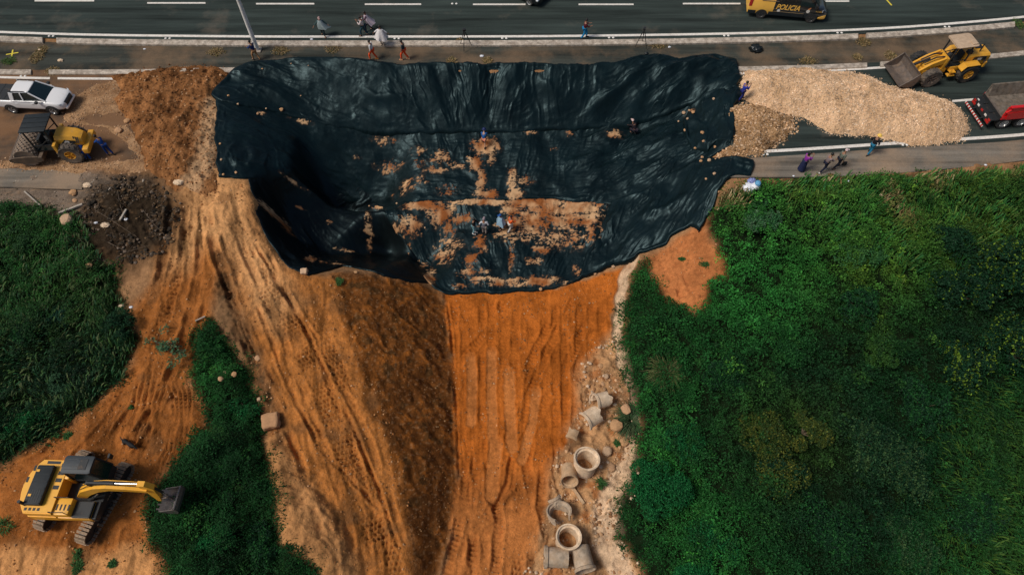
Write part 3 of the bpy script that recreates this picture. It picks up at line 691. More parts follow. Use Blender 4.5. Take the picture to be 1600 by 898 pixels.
    film = sstep(.15, .6, mud+nz*.7)*.6
    c = blend(c, (.10,.055,.028), film*sstep(-.3, .4, n2+.4*nz))
    t = np.clip(.5+.9*fbm(X, Y, 1.6, 3, seed+66)+.25*n2, 0, 1)[..., None]
    t = np.clip((t-.5)*1.8+.42, 0, 1); mc = np.array((.27,.085,.020))*(1-t)+np.array((.54,.33,.17))*t
    c = c*(1-mm[..., None])+mc*(1+.25*n2)[..., None]*mm[..., None]
    keep = (d > -.14); kf = keep[:-1, :-1] & keep[1:, :-1] & keep[:-1, 1:] & keep[1:, 1:]
    V = np.stack([X.ravel(), Y.ravel(), z.ravel()], 1); F = grid_faces(len(xs), len(ys), kf)
    V, F, c2, m2 = compact(V, F, c.reshape(-1, 3), mm.ravel())
    o = npmesh('plastic_sheet', V, F, M_SHEET, cols=np.clip(c2, .002, .9), extra={'mud': m2})
    tag(o, label, 'plastic sheet', 'black plastic sheets over the slide'); SHEETS.append(o)
    return (xs, ys, z, d)
def crest(pts, h, wd):
    P = onp(pts)
    def f(X, Y):
        d, s, sg, L = line_dt(X, Y, P); return h*np.exp(-(d/wd)**2)*sstep(0, 1.5, s)*sstep(0, 1.5, L-s)
    return f
def multi(*fs): return lambda X, Y: sum(f(X, Y) for f in fs)
S2 = sheet('long middle sheet spattered with clay below the top sheet', [(338,158),(337,215),(341,278),(385,281),(430,288),(500,300),(540,316),(585,323),(650,318),(740,312),(870,314),(955,322),(1010,303),(1065,275),(1110,245),(1146,228),(1146,165),(1100,140),(900,180),(760,190),(600,195),(450,160),(380,140)], .20,
  [((352,170),(480,230),.10,.55,2.4), ((380,190),(600,300),.13,.5,2.6), ((470,230),(640,310),.12,.4,2.4), ((345,200),(350,270),.10,.6,1.4),((420,240),(440,285),.12,.7,1.6),
   ((620,220),(650,260),.06,.5,2.2), ((700,215),(705,260),.06,.45,2.0), ((850,215),(830,300),.06,.6,2.6), ((560,290),(760,300),.07,.3,1.6), ((780,300),(900,302),.06,.3,1.4),
   ((880,310),(1040,215),.13,.5,2.4), ((960,310),(1120,180),.15,.55,2.2), ((1090,240),(1140,190),.12,.4,1.6)],
  muds=[(600,222,22,10,.62),(655,238,18,9,.52),(690,250,20,16,.62),(612,265,24,14,.55),(658,258,14,8,.6),(640,290,35,14,.55),(680,268,22,8,.6),(715,262,22,7,.6),(760,232,22,16,1.05),(742,258,14,16,.8),(768,253,8,9,.75),(752,285,8,26,.95),(760,306,18,9,1.1),(800,285,9,24,.85),(805,305,14,11,1.05),(822,284,18,10,.55),(828,212,12,4,.75),(890,214,10,5,.75),(960,214,16,7,.8),(865,235,10,4,.5),(470,193,22,4,.7),(410,180,8,3,.5),(700,300,22,10,.55),(560,250,10,6,.4),(1075,185,12,10,.45)],
  extra=multi(crest([(350,240),(375,262),(430,268),(445,285)],.22,.25), crest([(385,215),(400,250),(380,278)],.18,.3), crest([(352,262),(362,235),(375,225)],.15,.16), crest([(870,262),(960,245),(1060,215)],.12,.3)), res=.06, seed=3, hz=.02)
S1 = sheet('large smooth top sheet hanging from the edge of the road', [(333,152,.0),(352,130),(366,112),(395,100),(440,96),(500,92,.1),(545,94,.1),(600,101),(640,104),(720,103),(850,103),(925,104),(965,99),(1000,90,.1),(1025,88,.1),(1060,96),(1085,93),(1115,88),(1148,98),(1156,125),(1140,148),(1100,160),(1060,172),(1020,188),(985,199),(900,206),(820,209),(760,210),(640,212),(560,207),(500,197),(440,181),(400,172),(350,162)], .36,
  [((352,158),(480,175),.09,.6,1.8), ((380,125),(560,195),.10,.6,2.2), ((450,140),(620,205),.11,.5,2.0), ((520,100),(600,140),.14,.8,1.8), ((590,115),(640,160),.22,.9,1.7),
   ((660,112),(690,190),.20,.75,2.0), ((720,110),(735,195),.19,.6,2.0), ((790,110),(770,190),.18,.65,2.0), ((850,108),(858,175),.16,.75,2.0), ((915,108),(905,160),.15,.9,1.6),
   ((830,203),(960,150),.13,.45,1.8), ((930,195),(1050,110),.14,.45,2.2), ((1010,185),(1110,110),.14,.4,2.0), ((1080,160),(1145,110),.13,.4,1.8),((600,205),(760,208),.07,.35,.8),((760,208),(980,198),.08,.35,.9)],
  extra=multi(crest([(900,190),(960,150),(1000,112),(1025,92)],.35,.35), crest([(500,100),(560,98),(620,112)],.18,.5), crest([(1020,118),(1080,105),(1140,98)],.25,.3), crest([(560,140),(590,160),(640,160)],.25,.3), crest([(690,108),(720,140),(700,180)],.12,.25), crest([(835,110),(850,140),(880,160)],.2,.28)), res=.06, seed=11, small=1.1)
sheet('black sheet with painted-in shade sagging into the deep hollow on the left', [(384,276),(400,272),(470,270),(560,290),(590,314),(606,335),(628,368),(650,405),(668,442),(640,440),(600,432),(560,420),(535,416),(505,424),(482,430),(450,418),(432,392),(410,358),(398,330),(404,318),(392,300)], .16,
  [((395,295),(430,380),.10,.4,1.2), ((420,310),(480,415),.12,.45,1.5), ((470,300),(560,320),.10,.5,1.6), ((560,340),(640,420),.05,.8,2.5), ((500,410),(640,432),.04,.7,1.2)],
  muds=[(415,325,9,7,.75),(432,340,10,8,.75),(452,364,9,6,.8),(468,328,12,3,.6),(515,349,6,5,.6),(577,366,12,4,.7),(540,395,18,4,.75),(488,408,10,5,.8),(458,285,18,5,.9),(575,334,6,9,.7),(520,412,30,3,.5)], extra=crest([(440,372),(452,395),(482,418)],.25,.3), res=.06, seed=21, dark=.4)  # same black plastic, base colour lowered to paint in the hollow's shade
sheet('torn lower sheet half covered in orange clay where people stand', [(574,321),(600,322),(650,318),(740,313),(870,314),(952,320),(958,345),(945,385),(930,424),(905,438),(872,449),(830,455),(780,458),(735,458),(693,459),(668,440),(640,400),(612,352),(590,334)], .16,
  [((600,330),(680,440),.06,.35,2.0), ((700,340),(740,440),.06,.4,2.2), ((800,340),(800,430),.06,.4,2.2), ((880,330),(840,430),.08,.45,2.0), ((940,330),(890,420),.10,.4,1.6)],
  muds=[(600,322,25,6,.95),(660,322,35,9,1.1),(690,335,25,18,.95),(760,318,60,6,1.2),(840,320,60,10,1.1),(905,326,40,13,1.1),(880,345,50,20,.85),(830,350,35,28,.85),(800,330,20,10,.9),(790,362,22,20,.75),(870,375,45,20,.62),(640,352,26,18,.75),(720,345,20,12,.7),(700,395,25,25,.62),(870,330,70,10,1.0),(920,345,25,18,.9),(800,350,14,30,.8),(900,375,20,20,.6),(740,430,30,12,.6),(815,445,80,5,.75),(700,365,16,20,.62),(752,382,14,18,.75),(735,408,14,12,.85),(690,400,14,22,.6),(845,392,14,8,.95),(835,410,14,7,.8),(800,400,7,35,.62),(785,440,50,7,.7),(845,441,32,9,.95),(755,437,30,4,.9),(720,450,18,6,.7),(922,365,8,26,.75),(660,420,12,12,.5),(900,425,8,12,.7),(618,362,5,18,.7),(640,395,5,18,.6),(670,436,8,12,.95)], res=.05, seed=31, small=1.5)
sheet('gathered sheet on the right side reaching down to the bare red soil', [(956,318),(1005,300),(1030,283),(1060,268),(1085,255),(1104,250),(1125,250),(1160,251),(1176,254),(1174,266),(1172,276),(1150,276),(1135,283),(1122,300),(1112,322),(1100,345),(1092,362),(1080,352),(1066,360),(1045,372),(1040,382),(1022,388),(1000,396),(992,404),(965,414),(932,428),(905,436),(915,405),(935,365),(950,335)], .30,
  [((940,420),(960,330),.12,.45,1.8), ((960,410),(1040,300),.14,.5,2.0), ((1020,390),(1090,280),.15,.5,2.0), ((1080,350),(1130,265),.14,.4,1.5), ((1105,262),(1175,262),.13,.35,1.0)],
  muds=[(935,362,6,22,.6)], extra=crest([(985,345),(1040,330),(1090,290)],.25,.35), res=.06, seed=41)
sheet('small crumpled sheet between the brown soil heap and the slide', [(1102,150),(1125,142),(1150,136),(1158,150),(1148,162),(1140,175),(1145,195),(1146,215),(1140,228),(1118,226),(1104,240),(1082,238),(1070,215),(1068,190),(1078,172)], .42,
  [((1090,180),(1110,230),.16,.5,1.6), ((1130,150),(1120,215),.15,.4,1.6)], muds=[(1078,180,6,6,.55)], res=.06, seed=51, small=1.6)
# ------------------------------------------------------------------ stones, clods, heaps
_ico = None
def ico():
    global _ico
    if _ico is None:
        bm = bmesh.new(); bmesh.ops.create_icosphere(bm, subdivisions=1, radius=1); bm.verts.index_update()
        _ico = (np.array([v.co[:] for v in bm.verts]), np.array([[v.index for v in f.verts] for f in bm.faces])); bm.free()
    return _ico
def stone_mesh(name, P, S, C, m, parent=None, seed=1, flat=.7):
    """many angular stones in one mesh"""
    r = np.random.default_rng(seed); V0, F0 = ico(); n = len(P)
    J = 1+.35*(r.random((n, len(V0), 1))-.5)
    sc = S[:, None, None]*np.stack([.75+.5*r.random(n), .75+.5*r.random(n), flat*(.7+.5*r.random(n))], 1)[:, None, :]
    V = V0[None]*J*sc; a = r.random(n)*6.283; ca, sa = np.cos(a)[:, None], np.sin(a)[:, None]
    V = np.stack([V[..., 0]*ca-V[..., 1]*sa, V[..., 0]*sa+V[..., 1]*ca, V[..., 2]], 2)+P[:, None, :]
    F = F0[None]+np.arange(n)[:, None, None]*len(V0)
    return npmesh(name, V.reshape(-1, 3), F.reshape(-1, 3), m, parent, cols=np.repeat(C, len(V0), 0), smooth=False)
M_STONE = mat_vcol('stone', rough=.95, bump=.3, bscale=18, nvar=.2, nscale=9, spec=.1)
M_STONE0 = None
def heap(name, label, cat, outline, hmax, wdt, c1, c2, nstone, smin, smax, stonecols, seed, zbase=0.0, res=.07, rough=.12, group=None, extra=None, pale=None):
    P = np.array([gp(a, b, zbase) if zbase is not None else on(a, b) for a, b in outline]); lo = P[:, :2].min(0)-.5; hi = P[:, :2].max(0)+.5
    xs = np.arange(lo[0], hi[0], res); ys = np.arange(lo[1], hi[1], res); X, Y = np.meshgrid(xs, ys)
    d = poly_sd(X, Y, P)+.3*fbm(X, Y, .9, 4, seed)
    def hf(d, X, Y):
        h = hmax*(1-np.exp(-np.maximum(d, 0)/wdt))*(1+.35*fbm(X, Y, 2.4, 3, seed+1))+rough*fbm(X, Y, .5, 4, seed+2)*sstep(0, .6, d)
        if extra is not None: h = h+extra(X, Y)*sstep(0, .8, d)
        return np.where(d > 0, h+.02, d*.8)
    b = np.maximum(H0(X, Y), -99); Z = b+hf(d, X, Y)
    t = np.clip(.5+.9*fbm(X, Y, 1.3, 5, seed+3)+.4*fbm(X, Y, 3.5, 2, seed+5), 0, 1)[..., None]; c = np.array(c1)*(1-t)+np.array(c2)*t
    if pale: pd = line_dt(X, Y, np.array([gp(a, b) for a, b in pale]))[0]; c = blend(c, (.52,.32,.17), sstep(1.1, .2, pd+.5*fbm(X, Y, .6, 3, seed+8))*.85)
    c = c*(1+.35*perlin(X*9, Y*9, seed))[..., None]
    kf = d > -.2; kf = kf[:-1, :-1] & kf[1:, 1:]; F = grid_faces(len(xs), len(ys), kf)
    V, F, cc = compact(np.stack([X.ravel(), Y.ravel(), Z.ravel()], 1), F, c.reshape(-1, 3))
    body = npmesh(name, V, F, M_SOIL, cols=np.clip(cc, .005, .9)); tag(body, label, cat, group)
    r = np.random.default_rng(seed); pts = []
    xx = r.uniform(lo[0], hi[0], nstone*5); yy = r.uniform(lo[1], hi[1], nstone*5)
    dd = poly_sd(xx, yy, P)+.3*fbm(xx, yy, .9, 4, seed); keep = (dd > -.45*r.random(len(xx))**2) ; xx, yy, dd = xx[keep][:nstone], yy[keep][:nstone], dd[keep][:nstone]
    S = smin+(smax-smin)*r.random(len(xx))**3.0
    zz = H0(xx, yy)+np.maximum(hf(dd, xx, yy), 0)+S*.25
    ci = np.array(stonecols)[r.integers(0, len(stonecols), len(xx))]*(.55+.75*r.random((len(xx), 1)))*(1+.7*fbm(xx, yy, 1.3, 3, seed+3)[:, None])
    st = stone_mesh('stones', np.stack([xx, yy, zz], 1), S, ci, M_STONE, body, seed); tag(st, kind='stuff')
    return P, hf
GH = [(1156,124),(1168,113),(1200,110),(1250,106),(1290,112),(1330,114),(1362,122),(1385,134),(1440,146),(1480,158),(1505,178),(1512,200),(1500,218),(1465,226),(1425,228),(1378,216),(1345,212),(1300,208),(1275,196),(1258,184),(1238,183),(1215,176),(1185,168),(1160,156)]
heap('gravel_heap', 'long pale heap of crushed stone dumped on the right carriageway', 'gravel heap', GH, 1.15, 1.3, (.56,.35,.19), (.68,.46,.28), 19000, .016, .060, [(.70,.49,.31),(.66,.44,.26),(.76,.58,.41),(.56,.36,.21)], 5, rough=.16)
SH = [(1128,172),(1150,166),(1185,164),(1212,174),(1238,184),(1242,196),(1232,212),(1210,228),(1188,240),(1160,246),(1128,246),(1112,240),(1122,232),(1142,226),(1150,205),(1138,188)]
heap('soil_heap', 'brown heap of stony soil between the gravel and the black sheet', 'soil heap', SH, .75, 1.0, (.25,.135,.06), (.46,.29,.15), 3200, .02, .11, [(.45,.28,.15),(.30,.17,.08),(.55,.38,.24)], 9, rough=.2)
LH = [(176,120),(205,112),(250,106),(300,103),(345,106),(356,114),(343,130),(340,160),(340,200),(338,250),(338,292),(318,302),(296,296),(272,300),(250,285),(228,268),(222,250),(222,236),(212,215),(206,196),(192,176),(176,160),(186,140)]
heap('soil_heap', 'rough reddish brown earth heap at the cut end of the left road', 'soil heap', LH, .45, 1.4, (.11,.045,.016), (.36,.16,.06), 4200, .012, .075, [(.30,.13,.05),(.20,.09,.035),(.46,.27,.14),(.26,.11,.04),(.14,.06,.025)], 13, rough=.26,
  extra=lambda X, Y: .42*ridged(X, Y*.55, 2.8, 3, 91)-.1+.10*fbm(X, Y, .35, 3, 92), pale=[(336,165),(330,215),(322,262),(300,292)])
# thin spread of dirt on the left road
D1 = [(118,150),(150,132),(185,126),(200,150),(205,170),(170,178),(140,178),(120,185),(150,196),(200,196),(225,236),(250,262),(250,275),(150,272),(60,266),(0,262),(-60,262),(-60,252),(20,250),(60,247),(110,252),(180,252),(215,248),(190,215),(160,198),(110,195),(100,182)]
heap('spilled_soil', 'thin orange spread of soil beside the roller and white pickup', 'spilled soil', D1, .05, .8, (.22,.115,.055), (.46,.28,.15), 1800, .02, .07, [(.5,.33,.2),(.36,.2,.1)], 17, rough=.06)
# stones weighing down the sheets
M_ROCK = mat_vcol('rock', rough=.9, bump=.4, bscale=10, nvar=.3, nscale=6)
def rock_proto(seed, col):
    r = np.random.default_rng(seed); bm = bmesh.new(); bmesh.ops.create_icosphere(bm, subdivisions=2, radius=1)
    V = np.array([v.co[:] for v in bm.verts]); F = np.array([[v.index for v in f.verts] for f in bm.faces]); bm.free()
    n = fbm(V[:, 0]+seed, V[:, 1]+V[:, 2], 1.2, 3, seed)
    V = V*(1+.45*n)[:, None]*np.array([1, .75+.3*r.random(), .6]); V = np.sign(V)*np.abs(V)**.9
    return npmesh('rock', V, F, M_ROCK, cols=np.tile(col, (len(V), 1)), smooth=False)
def surf_z(x, y):
    dg = bpy.context.evaluated_depsgraph_get(); hit, loc, *_ = SC.ray_cast(dg, Vector((x, y, 12)), Vector((0, 0, -1))); return loc.z if hit else G(x, y)
def surf_at(px, py):
    """first solid thing met along the line of sight through a picture point"""
    dg = bpy.context.evaluated_depsgraph_get(); d = Vector(ray(px, py)).normalized()
    hit, loc, *_ = SC.ray_cast(dg, Vector((0, 0, CAM_H)), d); return np.array(loc) if hit else onG(px, py)
ROCKS = [(345,118,1),(357,150,.8),(372,163,.8),(403,178,1),(440,172,1.4),(416,170,.7),(470,150,.5),(344,225,.8),(346,250,.9),(369,270,1),(349,273,.8),(482,103,.5),(455,100,.6),(410,108,.6),(1068,177,1.5),(1077,173,1),(1083,176,1.3),(1074,186,1),(1070,204,1.1),(1097,208,1.3),(1115,155,1),(1099,221,1),(1117,230,1),(1108,251,1.4),(1097,246,1),(1095,252,1.1),(1116,272,1.2),(1103,280,.9),(1122,300,1),(958,417,1.3),(930,428,1),(845,452,1.2),(1060,190,.8),(1130,236,1.1),(1086,232,.9),(620,318,.8),(480,424,1),(556,426,1.2),(664,356,.7),(577,322,.7)]
RP = [rock_proto(1, (.48,.28,.15)), rock_proto(4, (.48,.27,.13)), rock_proto(6, (.50,.33,.20))]
rpts = [surf_at(a, b) for a, b, s in ROCKS]
for i, (a, b, s) in enumerate(ROCKS):
    src = RP[i % 3]; o = src if i < 3 else src.copy()
    if i >= 3: COL.objects.link(o)
    p = rpts[i]; q = .105*s; o.location = (p[0], p[1], p[2]+q*.35); o.scale = (q, q, q); o.rotation_euler = (0, 0, i*1.7)
    tag(o, 'fist to head sized tan stone weighing down the black plastic sheet', 'stone', 'stones holding the sheets down')
# squared block at the foot of the sagging sheet, boulder by the left vegetation
def block(px, py, sx, sy, sz, rz, col, label, nm='stone_block'):
    bm = bmesh.new(); bmesh.ops.create_cube(bm, size=1); bmesh.ops.subdivide_edges(bm, edges=bm.edges[:], cuts=5, use_grid_fill=True)
    V = np.array([v.co[:] for v in bm.verts]); F = np.array([[v.index for v in f.verts] for f in bm.faces]); bm.free()
    V = V*(1-.10*(np.abs(V)[:, [1, 2, 0]]**4+np.abs(V)[:, [2, 0, 1]]**4)*16*.5); V += .16*np.stack([fbm(V[:, 0]*2+k*5, V[:, 1]*2+V[:, 2]*1.7, .9, 4, 31+k) for k in range(3)], 1)
    V = V*np.array([sx, sy, sz]); o = npmesh(nm, V, F, M_ROCK, cols=np.tile(col, (len(V), 1)), smooth=True); p = onG(px, py); o.location = (p[0], p[1], p[2]+sz*.42); o.rotation_euler = (R(4), R(-5), rz)
    return tag(o, label, 'block')
block(425, 660, 1.0, .9, .5, .2, (.44,.24,.12), 'large pale square stone block beside the left vegetation')
block(476, 426, .45, .4, .3, .1, (.56,.37,.23), 'small square pale block at the bottom tip of the sagging sheet')
block(958, 392+26, .1, .1, .1, 0, (.5,.3,.2), 'tiny cube of tan stone beside the right edge of the sheet')
# loose stones and clods over the bare ground
def loose(name, label, polys, n, smin, smax, cols, seed, pw=6.):
    r = np.random.default_rng(seed); PX = []; tot = 0
    lo = np.min([p[:, :2].min(0) for p in polys], 0); hi = np.max([p[:, :2].max(0) for p in polys], 0)
    x = r.uniform(lo[0], hi[0], n*6); y = r.uniform(lo[1], hi[1], n*6); k = np.zeros(len(x), bool)
    for p in polys: k |= poly_sd(x, y, p) > 0
    k &= fbm(x, y, 1.7, 3, seed) > -.15*r.random(len(x))
    x, y = x[k][:n], y[k][:n]; S = smin+(smax-smin)*r.random(len(x))**pw; z = Gv(x, y)+S*.2
    c = np.array(cols)[r.integers(0, len(cols), len(x))]*(.7+.6*r.random((len(x), 1)))
    o = stone_mesh(name, np.stack([x, y, z], 1), S, c, M_STONE, None, seed); tag(o, label, name.replace('_', ' '), kind='stuff')
    return o
loose('loose_clods', 'loose dark soil clods and pale chips on the shaded cut slope', [SLOPE], 2200, .014, .055, [(.18,.075,.022),(.12,.05,.016),(.24,.10,.035),(.10,.04,.015),(.33,.18,.08)], 3)
loose('loose_stones', 'loose tan stones around the concrete pipes and channel', [PIPEZ], 2600, .018, .13, [(.50,.30,.16),(.58,.42,.28),(.30,.15,.07)], 4)
loose('loose_clods', 'small soil clods over the ramp and wheel tracks', [RAMP, TRACK, FLOOR, REDSPOT], 9000, .015, .075, [(.40,.18,.065),(.30,.13,.045),(.22,.09,.03),(.46,.26,.13)], 6)
loose('dark_rubble', 'charred black rubble with pale ash pieces at the end of left vegetation', [BLACK], 3600, .02, .14, [(.03,.026,.02),(.05,.04,.03),(.02,.018,.015),(.07,.05,.035),(.10,.07,.045),(.04,.03,.02),(.16,.12,.09),(.12,.075,.04),(.09,.055,.03)], 7)
loose('grit', 'grey grit and chips on the left shoulder', [GUTTER], 2500, .015, .07, [(.28,.22,.17),(.45,.38,.3),(.12,.09,.06)], 8)
# ------------------------------------------------------------------ vegetation
M_LEAF = mat_vcol('leaves', rough=.6, bump=0, nvar=0, spec=.14, trans=.22)
M_BARK = mat('bark', (.12,.085,.055), .9, var=.3, vscale=6)
def leaf_mesh(name, P, S, C, m, parent=None, seed=1, tilt=.75, aspect=.5, heading=None, lift=0.):
    """P: leaf positions, one folded diamond each"""
    r = np.random.default_rng(seed); n = len(P)
    a = r.random(n)*2*math.pi if heading is None else heading
    el = lift+(r.random(n)-.5)*tilt*2; ro = (r.random(n)-.5)*tilt*2.2
    d = np.stack([np.cos(a)*np.cos(el), np.sin(a)*np.cos(el), np.sin(el)], 1)
    s = np.stack([-np.sin(a), np.cos(a), 0*a], 1); u = np.cross(d, s); s = s*np.cos(ro)[:, None]+u*np.sin(ro)[:, None]
    L = S[:, None]; W = (S*aspect*(.8+.4*r.random(n)))[:, None]
    V = np.stack([P-d*L*.5, P+s*W*.5+d*L*.05, P+d*L*.5-np.array([0,0,1])*L*.12, P-s*W*.5+d*L*.05], 1)
    F = np.arange(n*4).reshape(n, 4)
    return npmesh(name, V.reshape(-1, 3), F, m, parent, cols=np.repeat(C, 4, 0), smooth=False)
def blade_mesh(name, P, L, C, ang, m, parent=None, seed=1, wd=.03, lean=.9):
    r = np.random.default_rng(seed); n = len(P); d = np.stack([np.cos(ang), np.sin(ang), 0*ang], 1); s = np.stack([-np.sin(ang), np.cos(ang), 0*ang], 1)*(wd*(.7+.6*r.random(n)))[:, None]
    up = np.array([0, 0, 1.]); ln = (lean*(.6+.8*r.random(n)))[:, None]; L = L[:, None]
    q1 = P+up*L*.45+d*L*.25*ln; q2 = P+up*L*.62+d*L*.62*ln; q3 = P+up*L*.42*(1.2-.5*ln)+d*L*1.0*ln
    V = np.stack([P-s, P+s, q1+s, q1-s, q2+s*.8, q2-s*.8, q3, q3+s*.1], 1).reshape(-1, 3)
    b = np.arange(n)[:, None, None]*8; F = (np.array([[0,1,2,3],[3,2,4,5],[5,4,7,6]])[None]+b).reshape(-1, 4)
    return npmesh(name, V, F, m, parent, cols=np.repeat(C, 8, 0), smooth=False)
def sample_poly(poly, n, seed, margin=0.1):
    r = np.random.default_rng(seed); lo = poly[:, :2].min(0); hi = poly[:, :2].max(0)
    out = []; tot = 0
    while tot < n:
        x = r.uniform(lo[0], hi[0], n*2); y = r.uniform(lo[1], hi[1], n*2); d = poly_sd(x, y, poly)+.45*fbm(x, y, 1.3, 3, 11); k = d > margin
        out.append(np.stack([x[k], y[k], d[k]], 1)); tot += k.sum()
    return np.concatenate(out)[:n]
def canopy(x, y, d):
    """height of the undergrowth canopy"""
    h = .22+.60*sstep(-.35, .45, fbm(x, y, 3.4, 4, 101))+.60*sstep(-.3, .4, fbm(x, y, 1.25, 3, 102))
    h = h+.22*np.maximum(fbm(x, y, .45, 2, 103), -.3)
    return h*sstep(-.1, 1.1, d)
def zone_w(x, y, pts):
    """soft spots given as (px,py,radius px,weight)"""
    w_ = np.zeros(x.shape)
    for (px, py, rp, k) in pts:
        c = on(px, py); e = on(px+rp, py); rr = abs(e[0]-c[0]); w_ += k*np.exp(-(((x-c[0])**2+(y-c[1])**2)/rr**2))
    return np.clip(w_, -1, 1)
DARKS = [(1560,430,110,1),(1500,560,90,.7),(1340,640,120,.6),(1250,820,110,.7),(1120,660,90,.4),(1400,800,120,.6),(1560,700,60,.3),(140,560,120,.5),(60,620,120,.6),(350,720,60,.4),(1060,560,70,.3),(370,860,80,.5),(1330,490,70,.5),(1240,590,80,.4)]
BRIGHTS = [(1200,400,130,.8),(1320,350,120,.7),(1060,620,70,.5),(1180,470,90,.5),(1030,700,60,.6),(90,430,80,.4),(1480,860,120,.25),(1130,880,100,.5),(320,600,50,.4),(330,850,50,.3),(1400,420,90,.4),(1100,800,60,.3)]
YELLOWS = [(1430,330,110,.9),(1520,300,90,.9),(1300,300,120,.8),(1360,370,70,.8),(1590,860,90,.45),(1580,700,60,.4),(1230,690,90,.5),(1400,280,100,.6),(1150,300,50,.9),(1340,480,60,.5),(1580,330,60,.6),(120,480,60,.5),(60,380,80,.3)]
DRYS = [(1380,318,18,1),(1410,340,20,.9),(1450,278,30,.9),(1150,308,24,.8),(1300,280,40,.4),(1580,275,25,.6),(1510,268,22,.5),(1230,284,25,.4),(1120,320,20,.5)]
def veg_cols(x, y, hn, r):
    """hn: 0 low .. 1 top of the canopy (species mix only)"""
    n = len(x); b = zone_w(x, y, BRIGHTS); dk = zone_w(x, y, DARKS); ye = zone_w(x, y, YELLOWS); dr = zone_w(x, y, DRYS)
    p = fbm(x, y, 2.3, 4, 111); p2 = fbm(x, y, .7, 3, 112)
    c = np.zeros((n, 3))+np.array((.013,.082,.017))
    def mixc(c, col, t): return c*(1-t[:, None])+np.array(col)*t[:, None]
    c = mixc(c, (.034,.215,.036), np.clip(b*1.25+.6*p, 0, 1)); c = mixc(c, (.006,.034,.012), np.clip(dk-.2*p2+.1, 0, 1))
    c = mixc(c, (.090,.160,.016), np.clip(ye*(.6+p)+.25*sstep(.25, .5, p2), 0, 1)*.75)
    c = mixc(c, (.26,.17,.07), np.clip((dr+p*.5-.2)*(dr > .12), 0, 1)*(r.random(n) < .8))
    c = c*(.45+1.0*r.random((n, 1))); lt = (r.random(n) < .05)&(fbm(x, y, .9, 2, 114) > .05); c[lt] *= np.array([2.4, 1.9, 1.5])
    le = x < 5; sat = np.where(le, .85, 1.0)[:, None]; c = c*sat
    return c
def undergrowth(name, label, poly, nc, per, seed, smin=.07, smax=.19, rmin=.16, rmax=.55):
    """thousands of little mounded plants, each with its own leaf size and green"""
    P = sample_poly(poly, nc, seed, -.45); r = np.random.default_rng(seed+1); P = P[(P[:, 2] > 0) | (r.random(len(P)) < .5*np.exp(P[:, 2]*3))]; x0, y0, d0 = P.T; m = len(x0)
    cr = (rmin+(rmax-rmin)*r.random(m)**1.8)*(1+.5*sstep(0, .4, fbm(x0, y0, 2.5, 2, 121))); ch = canopy(x0, y0, d0)*(.75+.5*r.random(m))
    cc = veg_cols(x0, y0, ch, r); cs = smin+(smax-smin)*r.random(m)**1.5; hd = r.random(m)*6.283
    k = np.repeat(np.arange(m), np.maximum(6, (per*(cr/.33)**1.3)).astype(int)); n = len(k); a = r.random(n)*6.283; q = np.sqrt(r.random(n)); rr = cr[k]
    lob = 1+.35*np.sin(a*3+hd[k])+.2*np.sin(a*5-hd[k]*2); x = x0[k]+rr*q*lob*np.cos(a); y = y0[k]+rr*q*lob*np.sin(a)
    z = Gv(x0, y0)[k]+ch[k]+rr*(.9*np.sqrt(np.maximum(1-q*q, 0))-.45)-.25*r.random(n)**2*rr/.3*.6; gz = Gv(x, y)+.02; z = np.maximum(z, gz)
    c = cc[k]*(.6+.75*r.random((n, 1)))
    o = leaf_mesh(name, np.stack([x, y, z], 1), cs[k]*(.7+.6*r.random(n)), c, M_LEAF, seed=seed+2, heading=a+r.normal(0, .5, n), lift=.25, tilt=.6, aspect=.48); return tag(o, label, 'undergrowth', kind='stuff')
undergrowth('undergrowth', 'dense mixed green undergrowth over the right embankment', VR, 11500, 30, 201)
undergrowth('undergrowth', 'dark green undergrowth left of the dirt track', VL1, 4200, 28, 202, .06, .17)
undergrowth('undergrowth', 'strip of low green undergrowth between track and ramp', VL2, 2300, 26, 203, .06, .15)
def grass(name, label, poly, n, seed, spots, base_ang, Lmin, Lmax, cols, spread=.5, thr=.25):
    P = sample_poly(poly, n, seed, .0); x, y, d = P.T; r = np.random.default_rng(seed)
    w_ = zone_w(x, y, spots)+.25*fbm(x, y, 1.2, 3, 141); k = w_ > thr+.3*r.random(n); x, y, d = x[k], y[k], d[k]; n = len(x)
    ang = base_ang+spread*2.5*fbm(x, y, 2.6, 2, 142)+r.normal(0, .28, n); L = Lmin+(Lmax-Lmin)*r.random(n)
    z = Gv(x, y)+canopy(x, y, d)*.75*r.random(n)**.5
    c = np.array(cols)[r.integers(0, len(cols), n)]*(.7+.6*r.random((n, 1)))
    o = blade_mesh(name, np.stack([x, y, z], 1), L, c, ang, M_LEAF, seed=seed); return tag(o, label, 'grass', kind='stuff')
grass('tall_grass', 'long bright grass blades bending away below the right path', VR, 30000, 211, [(1430,325,90,1),(1520,310,90,.9),(1290,300,80,.6),(1370,365,50,.6),(1590,350,70,.7)], R(40), .25, .75, [(.06,.19,.03),(.04,.16,.03),(.12,.20,.045),(.03,.12,.025),(.025,.12,.03)], .6)
grass('tall_grass', 'yellowish grass along the lower right picture edge', VR, 22000, 212, [(1590,840,120,1),(1580,700,90,.8),(1550,860,80,.7),(1540,680,80,.6)], R(-60), .3, .8, [(.04,.11,.02),(.075,.15,.025),(.025,.085,.02)], .6)
grass('tall_grass', 'pale grass blades streaking through the left undergrowth', VL1, 9000, 213, [(120,480,110,.9),(60,560,120,.7),(100,650,100,.9),(40,690,80,.9),(60,420,120,.6),(170,560,60,.5)], R(60), .25, .7, [(.03,.085,.022),(.055,.115,.028),(.02,.08,.03),(.09,.12,.045)], .9)
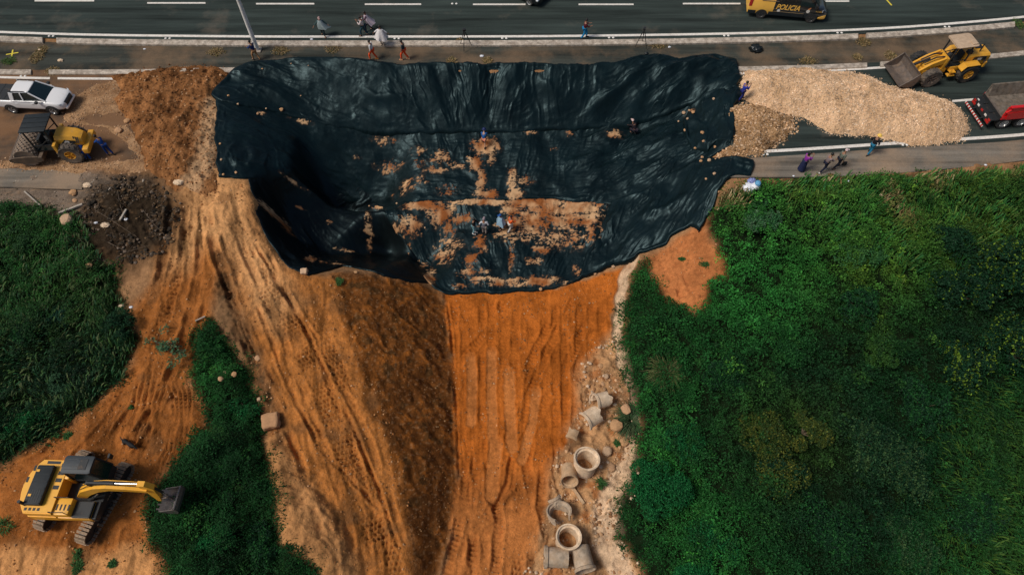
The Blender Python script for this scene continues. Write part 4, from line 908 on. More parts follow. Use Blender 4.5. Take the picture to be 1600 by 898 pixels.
grass('dry_grass', 'dry straw coloured grass along the edge of the right path', VR, 30000, 214, DRYS, R(60), .25, .7, [(.36,.26,.12),(.28,.18,.08),(.40,.32,.17),(.16,.14,.05)], .9, .3)
# verge weeds between the kerbs, dry
def tuft(name, label, cat, px, py, n, rad, L, cols, seed, group=None, zoff=None, leafy=0, lean=1.0, wd=.022):
    r = np.random.default_rng(seed); p = onG(px, py) if zoff is None else gp(px, py, zoff)
    a = r.random(n)*6.283; q = rad*r.random(n)**.7; x = q*np.cos(a); y = q*np.sin(a)
    c = np.array(cols)[r.integers(0, len(cols), n)]*(.7+.6*r.random((n, 1)))
    o = blade_mesh(name, np.stack([x, y, 0*x], 1), L*(.5+.7*r.random(n)), c, a+r.normal(0, .5, n), M_LEAF, seed=seed, wd=wd, lean=lean)
    o.location = p; tag(o, label, cat, group)
    if leafy:
        m = leafy; a = r.random(m)*6.283; q = rad*1.3*r.random(m)**.6; z = L*.8*r.random(m)*(1-q/(rad*1.5))+.04
        c = np.array(cols)[r.integers(0, len(cols), m)]*(.7+.6*r.random((m, 1)))
        lo_ = leaf_mesh('foliage', np.stack([q*np.cos(a)*(1+.5*np.sin(seed)), q*np.sin(a)*(1-.4*np.sin(seed)), z], 1), .05+.08*r.random(m), c, M_LEAF, o, seed)
    return o
DRY = [(.30,.20,.09),(.22,.15,.06),(.38,.28,.15),(.12,.11,.04)]
for i, (a, b, rd, lb, z) in enumerate([(58,90,.6,'dry weeds on the strip beside the yellow paint cross',-.05),(66,80,.5,'dry weed clump at the broken upper left kerb',-.05),(82,112,.5,'brown weed clump in the gap of the lower left kerb',-.05),(338,82,.55,'yellow dry weeds on the strip left of the lamp post',-.05),
  (438,80,.6,'dry weeds on the strip right of the lamp post',-.05),(520,74,.75,'wide dry weed mat below the person in a grey poncho',-.05),(705,98,.5,'small yellow weeds at the edge above the top sheet',-.05),(718,66,.4,'dark weed tuft on the kerb beside the left tripod',-.05),
  (762,95,.35,'low ochre weeds left of centre above the sheet',-.05),(1027,70,.65,'dry weeds on the kerb right of the second tripod',-.05),(1262,96,.6,'dry weeds above the gravel heap',-.05),(1348,66,.6,'straw coloured weeds at the kerb gap above the gravel',-.05),(1590,38,.6,'green weeds at the kerb gap in the top right corner',-.05),(1392,88,.5,'dry grass on the strip beside the loader bucket',-.05),(1340,90,.35,'brown weeds at the kerb end left of the loader',-.05),(14,96,.5,'green and brown weeds at the far left strip',-.05)]):
    cc = DRY if i not in (12, 15) else [(.05,.12,.03),(.10,.14,.04)]
    tuft('weed_clump', lb, 'weeds', a, b, 130, rd*.8, .16, cc, 300+i, 'weeds on the strip between the kerbs', z, leafy=220, lean=1.2)
# shrubs
def shrub(label, px, py, rad, ht, n, cols, seed, lobes=9, leaf=.13, group='shrubs on the right embankment', squash=1.0, sink=.1, nm='shrub'):
    r = np.random.default_rng(seed); p = onG(px, py); root = empty(nm, p, 0, label, 'shrub', group)
    LB = []
    for k in range(lobes):
        a = r.random()*6.283; q = rad*.72*math.sqrt((k+.3)/lobes); rr = rad*(.28+.28*r.random())
        LB.append((q*math.cos(a+k*2.4), q*math.sin(a+k*2.4)*squash, ht*(.80-.45*(q/rad)**2)*(.75+.4*r.random()), rr))
    m = n//lobes; P = []; Sg = []
    for (x, y, z, rr) in LB:
        v = r.normal(size=(m, 3)); v /= np.linalg.norm(v, axis=1)[:, None]; v[:, 2] = np.abs(v[:, 2])*1.0-.25*(r.random(m) < .35)
        q = rr*(.45+.6*r.random((m, 1))**.5)
        pp = np.array([x, y, z])+v*q*np.array([1, 1, .75]); g = fbm(pp[:, 0]*1.0+seed, pp[:, 1]+pp[:, 2], .5, 2, seed); pp = pp[g > -.22]; P.append(pp)
    P = np.concatenate(P); P[:, 2] = np.maximum(P[:, 2]-sink, .05)
    t = np.clip(.5+.95*fbm(P[:, 0]+seed, P[:, 1]-P[:, 2], .38, 2, seed+9)+.35*(r.random(len(P))-.5), 0, .999); c = np.array(cols)[np.minimum((t*len(cols)).astype(int), len(cols)-1)]*(.55+.8*r.random((len(P), 1)))
    leaf_mesh('foliage', P, leaf*(.6+.8*r.random(len(P))), c, M_LEAF, root, seed, tilt=.8, aspect=.55)
    mb = MB(); mb.tube([(0,0,-.2),(.02,.01,ht*.25),(0,.04,ht*.5)], [.07,.055,.04], 7)
    for k in range(min(6, lobes)):
        x, y, z, rr = LB[k]; mb.tube([(0,.01,ht*.2),(x*.45,y*.45,z*.55),(x,y,z*.9)], [.045,.03,.012], 6)
    mb.build('stem', M_BARK, root, smooth=True); return root
EM = [(.010,.115,.030),(.014,.140,.036),(.008,.080,.022)]; OL = [(.075,.105,.016),(.05,.075,.014),(.03,.065,.016),(.12,.13,.02)]
DK = [(.008,.040,.015),(.012,.055,.020),(.006,.028,.012)]; DY = DK+[(.13,.22,.02)]; MD = [(.014,.080,.020),(.020,.100,.022),(.010,.058,.016)]
GYG = [(.030,.080,.028),(.020,.062,.022),(.055,.11,.035)]
for a in [('round emerald bush overhanging the pale channel at lower right', 1018, 770, 2.0, 1.7, 11000, EM, 1, 12, .11),
  ('olive shrub with yellowish shoots left of centre of the lower embankment', 1190, 690, 1.5, 1.6, 6500, OL, 2, 9, .12),
  ('olive shrub spreading beside the dark hollow of the lower embankment', 1250, 680, 1.5, 1.7, 6500, OL, 3, 9, .12),
  ('brownish olive bush below the pair of olive shrubs', 1215, 745, 1.6, 1.5, 6500, OL+DK, 4, 9, .12),
  ('dark leafy bush with pale tips right of the olive shrubs', 1340, 700, 2.0, 1.9, 8500, DK+GYG, 5, 10, .13),
  ('grey green bush in the middle of the lower embankment', 1400, 740, 1.9, 1.8, 8000, GYG+DK, 6, 10, .12),
  ('dark bush near the bottom centre of the right embankment', 1290, 830, 2.0, 1.7, 8500, DK+MD, 7, 10, .12),
  ('mid green bush with light tips at the bottom of the right slope', 1400, 850, 1.9, 1.6, 8000, MD+GYG, 8, 10, .12),
  ('tall dark bush with yellow green leaf clusters at the right edge', 1560, 440, 2.4, 2.6, 11000, DY, 9, 12, .16),
  ('very dark bush left of the tall one at the right edge', 1490, 470, 2.1, 2.3, 9000, DK+DY, 10, 11, .14),
  ('dark tree like bush with scattered bright leaves lower at the right edge', 1575, 560, 2.3, 2.4, 10000, DY, 11, 11, .15),
  ('shadowy bush with bright shoots at right of the middle slope', 1500, 585, 2.0, 2.0, 8000, DY, 12, 10, .14),
  ('low dark bush under the grassy crest at the right', 1480, 390, 1.6, 1.6, 5500, DK, 13, 9, .13),
  ('dark bush in the centre of the right embankment', 1340, 490, 1.7, 1.5, 6000, DK+MD, 14, 9, .12),
  ('dark green bush right of the pale channel bend', 1130, 590, 1.6, 1.2, 5500, MD+DK, 15, 9, .11),
  ('light green vine covered bush at the upper left of the right embankment', 1180, 345, 1.5, 1.0, 5500, [(.05,.16,.05),(.035,.13,.045),(.10,.20,.10)], 16, 9, .14),
  ('bright green bush below the crest of the right embankment', 1330, 400, 1.8, 1.1, 6000, [(.035,.13,.04),(.05,.15,.04)], 17, 9, .12),
  ('dark bush beside the long boundary of the lower slope', 1110, 850, 1.7, 1.2, 6000, MD+EM, 18, 9, .11),
  ('low emerald bush above the round one beside the channel', 1060, 690, 1.5, 1.1, 5500, EM+MD, 19, 9, .11),
  ('mid green bush with pale twigs in the upper middle slope', 1230, 540, 1.6, 1.1, 5500, MD, 20, 9, .11),
  ('yellow green bush standing over the dark hollow of the slope', 1370, 560, 1.5, 1.3, 5000, [(.035,.10,.016),(.02,.07,.016)], 21, 9, .11),
  ('dark bush at the bottom right of the slope', 1500, 800, 1.9, 1.5, 7000, DK+MD, 22, 10, .12),
  ('dark bush halfway down the right slope near the shaded tree', 1430, 640, 1.8, 1.6, 6500, DK+MD, 23, 10, .12),
  ('small bright green bush at the bottom left corner of the right slope', 1080, 900, 1.3, .9, 4000, EM, 24, 8, .11)]:
    lab, px, py, rd, ht, n, cc, sd_, lb, lf = a; shrub(lab, px, py, rd, ht, n, cc, sd_, lb, lf)
for a in [('bushy green shrub with round leaves in the upper left corner of the left patch', 45, 385, 1.5, 1.1, 4500, [(.035,.10,.03),(.025,.075,.025)], 31),
  ('dark shrub in the middle of the left vegetation', 60, 520, 1.5, 1.1, 4500, DK+MD, 32), ('pale green small leaved shrub near the dirt track', 100, 600, .8, .9, 2500, [(.05,.12,.055),(.03,.09,.04)], 33),
  ('bluish green shrub close to the charred rubble', 95, 500, .9, .8, 2500, [(.02,.085,.05),(.03,.10,.06)], 34), ('dark overhanging shrub at the shaded edge of the left track', 190, 515, 1.2, 1.1, 3500, DK, 35),
  ('grassy green shrub near the lower tip of the left patch', 50, 670, 1.2, .9, 3500, MD+EM, 36), ('yellow green shrub beside the rubble heap', 130, 445, 1.1, .9, 3000, [(.08,.12,.04),(.05,.09,.03)], 37)]:
    lab, px, py, rd, ht, n, cc, sd_ = a; shrub(lab, px, py, rd, ht, n, cc, sd_, 8, .10, 'shrubs in the left vegetation')
for a in [('dark green bush in the strip above the excavator bucket', 345, 730, 1.3, .8, 3500, DK+MD, 41), ('emerald leafy bush at the bottom of the middle strip', 335, 850, 1.0, .8, 3000, EM, 42), ('low green bush at the head of the middle strip', 335, 545, .9, .7, 2500, MD, 43), ('low green bush near the square stone block', 385, 640, 1.0, .7, 2800, MD+EM, 44), ('dark bush at the bottom end of the middle strip', 410, 850, 1.2, .8, 3500, DK+MD, 45)]:
    lab, px, py, rd, ht, n, cc, sd_ = a; shrub(lab, px, py, rd, ht, n, cc, sd_, 8, .10, 'shrubs in the strip between track and ramp')
GT_ = [(.10,.12,.04),(.07,.10,.03),(.14,.15,.06)]
GR = [(.04,.12,.03),(.06,.15,.04),(.03,.09,.025)]
tuft('grass_tussock', 'big yellowish grass tussock beside the channel on the right slope', 'grass tussock', 1040, 585, 500, .5, .8, GT_, 401, wd=.025)
tuft('grass_tussock', 'grass tussock overhanging the channel above the fallen pipes', 'grass tussock', 985, 660, 700, .3, 1.0, [(.05,.10,.04),(.08,.11,.05)], 402, wd=.025)
for i, (a, b, rd, L, lb) in enumerate([(938,755,.45,.5,'green plant growing beside the concrete pipes'),(964,692,.3,.35,'small weed on the soil bank right of the pipes'),(106,680,.3,.4,'green weed on the dirt above the excavator'),(88,680,.2,.3,'small weed left of another on the excavator track'),(528,440,.5,.3,'green patch of weeds below the sagging sheet'),
   (122,885,.45,.45,'leafy weed at the bottom edge under the excavator'),(122,865,.3,.35,'thin weed on the loose soil under the excavator'),(176,880,.3,.3,'weed in soil right of another below the excavator tracks'),(1103,412,.55,.4,'green weeds on the bare red soil patch'),(1065,405,.25,.25,'tiny weed on the red soil near the sheet'),(925,650,.2,.25,'small weed between the broken pipes'),(340,590,.3,.3,'weed at the edge of the middle strip'),(1010,430,.4,.4,'bright weeds at the end of the channel under the sheet'),(205,636,.15,.2,'tiny weed on the dirt track'),(110,655,.12,.15,'tiny weed at the left edge of the track'),(5,820,.7,.6,'dark green plants at the left picture edge beside the excavator')]):
    tuft('weed', lb, 'weed', a, b, 60, rd*.55, L*.5, GR, 420+i, 'small weeds on bare soil', leafy=220, lean=1.0)
# uprooted sapling lying on the track
def lying_branch(label, pts, seed, nleaf, spread, cols, nm='fallen_branch', leaf=.16, rb=.03):
    r = np.random.default_rng(seed); W = [onG(*p)+np.array((0,0,.12)) for p in pts]; root = empty(nm, W[0], 0, label, 'branch')
    P = [w_-W[0] for w_ in W]; mb = MB(); mb.tube(P, list(np.linspace(rb, rb*.4, len(P))), 6)
    LP = []
    for k in range(len(P)*3):
        t = r.random()*(len(P)-1.001); i = int(t); q = P[i]+(P[i+1]-P[i])*(t-i); e = q+r.normal(0, spread, 3)*np.array([1,1,.35])+np.array([0,0,.15]); mb.tube([q, (q+e)/2+[0,0,.05], e], [rb*.5, rb*.35, rb*.2], 5)
        m = max(1, nleaf//(len(P)*3)); LP.append(e+r.normal(0, spread*.45, (m, 3))*np.array([1,1,.5]))
    mb.build('stem', M_BARK, root, smooth=True)
    if nleaf:
        LP = np.concatenate(LP); LP[:, 2] = np.maximum(LP[:, 2], -.1); c = np.array(cols)[r.integers(0, len(cols), len(LP))]*(.7+.6*r.random((len(LP), 1)))
        leaf_mesh('foliage', LP, leaf*(.6+.8*r.random(len(LP))), c, M_LEAF, root, seed)
    return root
lying_branch('uprooted leafy sapling lying across the dirt track', [(240,533),(255,540),(268,552),(285,553)], 51, 420, .33, [(.07,.17,.07),(.05,.12,.06),(.12,.20,.10)])
lying_branch('dark root end torn out beside the uprooted sapling', [(262,536),(272,540),(280,547)], 52, 80, .25, [(.03,.04,.02)])
TW = [(.20,.15,.11)]
for i, (a, b) in enumerate([([(80,385),(105,378),(130,375)],61),([(78,388),(100,392),(118,400)],62),([(150,330),(175,345),(215,372)],63),([(130,350),(160,352),(190,340)],64),([(170,380),(200,395),(235,385)],65),([(120,400),(150,405),(172,412)],66),([(185,300),(190,325),(200,350)],67),([(225,330),(240,350),(262,372)],68)]):
    lying_branch(['bare pale twig branch reaching left from the rubble','thin bare branch at the left foot of the rubble','bare branch crossing the middle of the black rubble','bare branch lying above the rubble centre','bare branch at the bottom right of the rubble','bare branch at the bottom left of the rubble','short bare branch at the top of the rubble','bare branch toward the track side of the rubble'][i], a, b, 0, .3, TW, rb=.022)
# ------------------------------------------------------------------ shared materials
M_TYRE = mat('tyre', (.022,.022,.022), .85, dust=.35, dustcol=(.20,.15,.10), bump=.3, bscale=30)
M_TYREM = mat('muddy_tyre', (.04,.037,.034), .9, dust=.75, dustcol=(.24,.18,.13), bump=.4, bscale=20)
M_RIM = mat('rim', (.55,.55,.54), .35, metal=.7); M_RIMD = mat('dark_rim', (.10,.10,.10), .45, metal=.5)
M_BLACK = mat('black_plastic_trim', (.016,.018,.019), .6, dust=.12); M_GLASS = mat('window_glass', (.008,.020,.022), .08, spec=.8)
M_WPAINT = mat('white_car_paint', (.80,.79,.78), .28, coat=.5, dust=.12, dustcol=(.5,.42,.34)); M_KPAINT = mat('black_car_paint', (.010,.012,.014), .2, coat=.8, dust=.05)
M_YM = mat('machine_yellow', (.72,.35,.03), .45, var=.12, vscale=2, dust=.28, dustcol=(.42,.27,.13)); M_YM2 = mat('excavator_yellow', (.86,.42,.035), .4, var=.08, vscale=2, dust=.14, dustcol=(.48,.30,.14))
M_STEEL = mat('worn_steel', (.16,.13,.11), .6, metal=.35, var=.3, vscale=4, dust=.45, dustcol=(.30,.20,.13)); M_CHROME = mat('cylinder_rod', (.6,.6,.58), .2, metal=.9)
M_DKG = mat('dark_grey_panel', (.012,.017,.020), .6, var=.25, vscale=5, dust=.12, dustcol=(.07,.055,.045), spec=.35); M_RED = mat('truck_red', (.62,.010,.012), .35, coat=.4, dust=.05)
M_REDL = mat('red_lens', (.45,.02,.015), .25); M_LAMP = mat('lamp_lens', (.7,.72,.74), .12, spec=.8); M_ORANGE = mat('amber_lens', (.8,.25,.02), .3)
M_PYEL = mat('police_yellow', (.95,.52,.09), .4, dust=.05); M_SAND = mat('sun_bleached_roof', (.50,.36,.24), .75, var=.2, vscale=3, dust=.3, dustcol=(.36,.22,.12))
def wheel(parent, x, y, r, w_, side, tyre=None, rim=None, rimr=.62, lugs=0, spokes=5, nm='wheel'):
    """side = +1/-1 : which way the outer face looks along y"""
    e = empty(nm, (x, y, r)); e.parent = parent; tyre = tyre or M_TYRE; rim = rim or M_RIM; mb = MB(); h = w_/2
    mb.lathe([(r*rimr,-h*.9),(r*.90,-h),(r*.985,-h*.75),(r,-h*.3),(r,h*.3),(r*.985,h*.75),(r*.90,h),(r*rimr,h*.9),(r*rimr,-h*.9)], 32)
    if lugs:
        for k in range(lugs):
            for s_ in (-1, 1):
                q = 2*math.pi*(k+.25*s_)/lugs; M = Matrix.Rotation(q, 4, 'Y') @ Matrix.Translation((r*1.0, s_*h*.5, 0)) @ Matrix.Rotation(.5*s_, 4, 'X')
                mb.box(-.025*r, .045*r, -h*.48, h*.48, -.035*r, .035*r, M=M)
    mb.build('tyre', tyre, e, smooth=True, angle=35)
    mb = MB(); o = side*h
    mb.lathe([(.0,o*.55),(r*.16,o*.6),(r*.18,o*.4),(r*rimr*.82,o*.45),(r*rimr*.95,o*.92),(r*rimr*1.0,o*.9),(r*rimr*1.0,-o*.85),(.0,-o*.85)], 28)
    for k in range(spokes):
        q = 2*math.pi*k/spokes; mb.bar((r*.12*math.cos(q), o*.72, r*.12*math.sin(q)), (r*rimr*.93*math.cos(q), o*.78, r*rimr*.93*math.sin(q)), r*.13, .03)
    mb.build('rim', rim, e, smooth=True, angle=35); return e
def subd(o, lv=2):
    m_ = o.modifiers.new('round', 'SUBSURF'); m_.levels = lv; m_.render_levels = lv; return o
def ringsec(x, hw, zb, zt, tw=None, r=.1, zs=None, mid=None):
    """closed body section at x: half width hw, bottom zb, top zt"""
    tw = tw if tw is not None else hw-.08; zs = zs or (zt-r)
    pts = [(hw-.06, zb),(hw, zb+.1),(mid or hw, (zb+zs)/2),(hw-.01, zs),(tw, zt-.01),(tw*.5, zt+.01)]
    return [(x, y, z) for y, z in pts]+[(x, -y, z) for y, z in pts[::-1]]
def car_side_panels(root, hw, arches, m, r=.45, zc=.38):
    for x in arches:
        for s_ in (-1, 1):
            mb = MB(); n = 16; pts = [(x+r*math.cos(math.pi*k/n), zc+r*math.sin(math.pi*k/n)) for k in range(n+1)]; mb.prism(pts, s_*(hw-.02), s_*(hw+.012)); mb.build('wheel_arch', m, root)
# ------------------------------------------------------------------ white pickup truck
pk = empty('pickup_truck', label='white double cab pickup truck with a black bed cover parked on the dirt covered road', cat='pickup truck')
mb = MB(); mb.loft([ringsec(2.50,.45,.50,.70,.40,.05), ringsec(2.44,.70,.42,.84,.60), ringsec(2.28,.83,.40,.95,.68), ringsec(1.9,.90,.40,1.03,.74), ringsec(1.4,.915,.42,1.09,.78), ringsec(.95,.92,.42,1.13,.80), ringsec(-1.0,.92,.44,1.14,.84), ringsec(-1.1,.92,.44,1.16,.86), ringsec(-2.65,.90,.50,1.16,.85), ringsec(-2.74,.86,.55,1.14,.82)])
subd(mb.build('body', M_WPAINT, pk, smooth=True, angle=80))
mb = MB(); g = lambda x, w_, z: [(x, w_, z), (x, -w_, z)]
def gh(mb, secs):   # secs: (x_bottom, x_top, w_bottom, w_top, z_bottom, z_top) front and rear
    (xf0, xf1, wf0, wf1), (xr0, xr1, wr0, wr1), z0, z1 = secs
    mb.add([(xf0,wf0,z0),(xf0,-wf0,z0),(xr0,-wr0,z0),(xr0,wr0,z0),(xf1,wf1,z1),(xf1,-wf1,z1),(xr1,-wr1,z1),(xr1,wr1,z1)], [(3,2,1,0),(4,5,6,7),(0,1,5,4),(1,2,6,5),(2,3,7,6),(3,0,4,7)]); return mb
gh(mb, ((1.30,.34,.72,.60),(-1.08,-.92,.80,.64),1.08,1.72)).build('windscreen_and_side_glass', M_GLASS, pk)
mb = MB(); mb.loft([[(x, y*k, z) for y, z in ((.66,1.70),(.60,1.765),(.3,1.79),(-.3,1.79),(-.60,1.765),(-.66,1.70),(-.5,1.68),(.5,1.68))] for x, k in ((.34,.90),(.25,.97),(-.3,1.0),(-.85,1.0),(-.98,.96))]); subd(mb.build('roof', M_WPAINT, pk, smooth=True, angle=80), 1)
for s_ in (-1, 1):
    mb = MB(); mb.bar((1.32,s_*.77,1.08),(.34,s_*.625,1.73),.08,.06); mb.bar((-.22,s_*.835,1.12),(-.25,s_*.665,1.72),.07,.05); mb.bar((-1.06,s_*.82,1.12),(-.92,s_*.665,1.72),.26,.07,up=(0,1,0))
    mb.bar((1.1,s_*.86,1.13),(-1.1,s_*.86,1.145),.10,.05); mb.build('pillar', M_WPAINT, pk)
mb = MB(); mb.box(-2.66,-1.12,-.80,.80,1.15,1.20,.03)
for x in (-2.2,-1.65): mb.box(x-.02,x+.02,-.80,.80,1.2,1.215)
mb.build('bed_cover', M_BLACK, pk)
for s_ in (-1, 1): MB().bar((-.95,s_*.60,1.80),(.1,s_*.60,1.82),.04,.04).build('roof_rail', M_BLACK, pk)
car_side_panels(pk, .92, (-1.5, 1.5), M_BLACK, .47, .37)
for x in (-1.5, 1.5):
    for s_ in (-1, 1): wheel(pk, x, s_*.83, .38, .25, s_)
for s_ in (-1, 1):
    e = MB().box(.72,.92,min(s_*.93,s_*1.14),max(s_*.93,s_*1.14),1.14,1.30,.05).build('mirror', M_BLACK, pk, smooth=True)
    MB().loft([[(2.42,s_*.50,.72),(2.42,s_*.52,.82),(2.46,s_*.50,.80)],[(2.14,s_*.85,.86),(2.1,s_*.84,.97),(2.2,s_*.86,.93)]]).build('headlight', M_LAMP, pk)
    MB().box(-2.76,-2.66,min(s_*.76,s_*.90),max(s_*.76,s_*.90),.75,1.1,.02).build('tail_light', M_REDL, pk)
    for x in (.35,-.75): MB().box(x-.11,x+.07,s_*.925-.015,s_*.925+.02,.95,.99,.01).build('door_handle', M_WPAINT, pk)
MB().loft([[(2.515,y,.56),(2.50,y,.80),(2.40,y*1.1,.89),(2.36,y*1.1,.56)] for y in (-.44,.44)]).build('grille', M_BLACK, pk)
mb = MB(); mb.box(2.38,2.56,-.70,.70,.40,.56,.06); mb.build('bumper', M_WPAINT, pk, smooth=True)
MB().box(-2.86,-2.72,-.85,.85,.45,.60,.04).build('bumper', M_BLACK, pk)
place2(pk, (-1.5,-.93,0), (1.5,-.93,0), gp(23,177.5,.03), gp(88,180,.03))
# ------------------------------------------------------------------ police van
pv = empty('police_van', label='black and yellow police van stopped on the upper carriageway', cat='police van')
S = [ringsec(3.10,.62,.55,.85,.5,.08), ringsec(3.0,.85,.42,1.05,.66), ringsec(2.7,.95,.40,1.22,.78), ringsec(2.25,.99,.40,1.38,.84)]
S += [ringsec(1.35,.99,.40,2.36,.80,.25,1.45), ringsec(1.0,.99,.40,2.46,.80,.25,1.5), ringsec(-1.2,.99,.40,2.5,.80,.25,1.5)]
mb = MB(); mb.loft(S, cap=True); mb.build('body', M_KPAINT, pv, smooth=True, angle=35)
mb = MB(); mb.loft([ringsec(x, w_+.006, .42, zt+.006, .806, .25, 1.5) for x, w_, zt in ((-1.15,.99,2.5),(-1.75,.99,2.5),(-3.0,.98,2.48),(-3.08,.94,2.40))]); mb.build('rear_panel', M_PYEL, pv, smooth=True, angle=35)
mb = MB(); gh(mb, ((2.32,1.5,.80,.70),(2.2,1.35,.80,.70),1.40,2.3)).build('windscreen', M_GLASS, pv)
for s_ in (-1, 1):
    MB().loft([[(2.05,s_*.985,1.42),(1.30,s_*.90,2.05),(.75,s_*.90,2.05),(.75,s_*.985,1.42)],[(2.05,s_*1.0,1.42),(1.30,s_*.915,2.05),(.75,s_*.915,2.05),(.75,s_*1.0,1.42)]]).build('side_window', M_GLASS, pv)
    MB().box(1.9,2.05,min(s_*1.02,s_*1.25),max(s_*1.02,s_*1.25),1.45,1.75,.04).build('mirror', M_BLACK, pv)
    MB().box(-3.1,-2.86,min(s_*.86,s_*1.0),max(s_*.86,s_*1.0),1.05,1.65,.03).build('tail_light', M_REDL, pv)
    MB().loft([[(3.06,s_*.62,.86),(3.0,s_*.66,1.06),(2.95,s_*.62,.9)],[(2.66,s_*.97,1.0),(2.62,s_*.95,1.22),(2.6,s_*.93,1.0)]]).build('headlight', M_LAMP, pv)
    for a, b in ((2.35,1.35),(-1.15,-1.45),(-2.45,-3.05)):
        MB().box(min(a,b),max(a,b),s_*.99-.02,s_*.99+.02,.42,.72,.01).build('side_sill', M_DKG, pv)
    MB().box(-1.15,1.3,s_*.99-.02,s_*.99+.022,.42,.74,.01).build('side_sill', M_DKG, pv)
    MB().box(-1.1,1.25,s_*.995-.01,s_*.995+.02,.76,.785).build('side_stripe', mat('bronze_stripe', (.32,.22,.12), .5), pv)
    MB().box(-2.2,-.9,s_*.985-.01,s_*.985+.03,1.62,1.66).build('door_rail', M_STEEL, pv)
mb = MB(); mb.loft([ringsec(3.12,.60,.38,.74,.5,.08), ringsec(3.02,.875,.34,.76,.7,.08), ringsec(2.72,.975,.34,.74,.8,.08), ringsec(2.45,1.0,.38,.62,.8,.08)]); mb.build('front_bumper', M_PYEL, pv, smooth=True)
car_side_panels(pv, 1.0, (-1.95, 1.95), M_BLACK, .46, .38)
for x in (-1.95, 1.95):
    for s_ in (-1, 1): wheel(pv, x, s_*.90, .37, .24, s_, rim=M_RIMD)
MB().box(.3,.6,-.7,.7,2.5,2.62,.04).build('light_bar', M_REDL, pv)
def text(parent, s, size, loc, rot, m, nm='lettering', shear=0., sx=1., ext=.004, off_=.0):
    cu = bpy.data.curves.new(nm, 'FONT'); cu.body = s; cu.size = size; cu.extrude = ext; cu.shear = shear; cu.offset = off_; cu.align_x = 'CENTER'; cu.align_y = 'CENTER'
    o = bpy.data.objects.new(nm, cu); COL.objects.link(o); dg = bpy.context.evaluated_depsgraph_get(); me = bpy.data.meshes.new_from_object(o.evaluated_get(dg)); bpy.data.objects.remove(o)
    me.materials.clear(); me.materials.append(m); o = bpy.data.objects.new(nm, me); link(o, parent); o.location = loc; o.rotation_euler = rot; o.scale = (sx, 1, 1); return o
for s_ in (-1, 1):
    text(pv, 'POLICIA', .62, (-.08, s_*1.004, 1.18), (R(90), 0, 0 if s_ < 0 else math.pi), M_PYEL, shear=.25, sx=.80, off_=.012)
    text(pv, 'POLICIA', .16, (2.35, s_*1.002, 1.05), (R(90), 0, 0 if s_ < 0 else math.pi), M_PYEL, shear=.2, sx=.8)
    MB().prism([(-.72+.13*math.cos(a)*(1), .90+.12*math.sin(a)-.04*abs(math.cos(a))) for a in np.linspace(0, 6.283, 13)[:-1]], s_*1.012, s_*1.016).build('heart_emblem', M_WHITE, pv)
    MB().prism([(1.52+.14*math.cos(a), 1.02+.14*math.sin(a)) for a in np.linspace(0, 6.283, 17)[:-1]], s_*1.004, s_*1.008).build('round_emblem', M_WHITE, pv)
    MB().prism([(1.45,1.17),(1.6,1.17),(1.68,1.36),(1.5,1.26)], s_*1.003, s_*1.007).build('flag_mark', mat('flag_orange', (.7,.25,.08), .5), pv)
place2(pv, (-1.95,-1.01,0), (1.95,-1.01,0), gp(1186.5,29.5,0), gp(1264,36.5,0))
# ------------------------------------------------------------------ black car at the top edge
bc = empty('parked_car', label='black car cut off by the top edge, its alloy wheel showing', cat='car')
mb = MB(); mb.loft([ringsec(2.15,.55,.35,.62,.45,.06), ringsec(2.05,.78,.28,.74,.6), ringsec(1.6,.87,.26,.86,.7), ringsec(.9,.88,.26,.94,.74), ringsec(-1.3,.88,.26,.97,.74), ringsec(-2.0,.84,.32,.95,.7), ringsec(-2.12,.7,.42,.85,.6)]); mb.build('body', M_KPAINT, bc, smooth=True, angle=32)
gh(MB(), ((1.0,.25,.74,.56),(-1.75,-1.1,.72,.56),.94,1.42)).build('windows', M_GLASS, bc)
mb = MB(); mb.box(-1.15,.3,-.58,.58,1.41,1.46,.04); mb.build('roof', M_KPAINT, bc, smooth=True)
car_side_panels(bc, .88, (-1.3, 1.3), M_BLACK, .38, .32)
for x in (-1.3, 1.3):
    for s_ in (-1, 1): wheel(bc, x, s_*.80, .32, .2, s_, rimr=.72, spokes=7)
for s_ in (-1, 1):
    MB().box(.62,.8,min(s_*.88,s_*1.05),max(s_*.88,s_*1.05),.95,1.08,.03).build('mirror', M_KPAINT, bc); MB().box(1.9,2.1,min(s_*.55,s_*.8),max(s_*.55,s_*.8),.6,.74,.03).build('headlight', M_LAMP, bc)
    MB().box(-2.12,-1.98,min(s_*.5,s_*.8),max(s_*.5,s_*.8),.7,.85,.03).build('tail_light', M_REDL, bc)
    for x in (.3,-.6): MB().box(x-.08,x+.08,s_*.885-.01,s_*.885+.02,.80,.83).build('door_handle', M_CHROME, bc)
place2(bc, (1.3,-.88,0), (-1.3,-.88,0), gp(829,10.5,0), gp(784,-10,0))
# ------------------------------------------------------------------ red dump truck
dt = empty('dump_truck', label='red dump truck with an empty grey bed seen from behind at the right edge', cat='dump truck')
mb = MB()
L0, L1, HB, FL, TP = 0.0, 5.4, 1.24, 1.22, 2.05
